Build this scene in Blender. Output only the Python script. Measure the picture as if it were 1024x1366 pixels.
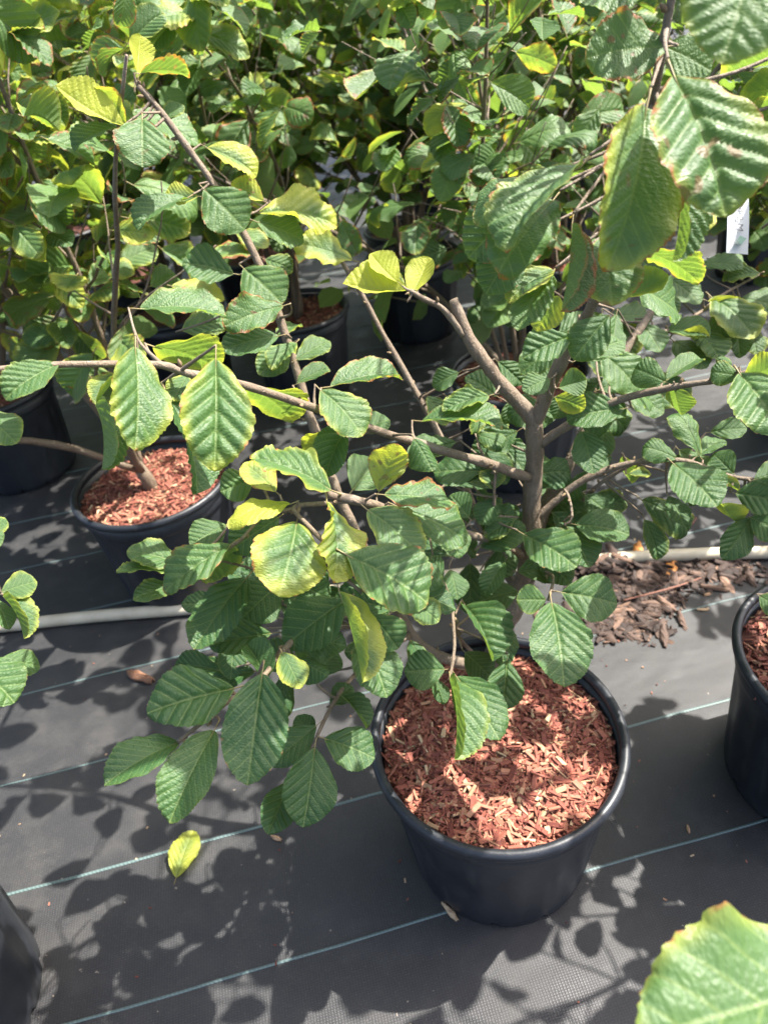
import bpy, bmesh, math, random
from mathutils import Vector, Matrix, noise
R = math.radians
for o in list(bpy.data.objects): bpy.data.objects.remove(o)
scene = bpy.context.scene
col = scene.collection

# ------------------------------------------------------------------ camera
cam = bpy.data.cameras.new('camera')
cam.sensor_fit = 'VERTICAL'; cam.sensor_height = 9.9; cam.sensor_width = 7.42
cam.lens = 9.9 * 947.0 / 1366.0            # phone main camera
cam.clip_start = 0.02; cam.clip_end = 200
cam.dof.use_dof = True; cam.dof.focus_distance = 0.84; cam.dof.aperture_fstop = 1.6
co = bpy.data.objects.new('camera', cam); col.objects.link(co)
PITCH, ROLL = R(37.925), R(-7.793)
fw = Vector((0, math.cos(PITCH), -math.sin(PITCH))); up0 = Vector((0, math.sin(PITCH), math.cos(PITCH)))
ri = math.cos(ROLL)*Vector((1,0,0)) + math.sin(ROLL)*up0
up = -math.sin(ROLL)*Vector((1,0,0)) + math.cos(ROLL)*up0
m = Matrix((ri, up, -fw)).transposed().to_4x4(); m.translation = (0, 0, 1.4)
co.matrix_world = m
scene.camera = co
# ------------------------------------------------------------------ sky, sun, exposure
SUN_EL, SUN_AZ = R(58.5), R(17.0)          # azimuth measured from +X towards +Y
world = bpy.data.worlds.new('World'); scene.world = world; world.use_nodes = True
wn = world.node_tree.nodes; wl = world.node_tree.links
sky = wn.new('ShaderNodeTexSky'); sky.sky_type = 'NISHITA'; sky.sun_disc = False
sky.sun_elevation = SUN_EL; sky.sun_rotation = R(90) - SUN_AZ
sky.dust_density = 4.0; sky.air_density = .8; sky.ozone_density = .5
wl.new(sky.outputs[0], wn['Background'].inputs[0]); wn['Background'].inputs[1].default_value = 0.13
sd = bpy.data.lights.new('sun', 'SUN'); sd.energy = 4.3; sd.angle = R(0.53); sd.color = (1, 0.955, 0.88)
so = bpy.data.objects.new('sun', sd); col.objects.link(so)
sv = Vector((math.cos(SUN_EL)*math.cos(SUN_AZ), math.cos(SUN_EL)*math.sin(SUN_AZ), math.sin(SUN_EL)))
so.rotation_euler = sv.to_track_quat('Z', 'Y').to_euler(); so.location = sv*20
vs = scene.view_settings; vs.view_transform = 'Standard'; vs.look = 'None'; vs.gamma = 1; vs.use_curve_mapping = False
vs.exposure = 1.98
cy = scene.cycles; cy.max_bounces = 6; cy.diffuse_bounces = 3; cy.glossy_bounces = 2; cy.transmission_bounces = 4; cy.transparent_max_bounces = 4; cy.caustics_reflective = False; cy.caustics_refractive = False

# ------------------------------------------------------------------ helpers
def mesh(name, v, f, mats=(), smooth=True):
    me = bpy.data.meshes.new(name); me.from_pydata(v, [], f); me.update()
    for mm in mats: me.materials.append(mm)
    if smooth: me.polygons.foreach_set('use_smooth', [True]*len(me.polygons))
    return me
def obj(name, me, parent=None, mat=None, color=None):
    o = bpy.data.objects.new(name, me); col.objects.link(o)
    if parent is not None: o.parent = parent
    if mat is not None: o.matrix_basis = mat
    if color is not None: o.color = color
    return o
def empty(name, loc=(0,0,0)):
    o = bpy.data.objects.new(name, None); col.objects.link(o); o.location = loc; o.empty_display_size = .05
    return o
def tag(o, label=None, cat=None, group=None, kind=None):
    if label: o['label'] = label
    if cat: o['category'] = cat
    if group: o['group'] = group
    if kind: o['kind'] = kind
    return o
def float_attr(me, name, vals):
    a = me.attributes.new(name, 'FLOAT', 'POINT'); a.data.foreach_set('value', vals)
def tube(pts, rad, seg=8, V=None, F=None, cap=True):
    """tapered tube along a polyline; returns vertices, faces (appended)"""
    V = [] if V is None else V; F = [] if F is None else F
    pts = [Vector(p) for p in pts]; n = len(pts); b0 = len(V)
    t = (pts[1]-pts[0]).normalized()
    a = t.orthogonal().normalized()
    for i, p in enumerate(pts):
        t2 = (pts[min(i+1, n-1)] - pts[max(i-1, 0)]).normalized()
        a = (a - t2*a.dot(t2)).normalized(); b = t2.cross(a)
        r = rad[i]
        for k in range(seg):
            an = 2*math.pi*k/seg
            V.append(tuple(p + (a*math.cos(an) + b*math.sin(an))*r))
        if i:
            for k in range(seg):
                k2 = (k+1) % seg
                F.append((b0+(i-1)*seg+k, b0+(i-1)*seg+k2, b0+i*seg+k2, b0+i*seg+k))
    if cap:
        F.append(tuple(b0+k for k in reversed(range(seg)))); F.append(tuple(b0+(n-1)*seg+k for k in range(seg)))
    return V, F
def spline(P, per=6):
    """Catmull-Rom through rows (x,y,z,r)"""
    out = []; n = len(P)
    for i in range(n-1):
        p0, p1, p2, p3 = P[max(i-1,0)], P[i], P[i+1], P[min(i+2,n-1)]
        for k in range(per):
            t = k/per; t2 = t*t; t3 = t2*t
            out.append(tuple(.5*((2*p1[j]) + (p2[j]-p0[j])*t + (2*p0[j]-5*p1[j]+4*p2[j]-p3[j])*t2 + (3*p1[j]-p0[j]-3*p2[j]+p3[j])*t3) for j in range(4)))
    out.append(tuple(P[-1])); return out

# node helper
class NT:
    def __init__(s, name):
        s.m = bpy.data.materials.new(name); s.m.use_nodes = True
        s.t = s.m.node_tree; s.t.nodes.clear()
        s.out = s.n('ShaderNodeOutputMaterial')
    def n(s, ty, **kw):
        x = s.t.nodes.new(ty)
        for k, v in kw.items(): setattr(x, k, v)
        return x
    def set(s, sock, v):
        if isinstance(v, bpy.types.NodeSocket): s.t.links.new(v, sock)
        elif isinstance(v, (tuple, list)) and len(v) == 3 and sock.type == 'RGBA': sock.default_value = (*v, 1)
        else: sock.default_value = v
    def math(s, op, a, b=0.0, clamp=False):
        x = s.n('ShaderNodeMath', operation=op, use_clamp=clamp); s.set(x.inputs[0], a); s.set(x.inputs[1], b); return x.outputs[0]
    def mix(s, f, a, b, mode='MIX'):
        x = s.n('ShaderNodeMix', data_type='RGBA', blend_type=mode); s.set(x.inputs[0], f); s.set(x.inputs[6], a); s.set(x.inputs[7], b); return x.outputs[2]
    def rng(s, v, a, b, c=0.0, d=1.0, smooth=False):
        x = s.n('ShaderNodeMapRange'); x.interpolation_type = 'SMOOTHSTEP' if smooth else 'LINEAR'
        for i, q in enumerate((v, a, b, c, d)): s.set(x.inputs[i], q)
        return x.outputs[0]
    def noise(s, vec=None, scale=5, detail=2, rough=.5, dim='3D', w=None):
        x = s.n('ShaderNodeTexNoise', noise_dimensions=dim)
        if vec is not None: s.set(x.inputs['Vector'], vec)
        if w is not None: s.set(x.inputs['W'], w)
        x.inputs['Scale'].default_value = scale; x.inputs['Detail'].default_value = detail; x.inputs['Roughness'].default_value = rough
        return x.outputs['Fac']
    def attr(s, name, out='Fac'):
        x = s.n('ShaderNodeAttribute', attribute_name=name); return x.outputs[out]
    def mapping(s, vec, scale):
        x = s.n('ShaderNodeMapping'); s.set(x.inputs[0], vec); x.inputs['Scale'].default_value = scale; return x.outputs[0]
    def bump(s, h, strength=.3, dist=.001):
        x = s.n('ShaderNodeBump'); x.inputs['Strength'].default_value = strength; x.inputs['Distance'].default_value = dist; s.set(x.inputs['Height'], h); return x.outputs[0]
    def bsdf(s, **kw):
        x = s.n('ShaderNodeBsdfPrincipled')
        for k, v in kw.items(): s.set(x.inputs[k], v)
        return x
    def done(s, sh):
        s.t.links.new(sh, s.out.inputs[0]); return s.m

# ------------------------------------------------------------------ materials
def leaf_material():
    T = NT('leaf_green')
    oi = T.n('ShaderNodeObjectInfo')
    ctrl = T.mix(1.0, oi.outputs['Color'], T.attr('tint', 'Color'), 'ADD')
    sp = T.n('ShaderNodeSeparateColor'); T.set(sp.inputs[0], ctrl)
    yel, brn, val = sp.outputs
    uv = T.n('ShaderNodeTexCoord').outputs['UV']
    rnd = T.math('MULTIPLY', oi.outputs['Random'], 37.0)
    va = T.n('ShaderNodeVectorMath', operation='ADD'); T.set(va.inputs[0], uv); T.t.links.new(rnd, va.inputs[1]); uvr = va.outputs[0]
    n1 = T.noise(uvr, 2.6, 2, .6, '2D')
    n2 = T.noise(uvr, 9.0, 2, .6, '2D')
    edge, mid, ph = T.attr('edge'), T.attr('midd'), T.attr('vphase')
    d = T.math('ABSOLUTE', T.math('SUBTRACT', T.math('FRACT', T.math('ADD', ph, 20.5)), .5))
    vein = T.math('MAXIMUM', T.rng(d, 0.0, .11, 1, 0, True), T.rng(mid, .006, .022, 1, 0, True))
    inter = T.rng(d, .08, .3, 0, 1, True)
    # blade colour
    g = T.mix(T.math('ADD', T.math('MULTIPLY', n1, .5), T.math('SUBTRACT', val, .25), True), (.018, .066, .018), (.105, .185, .052))
    bluish = T.rng(n2, .35, .75, 0, .25)
    g = T.mix(bluish, g, (.052, .118, .058))
    yf = T.rng(T.math('ADD', T.math('ADD', T.math('MULTIPLY', edge, .55), T.math('MULTIPLY', n1, .5)), T.math('MULTIPLY', yel, 1.1)), .86, 1.42, 0, .93, True)
    g = T.mix(yf, g, (.36, .38, .05))
    g = T.mix(T.math('MULTIPLY', vein, .38), g, T.mix(.5, g, (.34, .40, .12)))
    g = T.mix(T.math('MULTIPLY', T.math('MULTIPLY', inter, T.rng(edge, .55, 1, 0, 1)), T.math('MULTIPLY', yel, .35)), g, (.42, .40, .10))
    bf = T.rng(T.math('ADD', T.math('ADD', edge, T.math('MULTIPLY', n2, .6)), T.math('MULTIPLY', brn, .38)), 1.36, 1.50, 0, 1, True)
    g = T.mix(bf, g, T.mix(n2, (.075, .022, .012), (.36, .15, .05)))
    # small blemishes
    bl = T.rng(n2, .735, .76, 0, .55)
    g = T.mix(T.math('MULTIPLY', bl, brn), g, (.12, .055, .03))
    spot = T.rng(T.noise(uvr, 5.0, 1, .65, '2D'), .68, .72, 0, .85)
    g = T.mix(T.math('MULTIPLY', spot, T.rng(brn, .35, .6)), g, T.mix(n2, (.05, .025, .015), (.26, .14, .07)))
    geo = T.n('ShaderNodeNewGeometry')
    under = T.mix(.55, g, (.15, .21, .07))
    c = T.mix(geo.outputs['Backfacing'], g, under)
    # relief: fine net of cross veins between the side veins
    h = T.noise(T.mapping(uvr, (24, 46, 1)), 1.0, 1, .5, '2D')
    bp = T.bump(h, .45, .0024)
    p = T.bsdf(**{'Base Color': c, 'Roughness': T.rng(n2, .2, .8, .42, .60), 'Normal': bp, 'Specular IOR Level': .40})
    p.inputs['Sheen Weight'].default_value = .0
    tr = T.n('ShaderNodeBsdfTranslucent')
    tc = T.mix(1.0, T.mix(.16, g, (.30, .34, .02)), (1.8, 1.85, 1.1), 'MULTIPLY')
    T.set(tr.inputs[0], tc); T.set(tr.inputs[1], bp)
    mx = T.n('ShaderNodeMixShader'); mx.inputs[0].default_value = .40
    T.t.links.new(p.outputs[0], mx.inputs[1]); T.t.links.new(tr.outputs[0], mx.inputs[2])
    return T.done(mx.outputs[0])
def stalk_material():
    T = NT('leaf_stalk'); oc = T.n('ShaderNodeTexCoord').outputs['Object']
    c = T.mix(T.noise(oc, 6), (.16, .15, .045), (.24, .17, .08))
    return T.done(T.bsdf(**{'Base Color': c, 'Roughness': .55}).outputs[0])
def bark_material():
    T = NT('shrub_bark'); oc = T.n('ShaderNodeTexCoord').outputs['Object']
    st = T.mapping(oc, (1, 1, .35))
    a = T.noise(st, 150, 4, .7); b = T.noise(oc, 14, 3)
    c = T.mix(a, (.050, .034, .022), (.25, .185, .125)); c = T.mix(T.rng(b, .48, .75, 0, .6), c, (.21, .18, .14))
    len_ = T.rng(T.noise(T.mapping(oc, (1, 1, 3)), 160, 1), .66, .72)
    c = T.mix(T.math('MULTIPLY', len_, .6), c, (.34, .27, .2))
    bp = T.bump(T.math('ADD', a, T.math('MULTIPLY', len_, .5)), .9, .004)
    return T.done(T.bsdf(**{'Base Color': c, 'Roughness': .75, 'Normal': bp}).outputs[0])
def fabric_material():
    T = NT('weed_fabric'); oc = T.n('ShaderNodeTexCoord').outputs['Object']
    w1 = T.n('ShaderNodeTexWave', wave_type='BANDS', bands_direction='X'); T.set(w1.inputs['Vector'], oc); w1.inputs['Scale'].default_value = 62; w1.inputs['Distortion'].default_value = .6
    w2 = T.n('ShaderNodeTexWave', wave_type='BANDS', bands_direction='Y'); T.set(w2.inputs['Vector'], oc); w2.inputs['Scale'].default_value = 78; w2.inputs['Distortion'].default_value = .6
    wv = T.math('MULTIPLY', w1.outputs['Fac'], w2.outputs['Fac'])
    big = T.noise(oc, 2.2, 4, .6); dust = T.noise(oc, 9, 5, .7); fine = T.noise(oc, 420, 1)
    c = T.mix(big, (.011, .011, .012), (.021, .021, .022))
    c = T.mix(T.rng(dust, .46, .78, 0, .7), c, (.050, .047, .043))
    c = T.mix(T.math('MULTIPLY', wv, .58), c, (.044, .044, .0465))
    c = T.mix(T.rng(fine, .6, .8, 0, .5), c, (.11, .11, .11))
    speck = T.rng(T.noise(oc, 70, 2), .745, .765)
    c = T.mix(T.math('MULTIPLY', speck, .6), c, (.30, .25, .2))
    h = T.math('ADD', T.math('MULTIPLY', wv, .6), T.math('MULTIPLY', fine, .35))
    h2 = T.math('MULTIPLY', T.noise(T.mapping(oc, (1.2, 2.2, 1)), 2.5, 3), 8.0)
    bp = T.n('ShaderNodeBump'); bp.inputs['Strength'].default_value = .5; bp.inputs['Distance'].default_value = .0012; T.set(bp.inputs['Height'], h)
    b2 = T.n('ShaderNodeBump'); b2.inputs['Strength'].default_value = .35; b2.inputs['Distance'].default_value = .004; T.set(b2.inputs['Height'], h2); T.t.links.new(bp.outputs[0], b2.inputs['Normal'])
    return T.done(T.bsdf(**{'Base Color': c, 'Roughness': T.rng(dust, .3, .7, .48, .68), 'Normal': b2.outputs[0], 'Specular IOR Level': .45}).outputs[0])
def line_material():
    T = NT('marker_thread'); oc = T.n('ShaderNodeTexCoord').outputs['Object']
    w = T.n('ShaderNodeTexWave', wave_type='BANDS', bands_direction='DIAGONAL'); T.set(w.inputs['Vector'], oc); w.inputs['Scale'].default_value = 70
    c = T.mix(T.noise(oc, 12, 4), (.065, .105, .10), (.12, .17, .165)); c = T.mix(T.math('MULTIPLY', w.outputs['Fac'], .55), c, (.07, .10, .10))
    return T.done(T.bsdf(**{'Base Color': c, 'Roughness': .5, 'Normal': T.bump(w.outputs['Fac'], .5, .001)}).outputs[0])
def pot_material():
    T = NT('pot_plastic'); oc = T.n('ShaderNodeTexCoord').outputs['Object']
    n = T.noise(oc, 7, 5, .65); s = T.noise(T.mapping(oc, (9, 9, 1.2)), 3, 3, .6); f = T.noise(oc, 260, 2)
    c = T.mix(T.rng(n, .4, .8, 0, .6), (.010, .012, .0165), (.032, .035, .040))
    c = T.mix(T.rng(s, .58, .78, 0, .35), c, (.085, .085, .08))
    c = T.mix(T.rng(f, .68, .75, 0, .5), c, (.13, .12, .11))
    r = T.rng(n, .3, .75, .36, .58)
    return T.done(T.bsdf(**{'Base Color': c, 'Roughness': r, 'Normal': T.bump(T.math('ADD', f, T.math('MULTIPLY', n, 2.)), .15, .001)}).outputs[0])
def chip_material(name, stops, rough=.8):
    T = NT(name); oi = T.n('ShaderNodeObjectInfo'); oc = T.n('ShaderNodeTexCoord').outputs['Object']
    sel = T.math('ADD', T.attr('shade'), oi.outputs['Alpha'])      # stuff: alpha 0 and the attribute; single pieces: alpha only
    r = T.n('ShaderNodeValToRGB'); T.set(r.inputs[0], sel)
    el = r.color_ramp.elements
    while len(el) < len(stops): el.new(.5)
    for e, (p, c_) in zip(el, stops): e.position = p; e.color = (*c_, 1)
    fib = T.noise(oc, 220, 3, .6)
    c = T.mix(T.math('MULTIPLY', fib, .55), r.outputs[0], T.mix(1.0, r.outputs[0], (.35, .28, .25), 'MULTIPLY'))
    return T.done(T.bsdf(**{'Base Color': c, 'Roughness': rough, 'Normal': T.bump(fib, .35, .001)}).outputs[0])
def flat_material(name, a, b, scale=8, rough=.6, bump=0.0):
    T = NT(name); oc = T.n('ShaderNodeTexCoord').outputs['Object']
    n = T.noise(oc, scale, 4, .6)
    kw = {'Base Color': T.mix(n, a, b), 'Roughness': rough}
    if bump: kw['Normal'] = T.bump(n, bump, .002)
    return T.done(T.bsdf(**kw).outputs[0])
M_LEAF, M_STALK, M_BARK = leaf_material(), stalk_material(), bark_material()
M_FAB, M_LINE, M_POT = fabric_material(), line_material(), pot_material()
M_CHIP = chip_material('red_wood_chip', [(0, (.12, .026, .018)), (.25, (.22, .060, .039)), (.5, (.30, .098, .062)), (.75, (.38, .165, .10)), (.92, (.46, .29, .165)), (1, (.52, .39, .24))])
M_BARKCHIP = chip_material('dark_bark_flake', [(0, (.016, .010, .008)), (.4, (.045, .026, .019)), (.75, (.095, .058, .042)), (.95, (.25, .15, .10)), (1, (.36, .14, .05))])
M_SOIL = flat_material('mulch_bed_base', (.035, .014, .010), (.13, .04, .025), 60, .9, .6)
M_HOSE = flat_material('hose_plastic', (.34, .28, .19), (.64, .58, .45), 22, .5, .15)
M_TAG = flat_material('label_paper', (.42, .43, .45), (.47, .48, .50), 20, .5)
M_PRINT = flat_material('label_print', (.07, .07, .08), (.10, .10, .11), 20, .6)
M_LOGO = flat_material('label_logo_green', (.16, .27, .21), (.2, .32, .25), 20, .6)
M_LOGO2 = flat_material('label_logo_grey', (.10, .14, .13), (.13, .17, .16), 20, .6)
M_PINK = flat_material('pink_tape', (.75, .16, .25), (.8, .2, .3), 20, .5)
M_DRY = flat_material('dry_leaf', (.42, .15, .03), (.58, .26, .07), 30, .7, .4)
M_TWIG = flat_material('dry_twig', (.12, .05, .035), (.26, .12, .08), 40, .8, .4)

# ------------------------------------------------------------------ leaf shapes
def leaf_mesh(name, seed, nv=8, fold=.15, droop=.5, rollc=0., wave=.02, twist=0., curl=0., p=1.2, NU=30, NV=60, amp=.043, stalk=True):
    rnd = random.Random(seed)
    ph = [rnd.uniform(0, 6.28) for _ in range(6)]; asym = rnd.uniform(-.06, .06); kv = rnd.uniform(.72, .92)
    V = []; F = []; edge = []; midd = []; vph = []; uvs = []
    # centre line bent by droop (towards -z) and tip curl
    cl = [(0., 0.)]; ang = 0
    for j in range(1, NV+1):
        t = j/NV
        ang = -droop*(t**1.4) - curl*max(0, t-.55)**2*4 + .10*droop*math.sin(5*t+ph[0])
        cl.append((cl[-1][0]+math.cos(ang)/NV, cl[-1][1]+math.sin(ang)/NV))
    ey, ez = cl[-1]; ln = math.hypot(ey, ez); ca, sa = ey/ln, ez/ln
    for j in range(NV+1):
        t = j/NV
        w = math.sin(math.pi*min(1, max(0, t))**p)**.66 if 0 < t < 1 else 0
        w *= .5*(1 + .05*math.sin(4*t+ph[1]))
        y0, z0 = cl[j]
        y1, y2 = cl[max(0, j-1)], cl[min(NV, j+1)]
        ta = math.atan2(y2[1]-y1[1], y2[0]-y1[0])
        for i in range(NU+1):
            u = 2*i/NU - 1; au = abs(u)
            x = u*w*(1 + (asym*(1-t) if u > 0 else -asym*(1-t)))
            s = t - kv*abs(x) * (1.0 - .25*t)
            phase = nv*s
            tooth = (phase*2.0 + .25) % 1.0
            tw = (tooth*1.35 if tooth < .74 else (1-tooth)*3.84) - .5
            tk = max(0, min(1, (t-.16)*4)) * au**8
            x *= 1 + .052*tw*tk
            yy = .020*tw*tk*t
            dd = abs((phase + .5) % 1.0 - .5)
            q = math.sin(math.pi*dd)**.75
            z = amp*q*min(1, abs(x)/.05)*min(1, t*5)*min(1, (1-t)*7)*(.55+.45*math.sin(2*t+ph[2]+u))
            z -= .010*math.exp(-(x/.016)**2)*(1-t)
            z += fold*abs(x) - rollc*x*x*(1 if t > .1 else t*10)
            z += wave*math.sin(2*math.pi*1.6*t + ph[3] + (1.3 if u > 0 else 0))*au*au*min(1, t*4)
            z += .5*wave*math.sin(2*math.pi*4.3*t + ph[4] + u)*au**4*min(1, t*4)
            if twist:
                a = twist*t; x, z = x*math.cos(a) - z*math.sin(a), x*math.sin(a) + z*math.cos(a)
            Y = y0 + yy*math.cos(ta) - z*math.sin(ta); Z = z0 + z*math.cos(ta) + yy*math.sin(ta)
            Y, Z = (Y*ca + Z*sa)/ln, (-Y*sa + Z*ca)/ln
            V.append((x, Y, Z)); edge.append(max(au**1.6, max(0, (t-.55)/.45)**2.2 )); midd.append(abs(u*w)); vph.append(phase); uvs.append((u*w*.75+.5, t))
    n1 = NU+1
    for j in range(NV):
        for i in range(NU):
            F.append((j*n1+i, j*n1+i+1, (j+1)*n1+i+1, (j+1)*n1+i))
    nb = len(F)
    if stalk:
        V, F = tube([(0, -.13, -.012), (0, -.07, -.004), (0, .0, -.004), (0, .12, V[int(NV*.12)*n1+NU//2][2]-.007)], [.015, .011, .011, .006], 5, V, F)
        k = len(V)-len(edge); edge += [0]*k; midd += [0]*k; vph += [0]*k; uvs += [(0, 0)]*k
    me = mesh(name, V, F, (M_LEAF, M_STALK))
    mi = [0]*nb + [1]*(len(F)-nb); me.polygons.foreach_set('material_index', mi)
    float_attr(me, 'edge', edge); float_attr(me, 'midd', midd); float_attr(me, 'vphase', vph)
    ul = me.uv_layers.new(name='UVMap')
    flat = []
    for l in me.loops: flat += uvs[l.vertex_index]
    ul.data.foreach_set('uv', flat)
    return me
LEAF = {}
def L(key, *a, **k): LEAF[key] = leaf_mesh('leaf_'+key, *a, **k)
L('flat', 1, nv=7, fold=.10, droop=.3, wave=.03)
L('flat_b', 2, nv=6, fold=.16, droop=.35, wave=.035, p=1.3)
L('flat_c', 3, nv=8, fold=.06, droop=.35, wave=.035, p=1.1)
L('broad', 4, nv=6, fold=.12, droop=.45, wave=.04, p=1.35, rollc=.1)
L('droop', 5, fold=.22, droop=1.0, wave=.02)
L('droop_b', 6, nv=7, fold=.10, droop=1.25, wave=.03, rollc=.35)
L('fold', 7, fold=1.0, droop=.35, wave=.03)
L('fold_b', 8, fold=.75, droop=.8, wave=.03, twist=.5)
L('roll', 9, fold=.05, droop=.35, rollc=1.5, wave=.03)
L('wavy', 10, nv=6, fold=.14, droop=.5, wave=.06, twist=.25)
L('wavy_b', 11, fold=.2, droop=.7, wave=.055, twist=-.35)
L('curl', 12, fold=.1, droop=.9, rollc=.5, wave=.04, curl=2.6)
L('cup', 13, fold=.42, droop=-.5, wave=.02)
L('long', 14, nv=9, fold=.2, droop=.45, wave=.03, p=1.05)
COMMON = ['flat', 'flat_b', 'flat_c', 'broad', 'droop', 'droop_b', 'wavy', 'wavy_b', 'long', 'roll', 'fold_b', 'cup', 'flat', 'broad', 'droop', 'curl']
def leaf_matrix(base, tip, nrm, width, zs=None):
    b, t, n = Vector(base), Vector(tip), Vector(nrm)
    y = t-b; ln = y.length; y /= ln
    z = (n - y*n.dot(y)).normalized(); x = y.cross(z); zs = zs or ln
    return Matrix(((x.x*width, y.x*ln, z.x*zs, b.x), (x.y*width, y.y*ln, z.y*zs, b.y), (x.z*width, y.z*ln, z.z*zs, b.z), (0, 0, 0, 1)))

# ------------------------------------------------------------------ ground
AL = R(8.046); UX = Vector((math.cos(AL), math.sin(AL), 0)); UY = Vector((-math.sin(AL), math.cos(AL), 0))
N = 140; SX = 60.; gv = []; gf = []
def gcoord(i, n, c): # denser near the camera
    a = 2*i/n-1; return c + SX*.5*(abs(a)**3.2)*(1 if a > 0 else -1) + 2.2*a
for j in range(N+1):
    for i in range(N+1):
        x, y = gcoord(i, N, 0), gcoord(j, N, 1.2)
        gv.append((x, y, .0))
for j in range(N):
    for i in range(N): gf.append((j*(N+1)+i, j*(N+1)+i+1, (j+1)*(N+1)+i+1, (j+1)*(N+1)+i))
ground = obj('ground', mesh('ground', gv, gf, (M_FAB,))); ground.rotation_euler.z = AL
tag(ground, 'black woven weed control fabric laid flat under the pots', kind='structure')
LSP, LOF = .267, .567
for k in range(-3, 20):
    off = LOF + k*LSP; hw = .0025 + .0006*math.sin(k*2.1)
    vv = []; ff = []; n = 90
    for i in range(n+1):
        u = -4.5 + 9*i/n; j = .0016*math.sin(u*5+k) + .001*math.sin(u*17+2*k)
        c = UX*u + UY*(off+j)
        for sgn, z in ((-1, .0009), (-.5, .0020), (.5, .0020), (1, .0009)): vv.append(tuple(c + UY*hw*sgn + Vector((0, 0, z))))
        if i:
            for q in range(3): ff.append(((i-1)*4+q, i*4+q, i*4+q+1, (i-1)*4+q+1))
    obj('marker_line', mesh('marker_line', vv, ff, (M_LINE,)), ground).matrix_parent_inverse = Matrix.Rotation(-AL, 4, 'Z')

# ------------------------------------------------------------------ pots
POT_H, POT_R, BASE_R = .355, .216, .170
def lathe(prof, seg=96, mod=None):
    V = []; F = []
    for j, (r, z) in enumerate(prof):
        for k in range(seg):
            a = 2*math.pi*k/seg; rr, zz = (r, z) if mod is None else mod(j, r, z, a)
            V.append((rr*math.cos(a), rr*math.sin(a), zz))
        if j:
            for k in range(seg):
                k2 = (k+1) % seg
                F.append(((j-1)*seg+k, (j-1)*seg+k2, j*seg+k2, j*seg+k))
    return V, F
def pot_meshes():
    wall = [(.0, .012), (BASE_R-.012, .012), (BASE_R-.004, .001), (BASE_R, .004), (BASE_R+.002, .02)]
    top_r = .197
    for q in range(1, 13):
        t = q/12; wall.append((BASE_R+.003+(top_r-BASE_R-.003)*t, .02+.27*t))
    wall += [(top_r+.0005, .293), (top_r+.0055, .296), (top_r+.0065, .300), (top_r+.008, .335)]
    wall += [(top_r+.003, .336), (top_r, .30), (top_r-.004, .26)]
    def mod(j, r, z, a):
        if 5 <= j <= 15:
            e = math.sin(math.pi*min(1, max(0, (z-.03)/.24)))
            c = math.cos(a*18); r -= .0028*(1 if c > .25 else (0 if c < -.25 else .5+2*c))*min(1, e*3)
        if 1 < j < 5:
            c = math.cos(a*12+.4)
            if c > .80: z += .011
        return r, z
    V, F = lathe(wall, 144, mod); body = mesh('pot_body', V, F, (M_POT,))
    lip = []
    for q in range(17):
        a = 2*math.pi*q/16
        lip.append((POT_R-.0085 + .0088*math.cos(a), .346 + .0105*math.sin(a)))
    V, F = lathe(lip, 128); rim = mesh('pot_rim', V, F, (M_POT,))
    return body, rim
PB, PR = pot_meshes()
SOIL_ME = mesh('soil', [(0, 0, .318)]+[(.197*math.cos(k*math.pi/16), .197*math.sin(k*math.pi/16), .308) for k in range(32)], [(0, 1+k, 1+(k+1) % 32) for k in range(32)], (M_SOIL,))
FARPOTS = [(0.28, 3.15), (-2.05, 3.2), (-1.05, 3.45), (-0.45, 3.5), (0.3, 3.55), (1.15, 3.85), (2.3, 4.2), (-1.75, 2.9), (-0.75, 2.9), (-2.7, 4.3), (-1.6, 4.4), (-0.5, 4.5), (0.6, 4.7), (1.7, 4.9), (2.9, 5.2)]
POTS = [  # x, y, z-turn, label
    (.138, .705, .3, 'black plastic nursery pot full of orange red mulch standing in front of the cream pipe'),
    (.800, .750, 1.1, 'black plastic nursery pot beside the front pot, standing past the spilled bark heap'),
    (-.90, .520, 2.0, 'black plastic nursery pot showing only its curved side, nearest the fallen yellow leaf'),
    (-.614, 1.631, .7, 'black plastic nursery pot just behind the pale hose with a forked grey stem in it'),
    (.47, 1.96, 1.9, 'black plastic nursery pot hidden behind the stem of the front shrub'),
    (1.50, 1.98, 2.5, 'black plastic nursery pot beyond the hose, far past the bark pile'),
    (-1.32, 2.36, .2, 'black plastic nursery pot behind and beside the forked stem pot'),
    (-.24, 2.70, 1.3, 'black plastic nursery pot between two stems of the front shrub, mulch just showing'),
    (.86, 2.90, 2.2, 'black plastic nursery pot deep behind the upright leader of the front shrub'),
    (1.93, 3.28, .9, 'black plastic nursery pot with orange mulch beside the white plant label'),
]
for (x, y) in FARPOTS: POTS.append((x, y, x*3, 'black nursery pot half hidden under the blurred hedge of shrubs'))
for i, (x, y, rz, lab) in enumerate(POTS):
    p = empty('plant_pot', (x, y, 0)); p.rotation_euler.z = rz
    obj('body', PB, p); obj('rim', PR, p)
    if i >= len(POTS)-len(FARPOTS): obj('soil', SOIL_ME, p)
    tag(p, lab, 'plant pot', 'black nursery pots')

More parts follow.
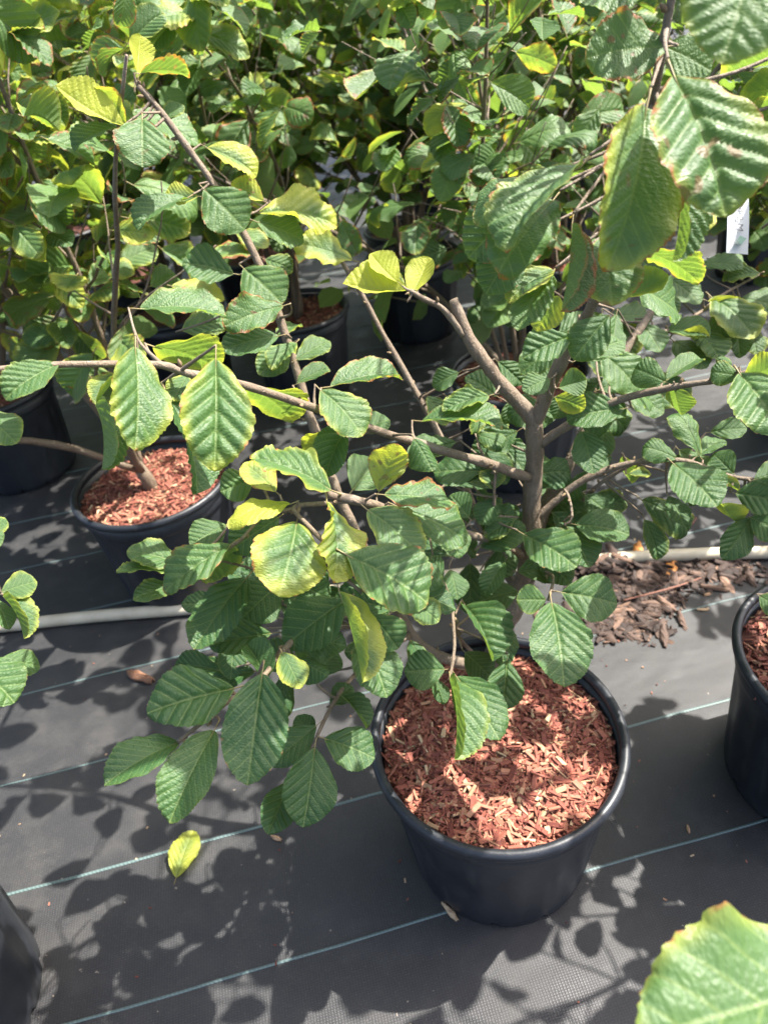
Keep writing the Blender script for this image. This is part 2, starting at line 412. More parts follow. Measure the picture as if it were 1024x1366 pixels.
# ------------------------------------------------------------------ mulch
def chip_shape(rnd, l, w, h):
    V = []
    for sx in (-1, 1):
        for sy in (-1, 1):
            for sz in (-1, 1):
                V.append((sx*l*.5*rnd.uniform(.72, 1.08), sy*w*.5*rnd.uniform(.6, 1.1), sz*h*.5*rnd.uniform(.6, 1.1)))
    F = [(0,1,3,2), (4,6,7,5), (0,4,5,1), (2,3,7,6), (0,2,6,4), (1,5,7,3)]
    return V, F
def chip_pose(rnd, pos, tilt):
    return Matrix.Translation(pos) @ Matrix.Rotation(rnd.uniform(0, 6.283), 4, 'Z') @ Matrix.Rotation(rnd.gauss(0, tilt), 4, 'Y') @ Matrix.Rotation(rnd.gauss(0, tilt*1.4), 4, 'X')
def stuff_chips(name, rnd, poses, sizes, shades, mat):
    V = []; F = []; S = []
    for P_, (l, w, h), sh in zip(poses, sizes, shades):
        v, f = chip_shape(rnd, l, w, h); b = len(V)
        V += [tuple(P_ @ Vector(q)) for q in v]; F += [tuple(b+k for k in q) for q in f]; S += [sh]*8
    me = mesh(name, V, F, (mat,), False); float_attr(me, 'shade', S); return me
rc = random.Random(5)
CHIPS = []
for k in range(12):
    v, f = chip_shape(rc, rc.uniform(.016, .032), rc.uniform(.0045, .0085), rc.uniform(.002, .004)); CHIPS.append(mesh('wood_chip', v, f, (M_CHIP,), False))
def bed_z(x, y, s): return .324 + .007*noise.noise(Vector((x*11+s, y*11, s))) - .006*(math.hypot(x, y)/.19)**4
def shade(r):
    a = r.random()
    return min(1, max(0, r.betavariate(2.2, 2.0)*.8 if a < .80 else r.uniform(.72, 1)))
MULCH_LAB = ['coarse orange red wood chip mulch filling the front pot', 'orange red wood chip mulch in the pot past the bark heap', 'red wood chip mulch in the near pot by the fallen yellow leaf',
             'blurred red wood chip mulch round the forked stem behind the hose', 'red wood chip mulch in the pot behind the front stem', 'red wood chip mulch in the far pot beyond the bark pile',
             'red wood chip mulch in the shaded pot behind the forked stem pot', 'patch of red mulch seen between two stems of the front shrub', 'red mulch in the pot deep behind the leader', 'orange mulch in the pot beside the white plant label']
for i, (x, y, rz, lab) in enumerate(POTS[:len(MULCH_LAB)]):
    if MULCH_LAB[i] is None: continue
    r = random.Random(100+i); q = empty('mulch', (x, y, 0))
    tag(q, MULCH_LAB[i], 'mulch')
    V = [(0, 0, bed_z(0, 0, i))]; F = []; seg = 48; rings = 10
    for a in range(1, rings+1):
        for k in range(seg):
            rr = .196*a/rings; an = 2*math.pi*k/seg; px, py = rr*math.cos(an), rr*math.sin(an); V.append((px, py, bed_z(px, py, i)))
    for k in range(seg): F.append((0, 1+k, 1+(k+1) % seg))
    for a in range(rings-1):
        for k in range(seg): F.append((1+a*seg+k, 1+(a+1)*seg+k, 1+(a+1)*seg+(k+1) % seg, 1+a*seg+(k+1) % seg))
    obj('bed', mesh('mulch_bed', V, F, (M_SOIL,)), q)
    n = 4200 if i == 0 else (1800 if i in (1, 3) else 700)
    P_ = []; S_ = []; H_ = []
    for k in range(n):
        rr = .192*math.sqrt(r.random()); an = r.uniform(0, 6.283); px, py = rr*math.cos(an), rr*math.sin(an)
        P_.append(chip_pose(r, (px, py, bed_z(px, py, i)+r.uniform(.000, .007)), .30))
        b = r.random(); S_.append((r.uniform(.006, .024) if b < .9 else r.uniform(.028, .055), r.uniform(.002, .0065) if b < .9 else r.uniform(.002, .004), r.uniform(.0012, .0035))); H_.append(shade(r))
    o = obj('chip_layer', stuff_chips('chip_layer', r, P_, S_, H_, M_CHIP), q, color=(0, 0, 0, 0)); o['kind'] = 'stuff'
    for k in range(290 if i == 0 else (120 if i in (1, 3) else 0)):
        rr = .188*math.sqrt(r.random()); an = r.uniform(0, 6.283); px, py = rr*math.cos(an), rr*math.sin(an)
        obj('wood_chip', r.choice(CHIPS), q, chip_pose(r, (px, py, bed_z(px, py, i)+r.uniform(.005, .010)), .22), (1, 1, 1, shade(r)))

# ------------------------------------------------------------------ hose
HOSE = [(-1.8662, 1.5301, 0.0178), (-1.4587, 1.5027, 0.0178), (-1.1285, 1.4886, 0.0178), (-0.8453, 1.4769, 0.0178), (-0.5635, 1.4562, 0.0178), (-0.2015, 1.4494, 0.0178), (0.159, 1.4456, 0.0178), (0.3692, 1.4376, 0.0178),
 (0.6792, 1.4183, 0.0178), (1.0179, 1.3671, 0.0178), (1.3394, 1.3065, 0.0178), (1.8379, 1.1942, 0.0178)]
hp = spline([(a, b, c, .0172) for a, b, c in HOSE], 10)
V, F = tube([q[:3] for q in hp], [q[3] for q in hp], 20)
tag(obj('irrigation_pipe', mesh('irrigation_pipe', V, F, (M_HOSE,))), 'cream plastic irrigation pipe lying across the black fabric behind the front pot', 'pipe')

# ------------------------------------------------------------------ shrubs
def add_leaf(parent, key, base, tip, nrm, width, c):
    return obj('leaf', LEAF[key], parent, leaf_matrix(base, tip, nrm, width, width*1.3 if key[:4] in ('fold', 'roll') else None), c)
def wood(name, parent, rows_list, seg=8):
    V = []; F = []
    for rows in rows_list:
        # small knots and nodes along the wood
        pts = []; rad = []
        for k, q in enumerate(rows):
            p_ = Vector(q[:3]); j = noise.noise_vector(p_*22)*.25*q[3]
            pts.append(p_+j); rad.append(q[3]*(1+.22*noise.noise(p_*70)+.10*noise.noise(p_*160)))
        tube(pts, rad, seg, V, F)
    return obj(name, mesh(name, V, F, (M_BARK,)), parent)

# the front shrub: every stem and every leaf one by one (metres, world space)
STEMS = [('trunk',
  [[(0.15786, 0.86991, 0.31, 0.022), (0.18586, 0.86408, 0.42641, 0.019), (0.22535, 0.8808, 0.52108, 0.017), (0.23786, 0.89765, 0.63219, 0.0155), (0.24266, 0.91018, 0.72962, 0.0145), (0.24613, 0.91824, 0.82131, 0.0135)],
   [(0.24469, 0.91499, 0.78156, 0.0026), (0.24575, 0.94235, 0.77822, 0.0017), (0.24099, 0.96942, 0.7773, 0.0013)], [(0.2412, 0.9057, 0.69172, 0.0026), (0.23215, 0.92919, 0.68891, 0.0017), (0.22864, 0.95141, 0.69083, 0.0013)],
   [(0.23934, 0.90051, 0.65265, 0.0026), (0.23762, 0.91778, 0.64918, 0.0017), (0.23235, 0.93344, 0.64794, 0.0013)], [(0.2439, 0.91318, 0.76044, 0.0026), (0.21541, 0.96041, 0.7557, 0.0017), (0.19209, 0.99773, 0.7568, 0.0013)],
   [(0.2419, 0.90803, 0.71072, 0.0026), (0.21603, 0.94298, 0.7036, 0.0017), (0.19986, 0.97942, 0.70298, 0.0013)]]),
 ('branch',
  [[(0.24604, 0.91731, 0.81523, 0.013), (0.22565, 0.92529, 0.84663, 0.0115), (0.1855, 0.94265, 0.90146, 0.0105), (0.15797, 0.96111, 0.94955, 0.0095), (0.14058, 0.98186, 1.00059, 0.0075)],
   [(0.19724, 0.93707, 0.88476, 0.0026), (0.19177, 0.92201, 0.88186, 0.0017), (0.18235, 0.90554, 0.88244, 0.0013)], [(0.21041, 0.9315, 0.86719, 0.0026), (0.19789, 0.97949, 0.83873, 0.0017), (0.18081, 1.01692, 0.81582, 0.0013)],
   [(0.17903, 0.94624, 0.91146, 0.0026), (0.16834, 0.97149, 0.89313, 0.0017), (0.15056, 0.99828, 0.87784, 0.0013)], [(0.22238, 0.92664, 0.85119, 0.0026), (0.22077, 0.96301, 0.82761, 0.0017), (0.21125, 1.0029, 0.8176, 0.0013)]]),
 ('branch',
  [[(0.24604, 0.91731, 0.81523, 0.012), (0.26548, 0.91249, 0.87902, 0.0105), (0.28848, 0.90128, 0.94598, 0.0085), (0.30455, 0.8809, 1.00117, 0.0072), (0.31301, 0.83684, 1.07478, 0.006), (0.30756, 0.76775, 1.18136, 0.005),
    (0.29005, 0.70551, 1.29672, 0.0042), (0.28913, 0.6927, 1.34535, 0.0036), (0.29063, 0.69352, 1.37895, 0.0034), (0.32103, 0.74966, 1.451, 0.003), (0.35738, 0.84653, 1.54278, 0.002)],
   [(0.2884, 0.69516, 1.32614, 0.0026), (0.27703, 0.66686, 1.31864, 0.0017), (0.26649, 0.63252, 1.31254, 0.0013)], [(0.28876, 0.69957, 1.31096, 0.0026), (0.27651, 0.67509, 1.30123, 0.0017), (0.26143, 0.64606, 1.29247, 0.0013)],
   [(0.28848, 0.69761, 1.31669, 0.0026), (0.29437, 0.69478, 1.31438, 0.0017), (0.2988, 0.69209, 1.31327, 0.0013)], [(0.29005, 0.70551, 1.29672, 0.0026), (0.29235, 0.71768, 1.3036, 0.0017), (0.29763, 0.72907, 1.31175, 0.0013)],
   [(0.28798, 0.68878, 1.36652, 0.00242), (0.28788, 0.62272, 1.3758, 0.0017), (0.28077, 0.5473, 1.38682, 0.0013)], [(0.28913, 0.6927, 1.34535, 0.00252), (0.3032, 0.72183, 1.34651, 0.0017), (0.30992, 0.75019, 1.35339, 0.0013)],
   [(0.29268, 0.71469, 1.27778, 0.0026), (0.36189, 0.70996, 1.28431, 0.0017), (0.42689, 0.72019, 1.29946, 0.0013)], [(0.29852, 0.73312, 1.24266, 0.0026), (0.38051, 0.72329, 1.2449, 0.0017), (0.44774, 0.72379, 1.26069, 0.0013)],
   [(0.30063, 0.73999, 1.23007, 0.0026), (0.37374, 0.72173, 1.23146, 0.0017), (0.43317, 0.71219, 1.24445, 0.0013)], [(0.29446, 0.72034, 1.26674, 0.0026), (0.26487, 0.70799, 1.2498, 0.0017), (0.22875, 0.68977, 1.23737, 0.0013)],
   [(0.29852, 0.73312, 1.24266, 0.0026), (0.25498, 0.72869, 1.22826, 0.0017), (0.20078, 0.72093, 1.21924, 0.0013)], [(0.29852, 0.73312, 1.24266, 0.0026), (0.25522, 0.71778, 1.22249, 0.0017), (0.20363, 0.6934, 1.20886, 0.0013)],
   [(0.30063, 0.73999, 1.23007, 0.0026), (0.24914, 0.73498, 1.2135, 0.0017), (0.18645, 0.7284, 1.20016, 0.0013)], [(0.30622, 0.76103, 1.19284, 0.0026), (0.24624, 0.74668, 1.17497, 0.0017), (0.17553, 0.72537, 1.16026, 0.0013)],
   [(0.29644, 0.72652, 1.25496, 0.0026), (0.25839, 0.6824, 1.22092, 0.0017), (0.21957, 0.62496, 1.19043, 0.0013)], [(0.29446, 0.72034, 1.26674, 0.0026), (0.24845, 0.68053, 1.23452, 0.0017), (0.19704, 0.62694, 1.20736, 0.0013)],
   [(0.29268, 0.71469, 1.27778, 0.0026), (0.28995, 0.67597, 1.2541, 0.0017), (0.28481, 0.62983, 1.23148, 0.0013)], [(0.29644, 0.72652, 1.25496, 0.0026), (0.30847, 0.68758, 1.23018, 0.0017), (0.31601, 0.63933, 1.20926, 0.0013)],
   [(0.30865, 0.7745, 1.1702, 0.0026), (0.26456, 0.75537, 1.14414, 0.0017), (0.21199, 0.72659, 1.12404, 0.0013)], [(0.30964, 0.78153, 1.15895, 0.0026), (0.26947, 0.76288, 1.13612, 0.0017), (0.21881, 0.73709, 1.12148, 0.0013)],
   [(0.31128, 0.79609, 1.13651, 0.0026), (0.26968, 0.76304, 1.11582, 0.0017), (0.22197, 0.73297, 1.09454, 0.0013)], [(0.30267, 0.74702, 1.21742, 0.0026), (0.27939, 0.7024, 1.1873, 0.0017), (0.26712, 0.65851, 1.16083, 0.0013)],
   [(0.30964, 0.78153, 1.15895, 0.0026), (0.28498, 0.73581, 1.11763, 0.0017), (0.26934, 0.68272, 1.09768, 0.0013)], [(0.31099, 0.8574, 1.04208, 0.0026), (0.32616, 0.85775, 1.04269, 0.0017), (0.34452, 0.85833, 1.04421, 0.0013)],
   [(0.30695, 0.874, 1.01418, 0.0026), (0.32111, 0.87164, 1.0091, 0.0017), (0.33292, 0.86845, 1.00456, 0.0013)], [(0.299, 0.8912, 0.97833, 0.0026), (0.29509, 0.88326, 0.97585, 0.0017), (0.28894, 0.87464, 0.97496, 0.0013)],
   [(0.27475, 0.90891, 0.90614, 0.0026), (0.26974, 0.89787, 0.90591, 0.0017), (0.26175, 0.88571, 0.90796, 0.0013)], [(0.27233, 0.90989, 0.89924, 0.0026), (0.26532, 0.89198, 0.89528, 0.0017), (0.26268, 0.87453, 0.8955, 0.0013)],
   [(0.26548, 0.91249, 0.87902, 0.0026), (0.26181, 0.90002, 0.87746, 0.0017), (0.26091, 0.88642, 0.87747, 0.0013)], [(0.28197, 0.90552, 0.92666, 0.0026), (0.2851, 0.89869, 0.92428, 0.0017), (0.28992, 0.89261, 0.92349, 0.0013)],
   [(0.35738, 0.84653, 1.54278, 0.0014), (0.35101, 1.03784, 1.52211, 0.0017), (0.37109, 1.20456, 1.51379, 0.0013)], [(0.35738, 0.84653, 1.54278, 0.0014), (0.37314, 1.07981, 1.56623, 0.0017), (0.42237, 1.27816, 1.61214, 0.0013)],
   [(0.35738, 0.84653, 1.54278, 0.0014), (0.4461, 1.08203, 1.58066, 0.0017), (0.53932, 1.27304, 1.63097, 0.0013)], [(0.35738, 0.84653, 1.54278, 0.0014), (0.43602, 1.02091, 1.55866, 0.0017), (0.55618, 1.18613, 1.59282, 0.0013)],
   [(0.35738, 0.84653, 1.54278, 0.0014), (0.4049, 0.99328, 1.51787, 0.0017), (0.48639, 1.13462, 1.50832, 0.0013)], [(0.35738, 0.84653, 1.54278, 0.0014), (0.40974, 1.03399, 1.57438, 0.0017), (0.49166, 1.19261, 1.62461, 0.0013)],
   [(0.35738, 0.84653, 1.54278, 0.0014), (0.47312, 1.06753, 1.56594, 0.0017), (0.61117, 1.25075, 1.59972, 0.0013)], [(0.35738, 0.84653, 1.54278, 0.0014), (0.47729, 0.97094, 1.48978, 0.0017), (0.57476, 1.13187, 1.48146, 0.0013)],
   [(0.2893, 0.69114, 1.3741, 0.0024), (0.25165, 0.60583, 1.45453, 0.002), (0.214, 0.52053, 1.47496, 0.0015)], [(0.35234, 0.8327, 1.52998, 0.0024), (0.35282, 0.76036, 1.63565, 0.002), (0.3533, 0.68802, 1.68132, 0.0015)],  # twigs from here on hold the added shading leaves above the view
   [(0.29744, 0.70502, 1.39712, 0.0024), (0.18167, 0.64833, 1.51532, 0.002), (0.06589, 0.59165, 1.57352, 0.0015)], [(0.30706, 0.72162, 1.41891, 0.0024), (0.24061, 0.62149, 1.56346, 0.002), (0.17417, 0.52137, 1.64801, 0.0015)],
   [(0.29744, 0.70502, 1.39712, 0.0024), (0.19126, 0.64317, 1.51508, 0.002), (0.08508, 0.58133, 1.57305, 0.0015)], [(0.2893, 0.69114, 1.3741, 0.0024), (0.21967, 0.65511, 1.44025, 0.002), (0.15003, 0.61909, 1.4464, 0.0015)],
   [(0.33265, 0.77878, 1.47997, 0.0024), (0.31042, 0.6794, 1.61882, 0.002), (0.2882, 0.58002, 1.69767, 0.0015)], [(0.33265, 0.77878, 1.47997, 0.0024), (0.2871, 0.72374, 1.5821, 0.002), (0.24156, 0.66869, 1.62422, 0.0015)]]),
 ('branch',
  [[(0.24611, 0.90308, 0.60662, 0.012), (0.29991, 0.95515, 0.67345, 0.0115), (0.33566, 0.98359, 0.70994, 0.0105), (0.37986, 1.02704, 0.7657, 0.009), (0.43834, 1.07714, 0.83001, 0.0075), (0.48374, 1.1087, 0.87051, 0.006),
    (0.54261, 1.15484, 0.92973, 0.004)],
   [(0.48374, 1.1087, 0.87051, 0.0026), (0.47797, 1.12142, 0.86573, 0.0017), (0.47315, 1.13148, 0.86214, 0.0013)], [(0.25371, 0.91054, 0.61619, 0.0026), (0.2327, 0.9391, 0.60619, 0.0017), (0.21847, 0.96389, 0.60146, 0.0013)],
   [(0.39677, 1.04216, 0.78512, 0.0026), (0.40742, 1.03344, 0.78219, 0.0017), (0.42105, 1.02272, 0.78125, 0.0013)], [(0.36529, 1.01304, 0.74774, 0.0026), (0.35138, 1.02824, 0.74566, 0.0017), (0.3322, 1.04268, 0.74843, 0.0013)],
   [(0.46524, 1.09592, 0.85411, 0.0026), (0.4402, 1.11309, 0.87238, 0.0017), (0.41231, 1.12505, 0.89163, 0.0013)], [(0.41521, 1.05812, 0.80559, 0.0026), (0.38625, 1.06106, 0.8322, 0.0017), (0.36241, 1.0615, 0.85933, 0.0013)],
   [(0.42131, 1.06327, 0.8122, 0.0026), (0.42645, 1.09195, 0.78839, 0.0017), (0.42519, 1.11612, 0.76896, 0.0013)], [(0.37483, 1.02236, 0.7597, 0.0026), (0.35858, 1.00709, 0.78387, 0.0017), (0.34716, 0.98504, 0.81338, 0.0013)],
   [(0.41521, 1.05812, 0.80559, 0.0026), (0.43512, 1.05041, 0.79334, 0.0017), (0.45152, 1.04612, 0.78681, 0.0013)], [(0.40286, 1.04749, 0.79196, 0.0026), (0.42764, 1.05612, 0.75219, 0.0017), (0.4632, 1.0673, 0.7235, 0.0013)],
   [(0.42131, 1.06327, 0.8122, 0.0026), (0.38448, 1.05515, 0.85354, 0.0017), (0.33537, 1.0444, 0.8993, 0.0013)], [(0.42726, 1.0682, 0.81854, 0.0026), (0.37765, 1.11344, 0.81751, 0.0017), (0.34254, 1.16132, 0.83291, 0.0013)],
   [(0.36075, 1.00846, 0.74186, 0.0026), (0.37189, 0.99715, 0.74623, 0.0017), (0.38145, 0.98244, 0.75225, 0.0013)], [(0.37986, 1.02704, 0.7657, 0.0026), (0.37063, 1.04894, 0.75862, 0.0017), (0.36461, 1.06721, 0.75377, 0.0013)],
   [(0.39086, 1.03693, 0.7784, 0.0026), (0.38259, 1.0353, 0.78204, 0.0017), (0.37638, 1.03388, 0.78781, 0.0013)], [(0.47871, 1.10504, 0.86581, 0.0026), (0.45474, 1.14288, 0.85482, 0.0017), (0.44085, 1.17969, 0.85123, 0.0013)],
   [(0.4568, 1.0904, 0.84703, 0.0026), (0.43697, 1.07942, 0.88017, 0.0017), (0.41317, 1.06098, 0.91591, 0.0013)], [(0.36997, 1.01768, 0.7537, 0.0026), (0.34533, 1.01447, 0.77331, 0.0017), (0.32447, 1.00617, 0.79516, 0.0013)],
   [(0.42131, 1.06327, 0.8122, 0.0026), (0.42141, 1.08781, 0.78673, 0.0017), (0.42931, 1.11136, 0.76823, 0.0013)], [(0.32488, 0.9747, 0.69854, 0.0026), (0.33559, 0.96016, 0.69933, 0.0017), (0.34402, 0.94448, 0.70025, 0.0013)],
   [(0.32488, 0.9747, 0.69854, 0.0026), (0.32833, 0.97433, 0.69188, 0.0017), (0.33352, 0.97405, 0.68679, 0.0013)], [(0.27077, 0.92734, 0.63775, 0.0026), (0.27059, 0.9202, 0.64256, 0.0017), (0.27179, 0.91208, 0.6478, 0.0013)],
   [(0.37986, 1.02704, 0.7657, 0.0026), (0.35889, 1.02848, 0.78457, 0.0017), (0.33391, 1.02718, 0.80412, 0.0013)], [(0.36075, 1.00846, 0.74186, 0.0026), (0.30992, 1.0461, 0.75826, 0.0017), (0.25203, 1.07663, 0.77554, 0.0013)],
   [(0.37986, 1.02704, 0.7657, 0.0026), (0.35557, 1.03004, 0.78455, 0.0017), (0.32334, 1.03673, 0.81083, 0.0013)]]),
 ('branch',
  [[(0.25371, 0.91193, 0.78068, 0.0075), (0.30161, 0.90277, 0.81774, 0.0065), (0.36495, 0.88367, 0.85829, 0.0055), (0.42125, 0.84482, 0.88978, 0.0045), (0.46932, 0.811, 0.91146, 0.0038), (0.50403, 0.79048, 0.93393, 0.003)],
   [(0.30735, 0.90136, 0.82169, 0.0026), (0.30744, 0.8971, 0.81888, 0.0017), (0.30761, 0.8918, 0.81638, 0.0013)], [(0.3709, 0.88056, 0.86185, 0.0026), (0.37611, 0.88182, 0.85142, 0.0017), (0.37885, 0.88314, 0.84279, 0.0013)],
   [(0.34597, 0.89116, 0.84668, 0.0026), (0.34847, 0.94671, 0.8657, 0.0017), (0.35909, 0.99544, 0.8876, 0.0013)], [(0.35248, 0.88891, 0.85071, 0.0026), (0.3597, 0.92492, 0.84855, 0.0017), (0.37407, 0.9606, 0.84846, 0.0013)],
   [(0.48583, 0.80085, 0.92147, 0.00241), (0.47915, 0.8016, 0.92848, 0.0017), (0.4728, 0.80016, 0.93656, 0.0013)], [(0.47767, 0.80572, 0.91627, 0.00254), (0.48073, 0.81101, 0.91823, 0.0017), (0.48284, 0.81765, 0.92208, 0.0013)],
   [(0.42125, 0.84482, 0.88978, 0.0026), (0.41967, 0.84544, 0.89376, 0.0017), (0.41841, 0.84608, 0.89762, 0.0013)], [(0.41062, 0.85258, 0.88426, 0.0026), (0.41705, 0.85739, 0.88345, 0.0017), (0.42209, 0.86344, 0.88461, 0.0013)],
   [(0.40518, 0.85672, 0.88134, 0.0026), (0.40761, 0.86082, 0.8829, 0.0017), (0.41129, 0.86542, 0.88586, 0.0013)]]),
 ('branch',
  [[(0.24854, 0.89664, 0.64717, 0.007), (0.31392, 0.90122, 0.70185, 0.006), (0.37931, 0.88949, 0.73561, 0.005), (0.45472, 0.86249, 0.74976, 0.0042), (0.51568, 0.81721, 0.74046, 0.0035), (0.55915, 0.79446, 0.7438, 0.0028)],
   [(0.44041, 0.8693, 0.74874, 0.0026), (0.43665, 0.8636, 0.75418, 0.0017), (0.43356, 0.85566, 0.7612, 0.0013)], [(0.48099, 0.84461, 0.74712, 0.0026), (0.48516, 0.84968, 0.74691, 0.0017), (0.48882, 0.85625, 0.74871, 0.0013)],
   [(0.46812, 0.85424, 0.7492, 0.0026), (0.47226, 0.85715, 0.74983, 0.0017), (0.47764, 0.86075, 0.7517, 0.0013)], [(0.52093, 0.81392, 0.7403, 0.0024), (0.5241, 0.8179, 0.73703, 0.0017), (0.52668, 0.82307, 0.73546, 0.0013)],
   [(0.54573, 0.80084, 0.7421, 0.00212), (0.54445, 0.7899, 0.72062, 0.0017), (0.53898, 0.77589, 0.70142, 0.0013)], [(0.52093, 0.81392, 0.7403, 0.0024), (0.51258, 0.80642, 0.73271, 0.0017), (0.50687, 0.79751, 0.72752, 0.0013)],
   [(0.53642, 0.80539, 0.74105, 0.00223), (0.53331, 0.80076, 0.74252, 0.0017), (0.53154, 0.79615, 0.7453, 0.0013)], [(0.53138, 0.80801, 0.74064, 0.00229), (0.52905, 0.7915, 0.70368, 0.0017), (0.52155, 0.77468, 0.68024, 0.0013)],
   [(0.53642, 0.80539, 0.74105, 0.00223), (0.52634, 0.78878, 0.72111, 0.0017), (0.52079, 0.76765, 0.70534, 0.0013)], [(0.49325, 0.83457, 0.74439, 0.0026), (0.49055, 0.83174, 0.73886, 0.0017), (0.48894, 0.82785, 0.73437, 0.0013)],
   [(0.44772, 0.866, 0.74938, 0.0026), (0.45698, 0.88951, 0.74533, 0.0017), (0.4695, 0.90936, 0.74292, 0.0013)], [(0.44041, 0.8693, 0.74874, 0.0026), (0.44542, 0.88881, 0.74035, 0.0017), (0.45344, 0.90513, 0.73382, 0.0013)],
   [(0.44041, 0.8693, 0.74874, 0.0026), (0.44468, 0.87484, 0.7132, 0.0017), (0.44956, 0.87269, 0.68191, 0.0013)], [(0.46812, 0.85424, 0.7492, 0.0026), (0.50095, 0.91588, 0.72421, 0.0017), (0.54967, 0.97108, 0.7174, 0.0013)]]),
 ('branch',
  [[(0.30894, 0.93077, 0.60962, 0.004), (0.35583, 0.91397, 0.68568, 0.0032), (0.40062, 0.89746, 0.72957, 0.0025)], [(0.39054, 0.90119, 0.72064, 0.00186), (0.38746, 0.89495, 0.71865, 0.0017), (0.386, 0.88853, 0.71789, 0.0013)],
   [(0.39456, 0.8997, 0.72412, 0.00182), (0.3896, 0.90704, 0.73309, 0.0017), (0.38563, 0.91433, 0.74174, 0.0013)], [(0.34584, 0.91758, 0.67131, 0.00236), (0.33476, 0.91455, 0.67331, 0.0017), (0.32525, 0.90957, 0.67652, 0.0013)],
   [(0.33497, 0.92148, 0.65392, 0.00249), (0.33197, 0.91842, 0.65633, 0.0017), (0.33008, 0.91515, 0.65944, 0.0013)], [(0.31963, 0.92696, 0.62786, 0.0026), (0.32576, 0.93404, 0.6255, 0.0017), (0.3303, 0.94276, 0.62537, 0.0013)],
   [(0.33497, 0.92148, 0.65392, 0.00249), (0.34387, 0.9062, 0.64775, 0.0017), (0.34923, 0.89262, 0.64397, 0.0013)], [(0.36564, 0.91039, 0.69721, 0.00213), (0.39012, 0.91469, 0.672, 0.0017), (0.42042, 0.91479, 0.64906, 0.0013)],
   [(0.40062, 0.89746, 0.72957, 0.00175), (0.45618, 0.93591, 0.68329, 0.0017), (0.5109, 0.95725, 0.64628, 0.0013)],
   [(0.3606, 0.91223, 0.69156, 0.00219), (0.39113, 0.90404, 0.65968, 0.0017), (0.42263, 0.88746, 0.62997, 0.0013)]]),
 ('branch',
  [[(0.23235, 0.89768, 0.72985, 0.0085), (0.17666, 0.88022, 0.77252, 0.0078), (0.12012, 0.86204, 0.81427, 0.007), (0.01472, 0.83127, 0.88866, 0.0062), (-0.06884, 0.79709, 0.95868, 0.0056), (-0.14464, 0.75085, 1.02951, 0.005),
    (-0.19179, 0.7219, 1.06556, 0.0045), (-0.21974, 0.70688, 1.08697, 0.004), (-0.30039, 0.66732, 1.11754, 0.0034), (-0.34565, 0.65055, 1.12856, 0.003), (-0.37767, 0.63151, 1.13666, 0.0025)],
   [(0.05766, 0.84443, 0.85765, 0.0026), (0.05545, 0.86508, 0.86198, 0.0017), (0.05795, 0.88408, 0.87012, 0.0013)], [(0.0246, 0.83454, 0.88125, 0.0026), (0.03614, 0.81635, 0.89131, 0.0017), (0.04986, 0.79347, 0.90297, 0.0013)],
   [(-0.02891, 0.81514, 0.9239, 0.0026), (-0.03456, 0.81684, 0.91831, 0.0017), (-0.0416, 0.81896, 0.91298, 0.0013)], [(-0.02891, 0.81514, 0.9239, 0.0026), (-0.0298, 0.81224, 0.92265, 0.0017), (-0.03111, 0.80874, 0.92168, 0.0013)],
   [(-0.06884, 0.79709, 0.95868, 0.0026), (-0.06773, 0.80811, 0.96991, 0.0017), (-0.06453, 0.8169, 0.98211, 0.0013)],
   [(-0.0609, 0.80101, 0.95167, 0.0026), (-0.06222, 0.81776, 0.95754, 0.0017), (-0.05927, 0.83582, 0.96637, 0.0013)],
   [(-0.10902, 0.77364, 0.99622, 0.0026), (-0.13419, 0.80126, 0.99208, 0.0017), (-0.15559, 0.83271, 0.98819, 0.0013)],
   [(-0.0609, 0.80101, 0.95167, 0.0026), (-0.08604, 0.84249, 0.94461, 0.0017), (-0.1006, 0.88842, 0.94823, 0.0013)],
   [(0.00545, 0.82804, 0.89584, 0.0026), (-0.01159, 0.84297, 0.88422, 0.0017), (-0.02332, 0.85949, 0.87768, 0.0013)], [(0.06911, 0.84766, 0.8497, 0.0026), (0.04853, 0.85833, 0.8277, 0.0017), (0.03431, 0.87117, 0.81205, 0.0013)],
   [(-0.23306, 0.70018, 1.09281, 0.0026), (-0.23122, 0.70802, 1.10559, 0.0017), (-0.22945, 0.71287, 1.11943, 0.0013)],
   [(-0.19777, 0.71839, 1.07063, 0.0026), (-0.17187, 0.70713, 1.08715, 0.0017), (-0.14655, 0.68911, 1.10586, 0.0013)],
   [(-0.26815, 0.68268, 1.10628, 0.00254), (-0.28229, 0.70166, 1.08162, 0.0017), (-0.2957, 0.71437, 1.05909, 0.0013)],
   [(-0.19777, 0.71839, 1.07063, 0.0026), (-0.21134, 0.72673, 1.06144, 0.0017), (-0.22396, 0.7317, 1.05354, 0.0013)],
   [(-0.21108, 0.71123, 1.08233, 0.0026), (-0.23027, 0.7432, 1.08092, 0.0017), (-0.24413, 0.77975, 1.0813, 0.0013)],
   [(-0.36781, 0.63786, 1.13414, 0.00187), (-0.37746, 0.64393, 1.11274, 0.0017), (-0.38356, 0.64758, 1.0925, 0.0013)],
   [(-0.21108, 0.71123, 1.08233, 0.0026), (-0.25007, 0.77967, 1.08556, 0.0017), (-0.27167, 0.85098, 1.09892, 0.0013)],
   [(-0.17996, 0.72901, 1.05691, 0.0026), (-0.1879, 0.74001, 1.05461, 0.0017), (-0.19679, 0.74818, 1.05408, 0.0013)],
   [(-0.24117, 0.6961, 1.09608, 0.0026), (-0.2455, 0.69766, 1.09156, 0.0017), (-0.25057, 0.69797, 1.08787, 0.0013)]]),
 ('branch',
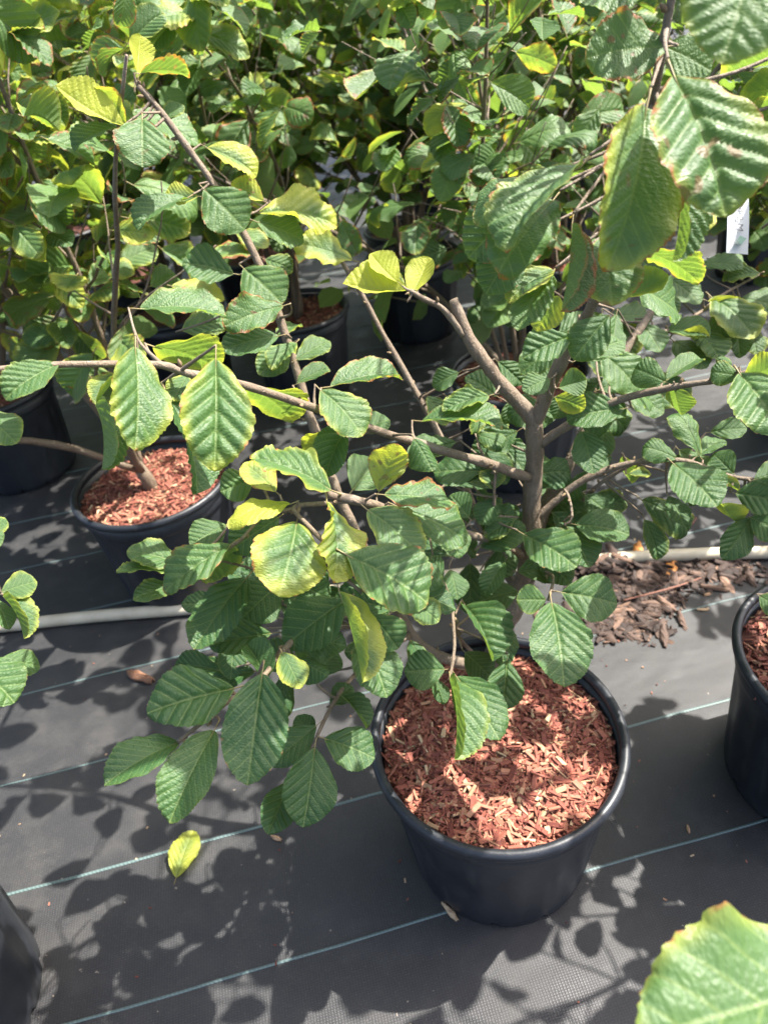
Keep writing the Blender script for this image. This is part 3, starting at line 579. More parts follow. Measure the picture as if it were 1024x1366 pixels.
  [[(0.14126, 0.83076, 0.36738, 0.011), (0.08673, 0.83553, 0.38976, 0.0105), (0.03362, 0.84333, 0.43232, 0.01), (0.00592, 0.86229, 0.48918, 0.0095), (-0.0302, 0.89994, 0.58631, 0.0088), (-0.07019, 0.95449, 0.70513, 0.0082),
    (-0.0949, 1.00456, 0.81008, 0.0077), (-0.11406, 1.06603, 0.92964, 0.007), (-0.14392, 1.12696, 1.05665, 0.0062), (-0.18991, 1.16912, 1.15956, 0.0055), (-0.24379, 1.204, 1.25314, 0.0048), (-0.26838, 1.2125, 1.28845, 0.0042)],
   [(-0.12172, 1.08494, 0.96795, 0.0026), (-0.09768, 1.02748, 0.99466, 0.0017), (-0.08914, 0.96255, 1.03521, 0.0013)],
   [(-0.11654, 1.07223, 0.94215, 0.0026), (-0.10338, 1.01833, 0.96114, 0.0017), (-0.10358, 0.95724, 0.99418, 0.0013)],
   [(-0.26838, 1.2125, 1.28845, 0.0026), (-0.2667, 1.21068, 1.29115, 0.0017), (-0.26491, 1.2096, 1.29533, 0.0013)],
   [(-0.23955, 1.20161, 1.24618, 0.0026), (-0.25639, 1.17624, 1.23867, 0.0017), (-0.27933, 1.15069, 1.24244, 0.0013)],
   [(-0.26838, 1.2125, 1.28845, 0.0026), (-0.2697, 1.21319, 1.29605, 0.0017), (-0.26921, 1.21455, 1.30486, 0.0013)], [(-0.24379, 1.204, 1.25314, 0.0026), (-0.25097, 1.17983, 1.25711, 0.0017), (-0.25854, 1.15045, 1.26242, 0.0013)],
   [(-0.25409, 1.20875, 1.26912, 0.0026), (-0.27237, 1.1955, 1.25625, 0.0017), (-0.29585, 1.17823, 1.24758, 0.0013)], [(-0.24754, 1.20595, 1.25919, 0.0026), (-0.26599, 1.19077, 1.2452, 0.0017), (-0.28786, 1.17509, 1.242, 0.0013)],
   [(-0.25097, 1.20752, 1.26449, 0.0026), (-0.26383, 1.19732, 1.25273, 0.0017), (-0.28002, 1.18823, 1.24785, 0.0013)],
   [(-0.18991, 1.16912, 1.15956, 0.0026), (-0.19921, 1.16347, 1.16007, 0.0017), (-0.20697, 1.15672, 1.16101, 0.0013)],
   [(-0.2123, 1.18486, 1.20046, 0.0026), (-0.20607, 1.19374, 1.20275, 0.0017), (-0.1976, 1.20218, 1.20574, 0.0013)],
   [(-0.18492, 1.16528, 1.14976, 0.0026), (-0.19363, 1.15646, 1.14598, 0.0017), (-0.20559, 1.14712, 1.14554, 0.0013)],
   [(-0.18991, 1.16912, 1.15956, 0.0026), (-0.20183, 1.15804, 1.15383, 0.0017), (-0.21684, 1.14373, 1.15102, 0.0013)],
   [(-0.14392, 1.12696, 1.05665, 0.0026), (-0.15824, 1.12547, 1.05158, 0.0017), (-0.17046, 1.12194, 1.04758, 0.0013)],
   [(-0.14023, 1.12163, 1.04489, 0.0026), (-0.15402, 1.11783, 1.03697, 0.0017), (-0.17156, 1.1134, 1.03398, 0.0013)],
   [(-0.16541, 1.14967, 1.1102, 0.0026), (-0.15577, 1.15589, 1.11038, 0.0017), (-0.1433, 1.16277, 1.11209, 0.0013)], [(-0.16078, 1.14553, 1.1, 0.0026), (-0.15235, 1.15159, 1.1, 0.0017), (-0.14157, 1.15768, 1.1009, 0.0013)],
   [(-0.16541, 1.14967, 1.1102, 0.0026), (-0.13651, 1.16125, 1.10887, 0.0017), (-0.11326, 1.1748, 1.11699, 0.0013)],
   [(-0.23955, 1.20161, 1.24618, 0.0026), (-0.24623, 1.20325, 1.24299, 0.0017), (-0.25165, 1.20582, 1.24161, 0.0013)],
   [(-0.11174, 1.05985, 0.91731, 0.0026), (-0.11004, 1.05811, 0.92091, 0.0017), (-0.1091, 1.05552, 0.92534, 0.0013)],
   [(-0.10963, 1.05359, 0.90501, 0.0026), (-0.11136, 1.04926, 0.90652, 0.0017), (-0.1122, 1.04559, 0.90905, 0.0013)],
   [(-0.00417, 0.87168, 0.51468, 0.0026), (0.03866, 0.87268, 0.52583, 0.0017), (0.07197, 0.87421, 0.54304, 0.0013)],
   [(-0.11909, 1.07855, 0.95495, 0.0026), (-0.13035, 1.08497, 0.9438, 0.0017), (-0.13931, 1.09448, 0.93536, 0.0013)],
   [(-0.14392, 1.12696, 1.05665, 0.0026), (-0.14751, 1.15872, 1.03956, 0.0017), (-0.15251, 1.18595, 1.0226, 0.0013)],
   [(-0.1303, 1.10397, 1.00722, 0.0026), (-0.22526, 1.1154, 0.97011, 0.0017), (-0.29985, 1.13433, 0.94901, 0.0013)],
   [(-0.11406, 1.06603, 0.92964, 0.0026), (-0.10373, 1.06111, 0.93468, 0.0017), (-0.09497, 1.05352, 0.94193, 0.0013)],
   [(-0.14783, 1.13197, 1.06796, 0.0026), (-0.15271, 1.18085, 1.04158, 0.0017), (-0.14662, 1.22694, 1.0199, 0.0013)]]),
 ('branch',
  [[(0.21705, 0.89452, 0.48174, 0.008), (0.1808, 0.97874, 0.54102, 0.0072), (0.15124, 1.0451, 0.62619, 0.0066), (0.10284, 1.12131, 0.74027, 0.006), (0.05082, 1.18138, 0.8499, 0.0052), (0.01285, 1.22322, 0.93614, 0.0045),
    (-0.01716, 1.24645, 0.99848, 0.0035)],
   [(-0.00453, 1.23745, 0.9727, 0.0026), (0.00751, 1.23397, 0.97898, 0.0017), (0.0165, 1.23049, 0.98934, 0.0013)], [(0.1694, 1.0061, 0.57184, 0.0026), (0.2065, 1.01436, 0.57548, 0.0017), (0.24904, 1.01531, 0.58381, 0.0013)],
   [(0.14718, 1.05239, 0.63644, 0.0026), (0.12689, 1.01655, 0.65234, 0.0017), (0.11584, 0.98338, 0.6735, 0.0013)], [(0.16678, 1.01242, 0.58018, 0.0026), (0.11017, 1.00564, 0.56868, 0.0017), (0.06357, 0.9917, 0.56443, 0.0013)],
   [(0.13822, 1.06775, 0.65843, 0.0026), (0.18984, 1.05695, 0.67419, 0.0017), (0.23312, 1.05554, 0.7016, 0.0013)], [(0.18821, 0.96169, 0.52656, 0.0026), (0.16403, 0.94224, 0.54264, 0.0017), (0.13807, 0.91474, 0.56219, 0.0013)],
   [(0.20077, 0.93248, 0.50606, 0.0026), (0.19573, 0.92195, 0.51452, 0.0017), (0.19391, 0.91268, 0.5258, 0.0013)], [(0.1694, 1.0061, 0.57184, 0.0026), (0.14055, 0.97595, 0.59112, 0.0017), (0.11692, 0.93967, 0.61193, 0.0013)],
   [(0.14718, 1.05239, 0.63644, 0.0026), (0.11263, 1.02746, 0.64013, 0.0017), (0.07515, 0.99168, 0.65116, 0.0013)], [(0.12337, 1.09152, 0.69357, 0.0026), (0.14472, 1.07122, 0.71346, 0.0017), (0.17494, 1.05351, 0.73929, 0.0013)],
   [(0.09772, 1.12806, 0.75152, 0.0026), (0.1092, 1.09877, 0.77686, 0.0017), (0.12768, 1.06571, 0.80416, 0.0013)], [(0.09245, 1.13465, 0.76285, 0.0026), (0.09324, 1.10869, 0.78328, 0.0017), (0.09741, 1.0769, 0.8055, 0.0013)],
   [(0.09245, 1.13465, 0.76285, 0.0026), (0.15176, 1.12161, 0.79895, 0.0017), (0.22317, 1.10184, 0.83817, 0.0013)]]),
 ('branch',
  [[(0.22777, 0.88854, 0.57169, 0.007), (0.1682, 0.86436, 0.63828, 0.0062), (0.12092, 0.82893, 0.69042, 0.0058), (0.04795, 0.76323, 0.78507, 0.0058), (-0.01887, 0.70209, 0.8693, 0.0062), (-0.06301, 0.6886, 0.9008, 0.0056)],
   [(0.15392, 0.85551, 0.65364, 0.0026), (0.14355, 0.85315, 0.64262, 0.0017), (0.13608, 0.85107, 0.63529, 0.0013)], [(0.18028, 0.87031, 0.62482, 0.0026), (0.15835, 0.86013, 0.60297, 0.0017), (0.14302, 0.85061, 0.58782, 0.0013)],
   [(0.10787, 0.81766, 0.7068, 0.0026), (0.11821, 0.81634, 0.71418, 0.0017), (0.12693, 0.81722, 0.726, 0.0013)], [(-0.03517, 0.69411, 0.88362, 0.0026), (-0.0313, 0.68572, 0.88618, 0.0017), (-0.02575, 0.67581, 0.88967, 0.0013)],
   [(-0.0244, 0.69875, 0.87473, 0.0026), (-0.01726, 0.69521, 0.88188, 0.0017), (-0.0073, 0.69155, 0.89066, 0.0013)], [(-0.00068, 0.71678, 0.84824, 0.0026), (0.00288, 0.71588, 0.85248, 0.0017), (0.00765, 0.71472, 0.85714, 0.0013)],
   [(-0.00705, 0.71119, 0.856, 0.0026), (-0.00738, 0.71791, 0.85668, 0.0017), (-0.00692, 0.72488, 0.86031, 0.0013)], [(-0.01313, 0.70625, 0.86306, 0.0026), (-0.02861, 0.72099, 0.85918, 0.0017), (-0.04105, 0.74, 0.86019, 0.0013)],
   [(-0.05372, 0.69015, 0.89533, 0.0026), (-0.04993, 0.68586, 0.89878, 0.0017), (-0.04757, 0.68179, 0.90444, 0.0013)],
   [(0.06256, 0.77656, 0.76613, 0.0026), (0.07062, 0.78161, 0.76965, 0.0017), (0.07912, 0.78453, 0.77415, 0.0013)], [(0.05511, 0.76975, 0.77584, 0.0026), (0.05813, 0.75392, 0.75826, 0.0017), (0.05858, 0.7334, 0.74311, 0.0013)],
   [(0.04092, 0.75671, 0.79415, 0.0026), (0.02225, 0.72197, 0.75528, 0.0017), (0.0127, 0.67894, 0.72287, 0.0013)], [(0.11463, 0.82357, 0.69822, 0.0026), (0.10064, 0.81234, 0.67762, 0.0017), (0.08712, 0.79524, 0.65951, 0.0013)],
   [(-0.00068, 0.71678, 0.84824, 0.0026), (-0.01, 0.70016, 0.82598, 0.0017), (-0.01671, 0.67862, 0.80517, 0.0013)], [(0.14963, 0.85245, 0.65814, 0.0026), (0.12968, 0.89276, 0.66009, 0.0017), (0.10421, 0.92871, 0.66292, 0.0013)],
   [(0.13182, 0.83814, 0.67751, 0.0026), (0.11776, 0.83209, 0.65841, 0.0017), (0.09967, 0.83003, 0.6437, 0.0013)], [(0.1682, 0.86436, 0.63828, 0.0026), (0.17715, 0.84693, 0.63388, 0.0017), (0.18295, 0.82609, 0.63181, 0.0013)],
   [(0.04795, 0.76323, 0.78507, 0.0026), (0.04389, 0.75318, 0.7721, 0.0017), (0.03608, 0.74252, 0.76108, 0.0013)], [(0.05511, 0.76975, 0.77584, 0.0026), (0.02519, 0.76548, 0.74211, 0.0017), (-0.01477, 0.76552, 0.71778, 0.0013)],
   [(0.08565, 0.79769, 0.73574, 0.0026), (0.03836, 0.81408, 0.71125, 0.0017), (-0.00736, 0.82031, 0.68987, 0.0013)]]),
 ('twig',
  [[(-0.03615, 0.69387, 0.88316, 0.0032), (-0.07158, 0.68264, 0.89315, 0.0028), (-0.10411, 0.6707, 0.90224, 0.0026), (-0.08856, 0.64795, 0.88931, 0.0026), (-0.05938, 0.61263, 0.86838, 0.0026), (-0.05349, 0.58996, 0.85556, 0.0026),
    (-0.0369, 0.57089, 0.84736, 0.002)],
   [(-0.10201, 0.66298, 0.89904, 0.00181), (-0.1007, 0.66587, 0.89654, 0.0017), (-0.09957, 0.66794, 0.89456, 0.0013)],
   [(-0.06142, 0.61571, 0.87018, 0.00182), (-0.06051, 0.61338, 0.87552, 0.0017), (-0.05841, 0.61043, 0.8814, 0.0013)],
   [(-0.05219, 0.58782, 0.85451, 0.00179), (-0.05737, 0.58525, 0.85573, 0.0017), (-0.06233, 0.58128, 0.8577, 0.0013)],
   [(-0.10073, 0.67379, 0.90184, 0.00184), (-0.09859, 0.67225, 0.9061, 0.0017), (-0.09759, 0.67008, 0.91151, 0.0013)]]),
 ('branch',
  [[(0.00539, 0.8599, 0.48611, 0.006), (-0.06899, 0.72951, 0.62791, 0.0048), (-0.11912, 0.63991, 0.72442, 0.0042), (-0.13966, 0.58034, 0.76187, 0.0036), (-0.15863, 0.51519, 0.79213, 0.0031), (-0.18346, 0.48569, 0.80309, 0.0026),
    (-0.20955, 0.45398, 0.8112, 0.0023), (-0.23382, 0.434, 0.80997, 0.0018)],
   [(-0.12238, 0.63276, 0.73059, 0.0026), (-0.12871, 0.66208, 0.75174, 0.0017), (-0.14162, 0.68572, 0.77849, 0.0013)],
   [(-0.12751, 0.62001, 0.74022, 0.0026), (-0.13881, 0.62572, 0.73844, 0.0017), (-0.15328, 0.63054, 0.74005, 0.0013)],
   [(-0.11912, 0.63991, 0.72442, 0.0026), (-0.08188, 0.64875, 0.74217, 0.0017), (-0.05258, 0.65241, 0.76659, 0.0013)],
   [(-0.13298, 0.60313, 0.75024, 0.0026), (-0.14334, 0.60714, 0.75126, 0.0017), (-0.15138, 0.61089, 0.75362, 0.0013)],
   [(-0.10702, 0.66329, 0.70123, 0.0026), (-0.08224, 0.65901, 0.70503, 0.0017), (-0.05569, 0.649, 0.71171, 0.0013)], [(-0.11138, 0.65525, 0.70962, 0.0026), (-0.077, 0.65633, 0.72102, 0.0017), (-0.03785, 0.6508, 0.73561, 0.0013)],
   [(-0.15448, 0.52602, 0.78743, 0.00224), (-0.15567, 0.52313, 0.7786, 0.0017), (-0.15759, 0.52188, 0.77211, 0.0013)],
   [(-0.14708, 0.55297, 0.77542, 0.00237), (-0.14352, 0.55566, 0.78284, 0.0017), (-0.13915, 0.55643, 0.79141, 0.0013)],
   [(-0.1378, 0.58639, 0.75868, 0.00256), (-0.13662, 0.58384, 0.75136, 0.0017), (-0.13391, 0.58051, 0.7449, 0.0013)],
   [(-0.11912, 0.63991, 0.72442, 0.0026), (-0.12518, 0.66084, 0.74819, 0.0017), (-0.12488, 0.67916, 0.77489, 0.0013)],
   [(-0.17315, 0.49594, 0.79984, 0.00195), (-0.17232, 0.49637, 0.80284, 0.0017), (-0.1722, 0.49642, 0.80684, 0.0013)],
   [(-0.1656, 0.50379, 0.79693, 0.00206), (-0.15507, 0.505, 0.8147, 0.0017), (-0.14529, 0.50129, 0.83526, 0.0013)],
   [(-0.22595, 0.43999, 0.81082, 0.00138), (-0.22658, 0.44184, 0.80662, 0.0017), (-0.22792, 0.44305, 0.80347, 0.0013)],
   [(-0.20181, 0.4627, 0.80955, 0.00168), (-0.19761, 0.45899, 0.80935, 0.0017), (-0.19402, 0.45406, 0.80995, 0.0013)],
   [(-0.09742, 0.68028, 0.68268, 0.0026), (-0.1182, 0.69544, 0.67947, 0.0017), (-0.13872, 0.70679, 0.67666, 0.0013)],
   [(-0.0622, 0.74148, 0.61492, 0.0026), (-0.10425, 0.78217, 0.61419, 0.0017), (-0.15949, 0.81671, 0.62876, 0.0013)], [(-0.08104, 0.7085, 0.65105, 0.0026), (-0.15983, 0.7551, 0.6283, 0.0017), (-0.26258, 0.80266, 0.63175, 0.0013)],
   [(-0.05448, 0.75506, 0.60018, 0.0026), (-0.04966, 0.78465, 0.63046, 0.0017), (-0.04438, 0.8056, 0.66424, 0.0013)],
   [(-0.09221, 0.68929, 0.67261, 0.0026), (-0.141, 0.69208, 0.63186, 0.0017), (-0.20509, 0.69105, 0.60505, 0.0013)],
   [(-0.09742, 0.68028, 0.68268, 0.0026), (-0.14908, 0.73014, 0.6863, 0.0017), (-0.20511, 0.76707, 0.69423, 0.0013)],
   [(-0.06899, 0.72951, 0.62791, 0.0026), (-0.03651, 0.73764, 0.65309, 0.0017), (0.00562, 0.74018, 0.68546, 0.0013)],
   [(-0.07512, 0.71876, 0.63966, 0.0026), (-0.14019, 0.75857, 0.63815, 0.0017), (-0.1903, 0.79374, 0.64518, 0.0013)],
   [(-0.06899, 0.72951, 0.62791, 0.0026), (-0.03165, 0.72838, 0.63389, 0.0017), (-0.00232, 0.72852, 0.64903, 0.0013)],
   [(-0.11138, 0.65525, 0.70962, 0.0026), (-0.17148, 0.65609, 0.66982, 0.0017), (-0.24927, 0.66032, 0.64751, 0.0013)],
   [(-0.0622, 0.74148, 0.61492, 0.0026), (-0.05121, 0.75719, 0.63214, 0.0017), (-0.04593, 0.77043, 0.65478, 0.0013)],
   [(-0.10236, 0.67163, 0.69224, 0.0026), (-0.18412, 0.71439, 0.69118, 0.0017), (-0.24646, 0.76384, 0.70566, 0.0013)],
   [(-0.10702, 0.66329, 0.70123, 0.0026), (-0.16936, 0.69171, 0.68403, 0.0017), (-0.23318, 0.70551, 0.6733, 0.0013)], [(-0.10236, 0.67163, 0.69224, 0.0026), (-0.12193, 0.7236, 0.72007, 0.0017), (-0.1407, 0.76589, 0.7495, 0.0013)],
   [(-0.09221, 0.68929, 0.67261, 0.0026), (-0.12699, 0.68729, 0.64604, 0.0017), (-0.16516, 0.67766, 0.62164, 0.0013)],
   [(-0.07512, 0.71876, 0.63966, 0.0026), (-0.12702, 0.77341, 0.65977, 0.0017), (-0.17476, 0.81732, 0.68126, 0.0013)],
   [(-0.11138, 0.65525, 0.70962, 0.0026), (-0.11275, 0.70504, 0.74692, 0.0017), (-0.11419, 0.74221, 0.78956, 0.0013)],
   [(-0.0622, 0.74148, 0.61492, 0.0026), (-0.10895, 0.78507, 0.62119, 0.0017), (-0.17001, 0.829, 0.65141, 0.0013)]]),
 ('branch',
  [[(0.01352, 0.84297, 0.46439, 0.005), (-0.04921, 0.71009, 0.57044, 0.0038), (-0.08587, 0.63132, 0.61579, 0.0032), (-0.10871, 0.58622, 0.62298, 0.0028), (-0.12966, 0.53689, 0.62475, 0.002)],
   [(-0.09827, 0.60693, 0.6221, 0.00211), (-0.11328, 0.61157, 0.63694, 0.0017), (-0.1247, 0.62026, 0.65606, 0.0013)],
   [(-0.12842, 0.53985, 0.62467, 0.00143), (-0.12522, 0.53908, 0.63195, 0.0017), (-0.12247, 0.53649, 0.64014, 0.0013)],
   [(-0.12966, 0.53689, 0.62475, 0.0014), (-0.14544, 0.53426, 0.6021, 0.0017), (-0.16363, 0.52563, 0.58448, 0.0013)],
   [(-0.12684, 0.54367, 0.6246, 0.00148), (-0.12473, 0.54406, 0.62893, 0.0017), (-0.12151, 0.54405, 0.63384, 0.0013)],
   [(-0.09609, 0.61106, 0.62167, 0.00213), (-0.09508, 0.61084, 0.62678, 0.0017), (-0.09337, 0.60958, 0.63253, 0.0013)],
   [(-0.10243, 0.599, 0.62242, 0.00206), (-0.10759, 0.59996, 0.61741, 0.0017), (-0.11151, 0.60184, 0.6138, 0.0013)],
   [(-0.12288, 0.55328, 0.62443, 0.0016), (-0.12539, 0.55456, 0.61268, 0.0017), (-0.12929, 0.55763, 0.60434, 0.0013)],
   [(-0.05843, 0.69033, 0.58401, 0.00255), (-0.02828, 0.68551, 0.58761, 0.0017), (-0.00445, 0.68053, 0.59956, 0.0013)],
   [(-0.054, 0.69987, 0.57761, 0.0026), (-0.09749, 0.71199, 0.55458, 0.0017), (-0.15253, 0.72955, 0.54468, 0.0013)],
   [(-0.03033, 0.75016, 0.53975, 0.0026), (-0.02704, 0.7569, 0.54999, 0.0017), (-0.02419, 0.76057, 0.56257, 0.0013)],
   [(-0.03033, 0.75016, 0.53975, 0.0026), (-0.01014, 0.75217, 0.5534, 0.0017), (0.01142, 0.74813, 0.57129, 0.0013)],
   [(-0.03033, 0.75016, 0.53975, 0.0026), (-0.02329, 0.74964, 0.54399, 0.0017), (-0.01728, 0.74749, 0.54946, 0.0013)]]),
 ('twig',
  [[(0.22564, 0.87784, 0.54169, 0.004), (0.23757, 0.82027, 0.59796, 0.0028), (0.24078, 0.77012, 0.63121, 0.0024), (0.21874, 0.71514, 0.642, 0.0022)],
   [(0.22718, 0.7334, 0.63954, 0.00158), (0.22922, 0.73218, 0.64072, 0.0017), (0.23196, 0.73069, 0.64243, 0.0013)], [(0.21874, 0.71514, 0.642, 0.00154), (0.21948, 0.71519, 0.64953, 0.0017), (0.22, 0.71339, 0.65812, 0.0013)],
   [(0.22214, 0.72269, 0.64089, 0.00156), (0.2229, 0.72237, 0.63718, 0.0017), (0.22286, 0.72209, 0.63425, 0.0013)], [(0.23667, 0.82599, 0.59301, 0.00203), (0.22216, 0.81576, 0.58384, 0.0017), (0.20259, 0.80508, 0.5784, 0.0013)],
   [(0.23667, 0.82599, 0.59301, 0.00203), (0.23589, 0.84017, 0.60241, 0.0017), (0.23695, 0.85102, 0.61411, 0.0013)],
   [(0.23757, 0.82027, 0.59796, 0.00196), (0.21147, 0.82161, 0.59894, 0.0017), (0.19097, 0.8224, 0.60422, 0.0013)]]),
 ('twig',
  [[(0.13425, 0.82661, 0.39459, 0.004), (0.09282, 0.77352, 0.52169, 0.003), (0.08199, 0.73759, 0.62201, 0.0026), (0.07519, 0.68673, 0.60554, 0.0024), (0.06117, 0.646, 0.58581, 0.0022)],
   [(0.08456, 0.75221, 0.59158, 0.0019), (0.09268, 0.76766, 0.59517, 0.0017), (0.10177, 0.77944, 0.60081, 0.0013)], [(0.08719, 0.76195, 0.55744, 0.00198), (0.11753, 0.78158, 0.56323, 0.0017), (0.148, 0.79371, 0.5722, 0.0013)],
   [(0.08719, 0.76195, 0.55744, 0.00198), (0.12401, 0.73892, 0.54937, 0.0017), (0.15759, 0.70702, 0.54506, 0.0013)], [(0.06612, 0.65887, 0.59244, 0.00159), (0.06553, 0.66263, 0.58532, 0.0017), (0.06557, 0.6648, 0.57941, 0.0013)],
   [(0.06457, 0.65491, 0.59038, 0.00157), (0.06402, 0.65705, 0.58813, 0.0017), (0.06274, 0.65924, 0.58653, 0.0013)], [(0.06319, 0.65138, 0.58855, 0.00156), (0.05145, 0.67024, 0.56671, 0.0017), (0.04087, 0.68297, 0.54798, 0.0013)],
   [(0.09282, 0.77352, 0.52169, 0.0021), (0.09278, 0.76555, 0.51664, 0.0017), (0.09417, 0.75597, 0.51252, 0.0013)], [(0.08118, 0.73306, 0.6251, 0.0018), (0.07976, 0.74234, 0.64063, 0.0017), (0.07521, 0.75515, 0.66304, 0.0013)],
   [(0.08398, 0.74893, 0.60134, 0.00188), (0.06743, 0.79145, 0.61368, 0.0017), (0.05278, 0.82568, 0.62866, 0.0013)], [(0.08118, 0.73306, 0.6251, 0.0018), (0.05238, 0.74046, 0.62592, 0.0017), (0.016, 0.75042, 0.63533, 0.0013)]]),
 ('twig',
  [[(0.16563, 0.86383, 0.63759, 0.0034), (0.17156, 0.87124, 0.69592, 0.0028), (0.17437, 0.87681, 0.7356, 0.0024), (0.17951, 0.88935, 0.75169, 0.0018)],
   [(0.17371, 0.87528, 0.72947, 0.00174), (0.1728, 0.87187, 0.72951, 0.0017), (0.17199, 0.86918, 0.73044, 0.0013)], [(0.17951, 0.88935, 0.75169, 0.00126), (0.17342, 0.93927, 0.74261, 0.0017), (0.17641, 0.98326, 0.73954, 0.0013)],
   [(0.16982, 0.86892, 0.67795, 0.00209), (0.18259, 0.85204, 0.67836, 0.0017), (0.19901, 0.83074, 0.68281, 0.0013)], [(0.17048, 0.86976, 0.68451, 0.00204), (0.15724, 0.88557, 0.68198, 0.0017), (0.14786, 0.89955, 0.6818, 0.0013)],
   [(0.1728, 0.87327, 0.71427, 0.00184), (0.17686, 0.87974, 0.71319, 0.0017), (0.17989, 0.88523, 0.71262, 0.0013)], [(0.16707, 0.86556, 0.65139, 0.00228), (0.167, 0.89453, 0.64607, 0.0017), (0.15989, 0.9239, 0.64719, 0.0013)],
   [(0.17951, 0.88935, 0.75169, 0.00126), (0.17701, 0.8998, 0.74571, 0.0017), (0.17164, 0.91111, 0.74204, 0.0013)], [(0.17228, 0.87236, 0.70543, 0.0019), (0.15915, 0.90333, 0.70308, 0.0017), (0.15006, 0.93003, 0.70239, 0.0013)],
   [(0.17951, 0.88935, 0.75169, 0.00126), (0.16605, 0.9366, 0.75172, 0.0017), (0.14071, 0.98473, 0.75868, 0.0013)], [(0.17301, 0.87371, 0.7184, 0.00182), (0.1348, 0.90743, 0.71087, 0.0017), (0.10742, 0.94047, 0.71557, 0.0013)],
   [(0.17048, 0.86976, 0.68451, 0.00204), (0.19183, 0.86696, 0.68148, 0.0017), (0.20886, 0.86293, 0.68102, 0.0013)], [(0.17156, 0.87124, 0.69592, 0.00196), (0.17764, 0.89909, 0.68992, 0.0017), (0.18184, 0.92196, 0.68576, 0.0013)],
   [(0.17951, 0.88935, 0.75169, 0.00126), (0.1696, 0.92949, 0.75593, 0.0017), (0.16373, 0.96307, 0.76286, 0.0013)], [(0.17951, 0.88935, 0.75169, 0.00126), (0.16683, 0.92713, 0.7659, 0.0017), (0.16111, 0.95929, 0.7847, 0.0013)]]),
 ('twig',
  [[(0.14903, 0.95918, 0.95521, 0.005), (0.12161, 0.96578, 0.99621, 0.0044), (0.09416, 0.96759, 1.01481, 0.004), (0.07742, 0.97064, 1.02686, 0.003)],
   [(0.08589, 0.96887, 1.02068, 0.00252), (0.08796, 0.97145, 1.0224, 0.0017), (0.08915, 0.97423, 1.025, 0.0013)], [(0.07742, 0.97064, 1.02686, 0.0021), (0.07354, 0.97437, 1.02821, 0.0017), (0.0688, 0.9791, 1.03169, 0.0013)],
   [(0.08088, 0.96991, 1.02434, 0.00227), (0.07612, 0.96659, 1.01812, 0.0017), (0.07226, 0.96448, 1.01419, 0.0013)], [(0.07953, 0.97021, 1.02533, 0.0022), (0.08268, 0.98767, 1.01879, 0.0017), (0.08211, 1.007, 1.01779, 0.0013)]]),
 ('twig',
  [[(-0.10436, 0.67097, 0.90095, 0.0022), (-0.14151, 0.66281, 0.90025, 0.002), (-0.17675, 0.63806, 0.88475, 0.0018), (-0.25384, 0.65805, 0.84532, 0.0014)],
   [(-0.11663, 0.66909, 0.90143, 0.00149), (-0.11834, 0.68736, 0.89538, 0.0017), (-0.12325, 0.70846, 0.89564, 0.0013)],
   [(-0.1336, 0.66564, 0.90135, 0.00143), (-0.13866, 0.71009, 0.89453, 0.0017), (-0.15343, 0.75059, 0.89646, 0.0013)],
   [(-0.11663, 0.66909, 0.90143, 0.00149), (-0.11725, 0.68917, 0.88332, 0.0017), (-0.12269, 0.70593, 0.86926, 0.0013)],
   [(-0.17675, 0.63806, 0.88475, 0.00126), (-0.17547, 0.64511, 0.88157, 0.0017), (-0.17538, 0.65232, 0.87852, 0.0013)],
   [(-0.25384, 0.65805, 0.84532, 0.00098), (-0.25241, 0.6742, 0.82776, 0.0017), (-0.25537, 0.69027, 0.81716, 0.0013)],
   [(-0.25384, 0.65805, 0.84532, 0.00098), (-0.25491, 0.67423, 0.82516, 0.0017), (-0.26059, 0.68872, 0.81202, 0.0013)],
   [(-0.25384, 0.65805, 0.84532, 0.00098), (-0.25857, 0.6706, 0.81998, 0.0017), (-0.26807, 0.67963, 0.80127, 0.0013)],
   [(-0.24907, 0.65665, 0.84777, 0.001), (-0.22182, 0.71262, 0.83104, 0.0017), (-0.20568, 0.76046, 0.82546, 0.0013)],
   [(-0.2175, 0.64651, 0.86407, 0.00111), (-0.19363, 0.66998, 0.83022, 0.0017), (-0.17521, 0.68519, 0.80303, 0.0013)],
   [(-0.25384, 0.65805, 0.84532, 0.00098), (-0.23187, 0.7068, 0.81463, 0.0017), (-0.19557, 0.75409, 0.79258, 0.0013)],
   [(-0.25384, 0.65805, 0.84532, 0.00098), (-0.23637, 0.69235, 0.78905, 0.0017), (-0.22568, 0.71446, 0.74044, 0.0013)],
   [(-0.25384, 0.65805, 0.84532, 0.00098), (-0.25744, 0.72393, 0.78208, 0.0017), (-0.24456, 0.77969, 0.73001, 0.0013)]]),
 ('twig',
  [[(0.29363, 0.95568, 0.67413, 0.0028), (0.29337, 0.88371, 0.69565, 0.0022), (0.28661, 0.83854, 0.68649, 0.002), (0.26855, 0.8173, 0.69177, 0.0016)],
   [(0.28518, 0.83536, 0.68646, 0.00138), (0.2838, 0.83552, 0.68138, 0.0017), (0.28343, 0.83517, 0.67718, 0.0013)],
   [(0.28777, 0.84197, 0.68696, 0.00142), (0.28221, 0.84522, 0.67962, 0.0017), (0.27713, 0.84653, 0.67328, 0.0013)]]),
 ('branch',
  [[(0.45936, 1.0911, 0.84792, 0.005), (0.53765, 1.13896, 0.82799, 0.004), (0.6252, 1.2011, 0.8264, 0.0032), (0.67312, 1.23365, 0.83563, 0.0026), (0.76747, 1.28068, 0.84719, 0.002)],
   [(0.76747, 1.28068, 0.84719, 0.0014), (0.7693, 1.27607, 0.85061, 0.0017), (0.76972, 1.27169, 0.85497, 0.0013)], [(0.65251, 1.22101, 0.83125, 0.00198), (0.64652, 1.2253, 0.84013, 0.0017), (0.6415, 1.22727, 0.85023, 0.0013)],
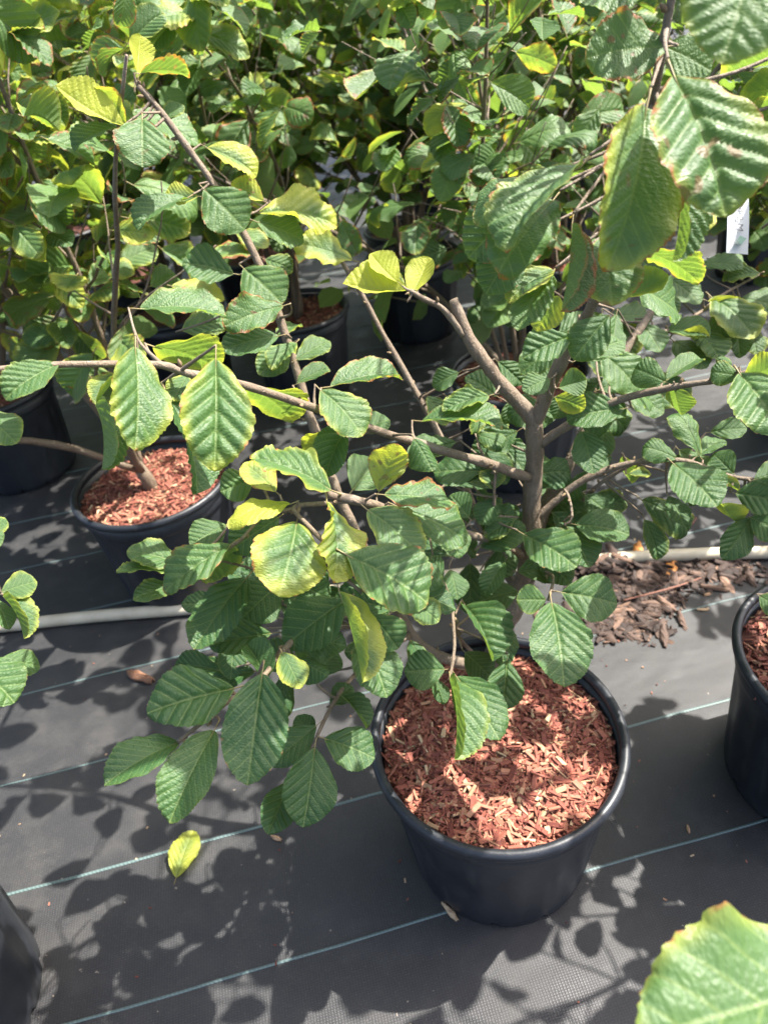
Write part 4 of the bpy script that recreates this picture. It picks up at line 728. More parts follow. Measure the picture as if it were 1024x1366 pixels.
   [(0.63139, 1.20549, 0.82687, 0.00219), (0.62803, 1.20462, 0.83695, 0.0017), (0.62689, 1.2033, 0.84793, 0.0013)], [(0.70099, 1.24818, 0.83929, 0.00168), (0.70413, 1.24512, 0.83191, 0.0017), (0.70907, 1.24113, 0.8258, 0.0013)],
   [(0.6612, 1.22669, 0.83346, 0.0019), (0.66198, 1.22585, 0.82752, 0.0017), (0.66271, 1.22402, 0.82174, 0.0013)], [(0.6811, 1.23798, 0.83675, 0.00178), (0.68843, 1.23256, 0.81971, 0.0017), (0.6955, 1.22363, 0.80349, 0.0013)],
   [(0.71205, 1.25368, 0.84064, 0.00163), (0.7225, 1.23893, 0.80755, 0.0017), (0.73193, 1.21649, 0.77722, 0.0013)], [(0.52909, 1.13338, 0.82933, 0.0026), (0.5276, 1.13832, 0.82855, 0.0017), (0.52715, 1.14278, 0.82867, 0.0013)],
   [(0.53765, 1.13896, 0.82799, 0.0026), (0.54075, 1.13358, 0.82599, 0.0017), (0.54533, 1.12736, 0.82542, 0.0013)], [(0.59259, 1.17769, 0.82537, 0.00245), (0.59397, 1.17575, 0.81889, 0.0017), (0.59568, 1.17229, 0.81326, 0.0013)],
   [(0.56448, 1.15748, 0.82582, 0.0026), (0.55909, 1.16134, 0.81269, 0.0017), (0.55494, 1.16239, 0.80127, 0.0013)], [(0.61008, 1.19034, 0.82573, 0.00234), (0.58546, 1.22373, 0.853, 0.0017), (0.56709, 1.24935, 0.88444, 0.0013)],
   [(0.70099, 1.24818, 0.83929, 0.00168), (0.67461, 1.28512, 0.85082, 0.0017), (0.65713, 1.31655, 0.87091, 0.0013)], [(0.7343, 1.26456, 0.84329, 0.00154), (0.70725, 1.30462, 0.85254, 0.0017), (0.68964, 1.33932, 0.86966, 0.0013)],
   [(0.52015, 1.1277, 0.83112, 0.0026), (0.51299, 1.14234, 0.83773, 0.0017), (0.50979, 1.15742, 0.84988, 0.0013)], [(0.51101, 1.12204, 0.83325, 0.0026), (0.49334, 1.16065, 0.83797, 0.0017), (0.47446, 1.1916, 0.84507, 0.0013)]])]
LEAVES = [(2, 'flat_b', [0.268, 0.6214, 1.3026], [0.2808, 0.5283, 1.2197], [0.071, -0.658, 0.75], 0.0924, (0.33, 0.55, 0.55)), (2, 'long', [0.2551, 0.6359, 1.2806], [0.2023, 0.5511, 1.1815], [0.33, -0.797, 0.506], 0.081, (0.44, 0.5, 0.6)),  # third tint value: leaf tone, raised for sunlit leaves, lowered for shaded ones
 (2, 'wavy', [0.2906, 0.6929, 1.3131], [0.2225, 0.6999, 1.3117], [-0.085, -0.687, 0.722], 0.062, (0.15, 0.6, 0.6)), (2, 'flat', [0.3025, 0.7278, 1.309], [0.3434, 0.7172, 1.2865], [0.04, -0.874, 0.484], 0.0434, (0.1, 0.2, 0.6)),
 (2, 'flat', [0.277, 0.5423, 1.3801], [0.2456, 0.5003, 1.3237], [-0.166, -0.744, 0.647], 0.0676, (0.3, 0.2, 0.7)),
 (2, 'flat_c', [0.3011, 0.7493, 1.3529], [0.2277, 0.7415, 1.3484], [0.003, -0.519, 0.855], 0.0552, (0.1, 0.2, 0.65)), (2, 'cup', [0.424, 0.7304, 1.2961], [0.4001, 0.8152, 1.2679], [0.506, 0.397, 0.765], 0.0556, (0.5, 0.2, 0.6)),
 (2, 'flat', [0.4421, 0.7277, 1.2601], [0.3955, 0.7603, 1.2554], [0.416, 0.682, 0.602], 0.0435, (0.45, 0.2, 0.6)), (2, 'flat', [0.4288, 0.715, 1.2438], [0.392, 0.7384, 1.2384], [0.363, 0.709, 0.604], 0.038, (0.4, 0.2, 0.6)),
 (2, 'droop', [0.2185, 0.6806, 1.2322], [0.1333, 0.6039, 1.1889], [-0.392, -0.082, 0.916], 0.0666, (0.25, 0.35, 0.65)),
 (2, 'droop_b', [0.1927, 0.7184, 1.2157], [0.1257, 0.6974, 1.1858], [-0.234, -0.467, 0.853], 0.0505, (0.2, 0.4, 0.65)),
 (2, 'wavy', [0.1955, 0.6845, 1.2046], [0.1273, 0.6101, 1.1694], [-0.111, -0.34, 0.934], 0.061, (0.1, 0.4, 0.65)), (2, 'flat', [0.1793, 0.7274, 1.1946], [0.1195, 0.719, 1.1486], [-0.323, -0.764, 0.559], 0.0588, (0.05, 0.2, 0.3)),
 (2, 'flat', [0.171, 0.7224, 1.1557], [0.1332, 0.6978, 1.1178], [-0.142, -0.76, 0.634], 0.0479, (0.05, 0.2, 0.3)),
 (2, 'broad', [0.2192, 0.6189, 1.1855], [0.2163, 0.5681, 1.1446], [0.059, -0.629, 0.775], 0.0583, (0.38, 0.55, 0.4)),
 (2, 'fold', [0.1938, 0.6187, 1.2016], [0.1669, 0.5502, 1.1535], [0.839, -0.492, 0.232], 0.0296, (0.12, 0.8, 0.4)),
 (2, 'fold_b', [0.283, 0.6244, 1.2251], [0.2683, 0.5791, 1.1723], [0.372, -0.753, 0.543], 0.0372, (0.15, 0.2, 0.35)),
 (2, 'flat', [0.3141, 0.6353, 1.2066], [0.2977, 0.6014, 1.1841], [0.383, -0.632, 0.674], 0.0249, (0.75, 0.3, 0.6)),
 (2, 'flat_c', [0.2062, 0.72, 1.1201], [0.1583, 0.6655, 1.0875], [-0.272, -0.307, 0.912], 0.0449, (0.15, 0.15, 0.6)),
 (2, 'droop', [0.212, 0.7325, 1.1198], [0.1555, 0.694, 1.1058], [-0.075, -0.241, 0.968], 0.0396, (0.5, 0.2, 0.5)), (2, 'flat', [0.2195, 0.7342, 1.0895], [0.1985, 0.7444, 1.0473], [0.228, 0.966, 0.122], 0.0392, (0.6, 0.2, 0.6)),
 (2, 'flat', [0.2747, 0.659, 1.1557], [0.338, 0.6632, 1.1129], [0.426, 0.588, 0.688], 0.0465, (0.4, 0.3, 0.5)), (2, 'cup', [0.2728, 0.6799, 1.1011], [0.3015, 0.6564, 1.13], [0.36, 0.866, 0.347], 0.0339, (0.5, 0.2, 0.6)),
 (2, 'wavy', [0.3526, 0.8589, 1.038], [0.4199, 0.8638, 0.9865], [0.494, -0.644, 0.584], 0.0744, (0.1, 0.1, 0.5)),
 (2, 'broad', [0.3269, 0.8663, 0.9987], [0.2769, 0.8486, 0.9502], [-0.279, -0.773, 0.569], 0.0556, (0.12, 0.15, 0.3)),
 (2, 'flat_b', [0.2804, 0.872, 0.9735], [0.2096, 0.8503, 0.9615], [0.025, -0.544, 0.839], 0.05, (0.12, 0.1, 0.35)), (2, 'flat', [0.2567, 0.8838, 0.9073], [0.2146, 0.8681, 0.9019], [0.046, -0.433, 0.9], 0.038, (0.15, 0.1, 0.4)),
 (2, 'cup', [0.2675, 0.8751, 0.896], [0.308, 0.8794, 0.9007], [0.013, -0.781, 0.625], 0.0401, (0.2, 0.1, 0.4)), (2, 'flat', [0.2657, 0.8845, 0.8756], [0.3052, 0.8683, 0.8601], [0.385, 0.923, 0.019], 0.0414, (0.6, 0.4, 0.5)),
 (4, 'flat_c', [0.3081, 0.8852, 0.8115], [0.3117, 0.8305, 0.7706], [0.114, -0.589, 0.8], 0.0562, (0.08, 0.05, 0.25)),
 (4, 'droop', [0.3687, 0.8834, 0.8416], [0.2844, 0.8853, 0.8321], [-0.111, -0.454, 0.884], 0.0579, (0.08, 0.1, 0.35)), (2, 'flat', [0.299, 0.8966, 0.9238], [0.3745, 0.9303, 0.926], [0.139, -0.373, 0.917], 0.0498, (0.1, 0.1, 0.5)),
 (4, 'broad', [0.365, 0.9905, 0.8815], [0.4142, 0.9492, 0.8306], [0.21, -0.65, 0.73], 0.0743, (0.1, 0.1, 0.5)), (4, 'wavy', [0.3817, 0.9603, 0.8427], [0.4453, 0.9574, 0.7946], [0.491, -0.543, 0.681], 0.0709, (0.1, 0.1, 0.5)),
 (4, 'flat_b', [0.4746, 0.7888, 0.9318], [0.4892, 0.694, 0.8917], [-0.064, -0.397, 0.916], 0.0906, (0.22, 0.2, 0.55)), (4, 'cup', [0.4859, 0.7939, 0.9221], [0.5153, 0.7655, 0.9528], [0.439, 0.829, 0.346], 0.0432, (0.5, 0.1, 0.6)),
 (4, 'curl', [0.4843, 0.8031, 0.9176], [0.4527, 0.8154, 0.9206], [-0.231, -0.746, 0.624], 0.0333, (0.25, 0.2, 0.45)),
 (4, 'roll', [0.4813, 0.8198, 0.9228], [0.4685, 0.8382, 0.929], [-0.501, -0.569, 0.652], 0.0185, (0.2, 0.2, 0.4)), (4, 'cup', [0.4205, 0.8462, 0.8915], [0.4379, 0.8468, 0.8406], [0.703, 0.667, 0.248], 0.0434, (0.25, 0.1, 0.4)),
 (4, 'curl', [0.4181, 0.867, 0.8857], [0.3853, 0.8964, 0.8946], [-0.412, -0.652, 0.637], 0.0441, (0.12, 0.1, 0.35)),
 (4, 'droop', [0.4184, 0.8683, 0.8873], [0.4779, 0.8919, 0.8995], [-0.166, -0.088, 0.982], 0.0357, (0.15, 0.1, 0.5)),
 (5, 'flat', [0.4368, 0.8445, 0.7593], [0.4641, 0.7519, 0.7431], [-0.109, -0.202, 0.973], 0.0778, (0.08, 0.05, 0.35)),
 (5, 'curl', [0.4516, 0.8642, 0.7519], [0.41, 0.8894, 0.7559], [-0.179, -0.436, 0.882], 0.0413, (0.15, 0.1, 0.35)), (5, 'curl', [0.4862, 0.8641, 0.7518], [0.464, 0.9294, 0.7777], [0.175, -0.311, 0.934], 0.0459, (0.25, 0.1, 0.45)),
 (5, 'flat', [0.4839, 0.8643, 0.7521], [0.5361, 0.8936, 0.755], [-0.06, 0.006, 0.998], 0.0349, (0.15, 0.1, 0.45)), (5, 'broad', [0.5245, 0.8274, 0.7373], [0.5066, 0.8638, 0.7528], [-0.47, -0.532, 0.704], 0.0425, (0.1, 0.05, 0.3)),
 (5, 'flat', [0.5321, 0.7708, 0.6972], [0.4748, 0.7287, 0.6623], [0.079, -0.699, 0.711], 0.0452, (0.06, 0.02, 0.25)),
 (5, 'flat_b', [0.5129, 0.7943, 0.7273], [0.5635, 0.7672, 0.7252], [-0.296, -0.609, 0.736], 0.0531, (0.1, 0.1, 0.35)), (5, 'flat', [0.5376, 0.7963, 0.7461], [0.5881, 0.7973, 0.753], [-0.122, -0.32, 0.94], 0.042, (0.1, 0.1, 0.4)),
 (5, 'cup', [0.5173, 0.7744, 0.6855], [0.4824, 0.7723, 0.7298], [0.56, 0.678, 0.476], 0.0481, (0.5, 0.1, 0.55)), (5, 'flat', [0.5248, 0.7636, 0.7042], [0.5586, 0.7299, 0.6948], [-0.361, -0.569, 0.739], 0.0471, (0.1, 0.1, 0.4)),
 (5, 'fold', [0.4923, 0.8246, 0.7337], [0.5199, 0.7975, 0.7278], [0.06, -0.152, 0.987], 0.018, (0.45, 0.1, 0.5)), (6, 'flat', [0.3902, 0.8881, 0.7175], [0.4249, 0.8842, 0.7144], [0.058, -0.259, 0.964], 0.0216, (0.55, 0.1, 0.5)),
 (6, 'cup', [0.3881, 0.9142, 0.7348], [0.4085, 0.9135, 0.6772], [0.7, 0.673, 0.239], 0.0382, (0.4, 0.1, 0.4)), (5, 'wavy', [0.4738, 0.9045, 0.7386], [0.5098, 0.8641, 0.7028], [0.243, -0.514, 0.823], 0.0527, (0.2, 0.1, 0.4)),
 (20, 'wavy_b', [0.7622, 1.2729, 0.8535], [0.6992, 1.2832, 0.8412], [-0.228, -0.285, 0.931], 0.0568, (0.35, 0.2, 0.6)),
 (20, 'broad', [0.6464, 1.2155, 0.8449], [0.6874, 1.1174, 0.8003], [0.094, -0.38, 0.92], 0.0992, (0.4, 0.3, 0.6)), (20, 'fold', [0.6349, 1.2016, 0.8433], [0.702, 1.1877, 0.8051], [0.501, 0.529, 0.685], 0.0329, (0.75, 0.2, 0.7)),
 (20, 'flat', [0.7166, 1.2372, 0.8239], [0.7795, 1.204, 0.8077], [-0.011, -0.456, 0.89], 0.0654, (0.15, 0.1, 0.5)),
 (20, 'flat', [0.6624, 1.2173, 0.8146], [0.6601, 1.1609, 0.755], [-0.155, -0.715, 0.682], 0.0547, (0.12, 0.1, 0.3)), (20, 'long', [0.695, 1.2163, 0.7971], [0.6905, 1.1554, 0.744], [-0.037, -0.655, 0.754], 0.0493, (0.1, 0.1, 0.3)),
 (20, 'flat', [0.7311, 1.2106, 0.7735], [0.7246, 1.1612, 0.7423], [-0.004, -0.534, 0.846], 0.0475, (0.35, 0.1, 0.4)),
 (20, 'droop', [0.535, 1.1392, 0.8283], [0.6007, 1.1091, 0.8249], [-0.107, -0.337, 0.935], 0.0498, (0.2, 0.2, 0.6)), (20, 'cup', [0.5506, 1.1243, 0.8255], [0.5947, 1.0991, 0.8261], [0.4, 0.713, 0.576], 0.0398, (0.9, 0.1, 0.7)),
 (20, 'flat_b', [0.5976, 1.1632, 0.8103], [0.6137, 1.0872, 0.7853], [0.179, -0.273, 0.945], 0.0706, (0.25, 0.2, 0.55)),
 (20, 'flat', [0.5587, 1.1539, 0.7983], [0.59, 1.0828, 0.7737], [0.028, -0.316, 0.948], 0.0708, (0.1, 0.1, 0.45)), (20, 'flat_c', [0.5722, 1.243, 0.8802], [0.6146, 1.1904, 0.845], [0.158, -0.458, 0.875], 0.0634, (0.12, 0.1, 0.6)),
 (20, 'flat', [0.6649, 1.3118, 0.8708], [0.7297, 1.2717, 0.8697], [-0.126, -0.229, 0.965], 0.0555, (0.1, 0.1, 0.5)),
 (20, 'wavy', [0.6963, 1.3356, 0.8688], [0.7515, 1.3042, 0.8615], [-0.077, -0.351, 0.933], 0.0502, (0.1, 0.1, 0.6)),
 (20, 'flat', [0.5153, 1.158, 0.8525], [0.5608, 1.1632, 0.8742], [-0.255, -0.672, 0.695], 0.0463, (0.2, 0.1, 0.5)),
 (3, 'broad', [0.4756, 1.1245, 0.8583], [0.4961, 1.0667, 0.8264], [0.198, -0.419, 0.886], 0.0595, (0.12, 0.1, 0.4)), (7, 'droop', [0.071, 0.8795, 0.8692], [0.1801, 0.841, 0.8613], [0.09, 0.05, 0.995], 0.0714, (0.2, 0.3, 0.45)),
 (1, 'wavy_b', [0.1737, 0.9025, 0.8824], [0.1018, 0.8767, 0.8821], [0.127, -0.367, 0.922], 0.0464, (0.28, 0.1, 0.5)),
 (16, 'broad', [0.1726, 0.8741, 0.7321], [0.1776, 0.9149, 0.7459], [-0.044, -0.315, 0.948], 0.0425, (0.42, 0.1, 0.45)),
 (0, 'flat', [0.2319, 0.969, 0.7726], [0.1565, 0.9654, 0.733], [-0.351, -0.596, 0.723], 0.0545, (0.08, 0.05, 0.3)),
 (16, 'flat_b', [0.1819, 0.9797, 0.7374], [0.2279, 0.9496, 0.7199], [-0.159, -0.668, 0.727], 0.0549, (0.08, 0.05, 0.3)),
 (16, 'flat_b', [0.2064, 0.8217, 0.6812], [0.2684, 0.7467, 0.6677], [-0.051, -0.217, 0.975], 0.0784, (0.1, 0.05, 0.35)),
 (19, 'long', [0.2919, 0.8309, 0.6767], [0.3628, 0.7952, 0.6724], [-0.043, -0.202, 0.979], 0.0676, (0.12, 0.05, 0.35)),
 (19, 'flat', [0.2792, 0.8383, 0.6699], [0.2963, 0.7696, 0.6417], [0.158, -0.341, 0.927], 0.0628, (0.05, 0.02, 0.28)),
 (14, 'broad', [0.2408, 0.7272, 0.6412], [0.3149, 0.6983, 0.6312], [-0.058, -0.456, 0.888], 0.0735, (0.08, 0.05, 0.38)),
 (14, 'flat_c', [0.2183, 0.6989, 0.6538], [0.204, 0.5786, 0.6174], [0.18, -0.304, 0.936], 0.0903, (0.06, 0.03, 0.32)),
 (14, 'broad', [0.2176, 0.7224, 0.635], [0.1737, 0.7246, 0.6412], [0.068, -0.686, 0.725], 0.0435, (0.2, 0.05, 0.4)),
 (15, 'fold_b', [0.1046, 0.7688, 0.597], [0.1282, 0.6803, 0.5654], [0.222, -0.275, 0.935], 0.0735, (0.06, 0.02, 0.28)),
 (15, 'flat', [0.1482, 0.7834, 0.5669], [0.1497, 0.6975, 0.5229], [0.467, -0.396, 0.791], 0.0545, (0.06, 0.02, 0.25)),
 (14, 'flat', [0.1952, 0.8044, 0.5776], [0.1332, 0.7989, 0.5711], [-0.062, -0.388, 0.92], 0.0533, (0.1, 0.05, 0.3)),
 (15, 'flat_b', [0.1548, 0.6995, 0.5406], [0.132, 0.637, 0.5035], [0.118, -0.538, 0.835], 0.0543, (0.05, 0.02, 0.25)),
 (15, 'fold_b', [0.0599, 0.6364, 0.5897], [0.0469, 0.5222, 0.5753], [0.602, -0.167, 0.781], 0.0634, (0.2, 0.05, 0.45)),
 (15, 'flat_c', [0.0705, 0.6523, 0.5777], [0.1112, 0.5484, 0.5632], [0.139, -0.083, 0.987], 0.0752, (0.03, 0.02, 0.25)),
 (15, 'flat', [0.0558, 0.6596, 0.587], [-0.0023, 0.6625, 0.5907], [0.027, -0.54, 0.841], 0.055, (0.06, 0.02, 0.3)),
 (15, 'flat', [0.0417, 0.6785, 0.5461], [0.0488, 0.6411, 0.5309], [0.358, -0.294, 0.886], 0.0272, (0.05, 0.02, 0.25)),
 (15, 'flat', [0.0983, 0.7513, 0.5095], [0.1326, 0.7127, 0.4842], [0.125, -0.463, 0.878], 0.0499, (0.05, 0.02, 0.22)),
 (10, 'broad', [0.145, 0.852, 0.6386], [0.2193, 0.8594, 0.6664], [-0.285, -0.405, 0.869], 0.0628, (0.1, 0.05, 0.3)),
 (10, 'flat', [0.1499, 0.8513, 0.589], [0.2073, 0.8569, 0.5984], [-0.088, -0.524, 0.847], 0.0505, (0.06, 0.02, 0.25)),
 (10, 'flat', [0.1243, 0.8208, 0.7288], [0.102, 0.8509, 0.7525], [-0.086, -0.654, 0.751], 0.0434, (0.1, 0.05, 0.35)),
 (16, 'wavy', [0.1545, 0.8964, 0.6794], [0.2098, 0.8701, 0.6594], [0.119, -0.432, 0.894], 0.0553, (0.15, 0.05, 0.35)),
 (16, 'flat', [0.1763, 0.8818, 0.7095], [0.1464, 0.8537, 0.6838], [-0.205, -0.533, 0.821], 0.041, (0.12, 0.05, 0.35)),
 (6, 'flat', [0.3291, 0.9048, 0.6739], [0.3609, 0.8652, 0.6524], [-0.001, -0.478, 0.878], 0.0478, (0.1, 0.05, 0.3)),
 (14, 'flat', [0.2409, 0.8439, 0.6121], [0.2735, 0.7849, 0.595], [0.049, -0.252, 0.966], 0.0546, (0.08, 0.02, 0.25)),
 (11, 'broad', [-0.1023, 0.6563, 0.8918], [-0.1248, 0.5589, 0.8691], [0.452, -0.301, 0.84], 0.0865, (0.5, 0.35, 0.6)),
 (11, 'flat_b', [-0.0484, 0.6053, 0.8752], [0.0352, 0.5621, 0.8233], [0.411, -0.256, 0.875], 0.0935, (0.2, 0.25, 0.5)),
 (11, 'fold', [-0.0605, 0.5693, 0.8534], [-0.0451, 0.4694, 0.8178], [0.885, -0.03, 0.465], 0.0386, (0.55, 0.15, 0.6)),
 (10, 'wavy_b', [-0.065, 0.6763, 0.9013], [-0.0665, 0.576, 0.862], [0.899, -0.172, 0.402], 0.0586, (0.6, 0.4, 0.55)),
 (10, 'flat_c', [-0.0191, 0.6698, 0.8848], [0.0364, 0.6198, 0.8445], [0.38, -0.287, 0.879], 0.0696, (0.28, 0.25, 0.5)),
 (10, 'wavy', [0.0028, 0.6911, 0.8877], [0.0873, 0.6873, 0.8634], [0.255, -0.273, 0.928], 0.0564, (0.28, 0.75, 0.5)),
 (10, 'flat', [0.0179, 0.7126, 0.8502], [0.1028, 0.6946, 0.7924], [0.484, -0.326, 0.812], 0.073, (0.15, 0.2, 0.4)),
 (10, 'broad', [-0.0031, 0.7261, 0.8676], [0.0287, 0.7364, 0.9283], [-0.07, 0.989, -0.13], 0.0509, (0.85, 0.6, 0.7)),
 (7, 'roll', [0.052, 0.7889, 0.8994], [0.0696, 0.7511, 0.8697], [0.248, -0.525, 0.814], 0.041, (0.12, 0.25, 0.3)), (10, 'flat', [-0.0366, 0.7463, 0.8609], [0.0004, 0.7985, 0.867], [0.351, -0.351, 0.868], 0.0581, (0.1, 0.05, 0.5)),
 (10, 'wavy_b', [-0.058, 0.6834, 0.9105], [-0.1452, 0.6972, 0.9606], [0.467, -0.187, 0.864], 0.076, (0.38, 0.35, 0.55)),
 (18, 'flat', [-0.1277, 0.7124, 0.8988], [-0.1648, 0.7452, 0.9252], [0.392, -0.265, 0.881], 0.0454, (0.72, 0.5, 0.6)),
 (11, 'droop_b', [-0.1057, 0.6656, 0.912], [-0.1736, 0.6284, 0.9159], [0.055, 0.004, 0.998], 0.0441, (0.92, 0.3, 0.7)),
 (18, 'flat_b', [-0.1583, 0.7486, 0.8965], [-0.1989, 0.732, 0.8965], [0.27, -0.661, 0.7], 0.042, (0.2, 0.05, 0.5)),
 (18, 'flat', [-0.1298, 0.701, 0.868], [-0.1889, 0.6603, 0.8571], [0.13, -0.426, 0.895], 0.0538, (0.06, 0.05, 0.3)),
 (18, 'flat_b', [-0.1779, 0.6311, 0.8921], [-0.2517, 0.5824, 0.8758], [-0.032, -0.272, 0.962], 0.0526, (0.2, 0.4, 0.5)),
 (18, 'flat', [-0.1812, 0.6531, 0.8715], [-0.2295, 0.6594, 0.8129], [-0.143, 0.964, 0.222], 0.0575, (0.38, 0.1, 0.4)),
 (18, 'broad', [-0.2624, 0.6902, 0.8214], [-0.3213, 0.6891, 0.8572], [0.513, -0.175, 0.84], 0.0467, (0.25, 0.05, 0.5)),
 (18, 'flat', [-0.2682, 0.6859, 0.816], [-0.3314, 0.6626, 0.8493], [0.314, 0.386, 0.867], 0.0411, (0.3, 0.1, 0.55)),
 (18, 'flat', [-0.2733, 0.6757, 0.8029], [-0.3171, 0.6433, 0.8169], [0.337, -0.051, 0.94], 0.0335, (0.25, 0.1, 0.5)),
 (18, 'flat', [-0.211, 0.7565, 0.8253], [-0.2557, 0.7239, 0.824], [0.232, -0.353, 0.906], 0.0463, (0.15, 0.05, 0.4)),
 (18, 'flat_c', [-0.1826, 0.674, 0.8007], [-0.244, 0.5808, 0.7814], [0.067, -0.245, 0.967], 0.0656, (0.04, 0.02, 0.28)),
 (12, 'flat', [-0.1473, 0.6808, 0.777], [-0.1943, 0.6403, 0.7642], [0.311, -0.594, 0.741], 0.0594, (0.04, 0.02, 0.25)),
 (12, 'flat_b', [-0.1621, 0.6281, 0.7418], [-0.2357, 0.6074, 0.756], [0.262, -0.301, 0.917], 0.0488, (0.05, 0.02, 0.28)),
 (12, 'broad', [-0.0622, 0.6462, 0.765], [-0.142, 0.5943, 0.7519], [0.12, -0.413, 0.903], 0.0718, (0.04, 0.02, 0.25)),
 (12, 'flat_c', [-0.1426, 0.6099, 0.751], [-0.0691, 0.6014, 0.7289], [0.251, -0.262, 0.932], 0.0495, (0.04, 0.02, 0.28)),
 (12, 'flat', [-0.0527, 0.6393, 0.7074], [-0.0278, 0.5588, 0.6717], [0.372, -0.278, 0.885], 0.0652, (0.12, 0.05, 0.35)),
 (12, 'flat_b', [-0.0344, 0.646, 0.7323], [-0.0057, 0.6064, 0.7046], [0.136, -0.499, 0.856], 0.051, (0.18, 0.05, 0.35)),
 (12, 'fold_b', [-0.1597, 0.5266, 0.7742], [-0.1772, 0.5656, 0.7917], [0.554, -0.12, 0.824], 0.0305, (0.05, 0.02, 0.3)),
 (12, 'flat', [-0.1369, 0.5512, 0.7896], [-0.1185, 0.5079, 0.7744], [0.357, -0.169, 0.919], 0.0355, (0.42, 0.1, 0.4)),
 (12, 'roll', [-0.1295, 0.5783, 0.743], [-0.093, 0.5598, 0.7268], [0.274, -0.265, 0.924], 0.0349, (0.05, 0.02, 0.25)),
 (10, 'flat', [0.0806, 0.7775, 0.7708], [0.0929, 0.7185, 0.7427], [0.353, -0.341, 0.871], 0.0484, (0.15, 0.1, 0.4)),
 (10, 'flat', [0.0559, 0.7285, 0.7405], [0.0335, 0.688, 0.7192], [0.132, -0.518, 0.845], 0.047, (0.12, 0.05, 0.35)),
 (10, 'flat', [0.0169, 0.6751, 0.7208], [0.0518, 0.6435, 0.7038], [0.212, -0.27, 0.939], 0.0434, (0.3, 0.05, 0.5)), (15, 'flat', [0.0719, 0.7589, 0.6657], [0.0439, 0.7905, 0.6876], [0.151, -0.47, 0.87], 0.0428, (0.1, 0.05, 0.3)),
 (10, 'flat', [0.0875, 0.7901, 0.6568], [0.0909, 0.7471, 0.6345], [0.295, -0.422, 0.857], 0.0418, (0.08, 0.05, 0.3)),
 (10, 'flat', [-0.0146, 0.6746, 0.8015], [0.0031, 0.6412, 0.7708], [0.079, -0.651, 0.755], 0.0476, (0.1, 0.05, 0.3)),
 (12, 'flat', [-0.1206, 0.6774, 0.7725], [-0.0848, 0.6626, 0.7529], [0.173, -0.61, 0.773], 0.0426, (0.06, 0.02, 0.3)),
 (13, 'flat', [-0.121, 0.6245, 0.6558], [-0.0897, 0.6599, 0.654], [0.299, -0.216, 0.93], 0.0416, (0.05, 0.02, 0.25)),
 (7, 'flat', [-0.0469, 0.8205, 0.9074], [-0.0913, 0.8337, 0.8611], [-0.046, 0.949, 0.313], 0.0562, (0.62, 0.1, 0.6)),
 (7, 'fold_b', [-0.0351, 0.803, 0.9174], [-0.0684, 0.7547, 0.8818], [-0.181, -0.5, 0.847], 0.0414, (0.06, 0.02, 0.25)),
 (7, 'broad', [-0.059, 0.811, 0.9765], [-0.0132, 0.7618, 0.9301], [0.41, -0.395, 0.822], 0.0689, (0.3, 0.3, 0.55)),
 (7, 'droop', [-0.0478, 0.8394, 0.9641], [0.0477, 0.8688, 0.9455], [0.206, -0.05, 0.977], 0.0596, (0.25, 0.5, 0.5)),
 (7, 'flat', [-0.1506, 0.8378, 0.9784], [-0.1086, 0.8804, 0.897], [0.224, 0.812, 0.539], 0.0895, (0.42, 0.15, 0.45)),
 (7, 'droop', [-0.0949, 0.8908, 0.9488], [-0.0478, 0.9106, 0.9536], [0.051, -0.346, 0.937], 0.0298, (0.2, 0.4, 0.45)),
 (7, 'flat', [-0.018, 0.8611, 0.8781], [0.0262, 0.8743, 0.8818], [0.026, -0.345, 0.938], 0.0397, (0.15, 0.05, 0.4)),
 (7, 'flat', [0.0414, 0.8736, 0.8128], [0.1008, 0.8939, 0.8194], [0.008, -0.33, 0.944], 0.0459, (0.12, 0.05, 0.4)),
 (7, 'flat', [-0.2297, 0.7008, 1.1118], [-0.2318, 0.6006, 1.0478], [0.754, -0.365, 0.547], 0.0639, (0.34, 0.25, 0.5)),
 (7, 'flat_b', [-0.1476, 0.6771, 1.0975], [-0.1563, 0.5765, 1.0278], [0.395, -0.547, 0.738], 0.0684, (0.38, 0.25, 0.5)),
 (7, 'fold_b', [-0.2947, 0.7063, 1.0537], [-0.2868, 0.6393, 1.009], [0.941, -0.104, 0.323], 0.0429, (0.22, 0.2, 0.3)),
 (7, 'long', [-0.2204, 0.719, 1.0456], [-0.1908, 0.6133, 0.9793], [0.888, -0.039, 0.458], 0.0672, (0.08, 0.1, 0.25)),
 (7, 'droop', [-0.2981, 0.6676, 1.1179], [-0.339, 0.6224, 1.1087], [0.272, -0.42, 0.866], 0.0374, (0.18, 0.1, 0.45)),
 (7, 'flat', [-0.2374, 0.7855, 1.074], [-0.1816, 0.8335, 1.0131], [0.023, 0.775, 0.632], 0.0817, (0.45, 0.1, 0.5)),
 (7, 'flat', [-0.3799, 0.6451, 1.089], [-0.3497, 0.6246, 1.0603], [0.487, -0.384, 0.784], 0.0404, (0.25, 0.1, 0.5)),
 (7, 'long', [-0.2599, 0.8529, 1.0954], [-0.1623, 0.8691, 1.0663], [0.304, -0.134, 0.943], 0.063, (0.2, 0.3, 0.5)),
 (8, 'wavy', [-0.0988, 0.9579, 1.0349], [-0.1793, 0.9191, 1.0323], [0.201, -0.474, 0.857], 0.0556, (0.25, 0.6, 0.5)),
 (8, 'flat', [-0.1128, 0.9522, 0.9951], [-0.1899, 0.9107, 1.0029], [0.291, -0.374, 0.881], 0.0517, (0.06, 0.1, 0.35)),
 (7, 'flat', [-0.1983, 0.7436, 1.0528], [-0.2111, 0.7058, 1.042], [0.375, -0.368, 0.851], 0.0291, (0.4, 0.1, 0.5)),
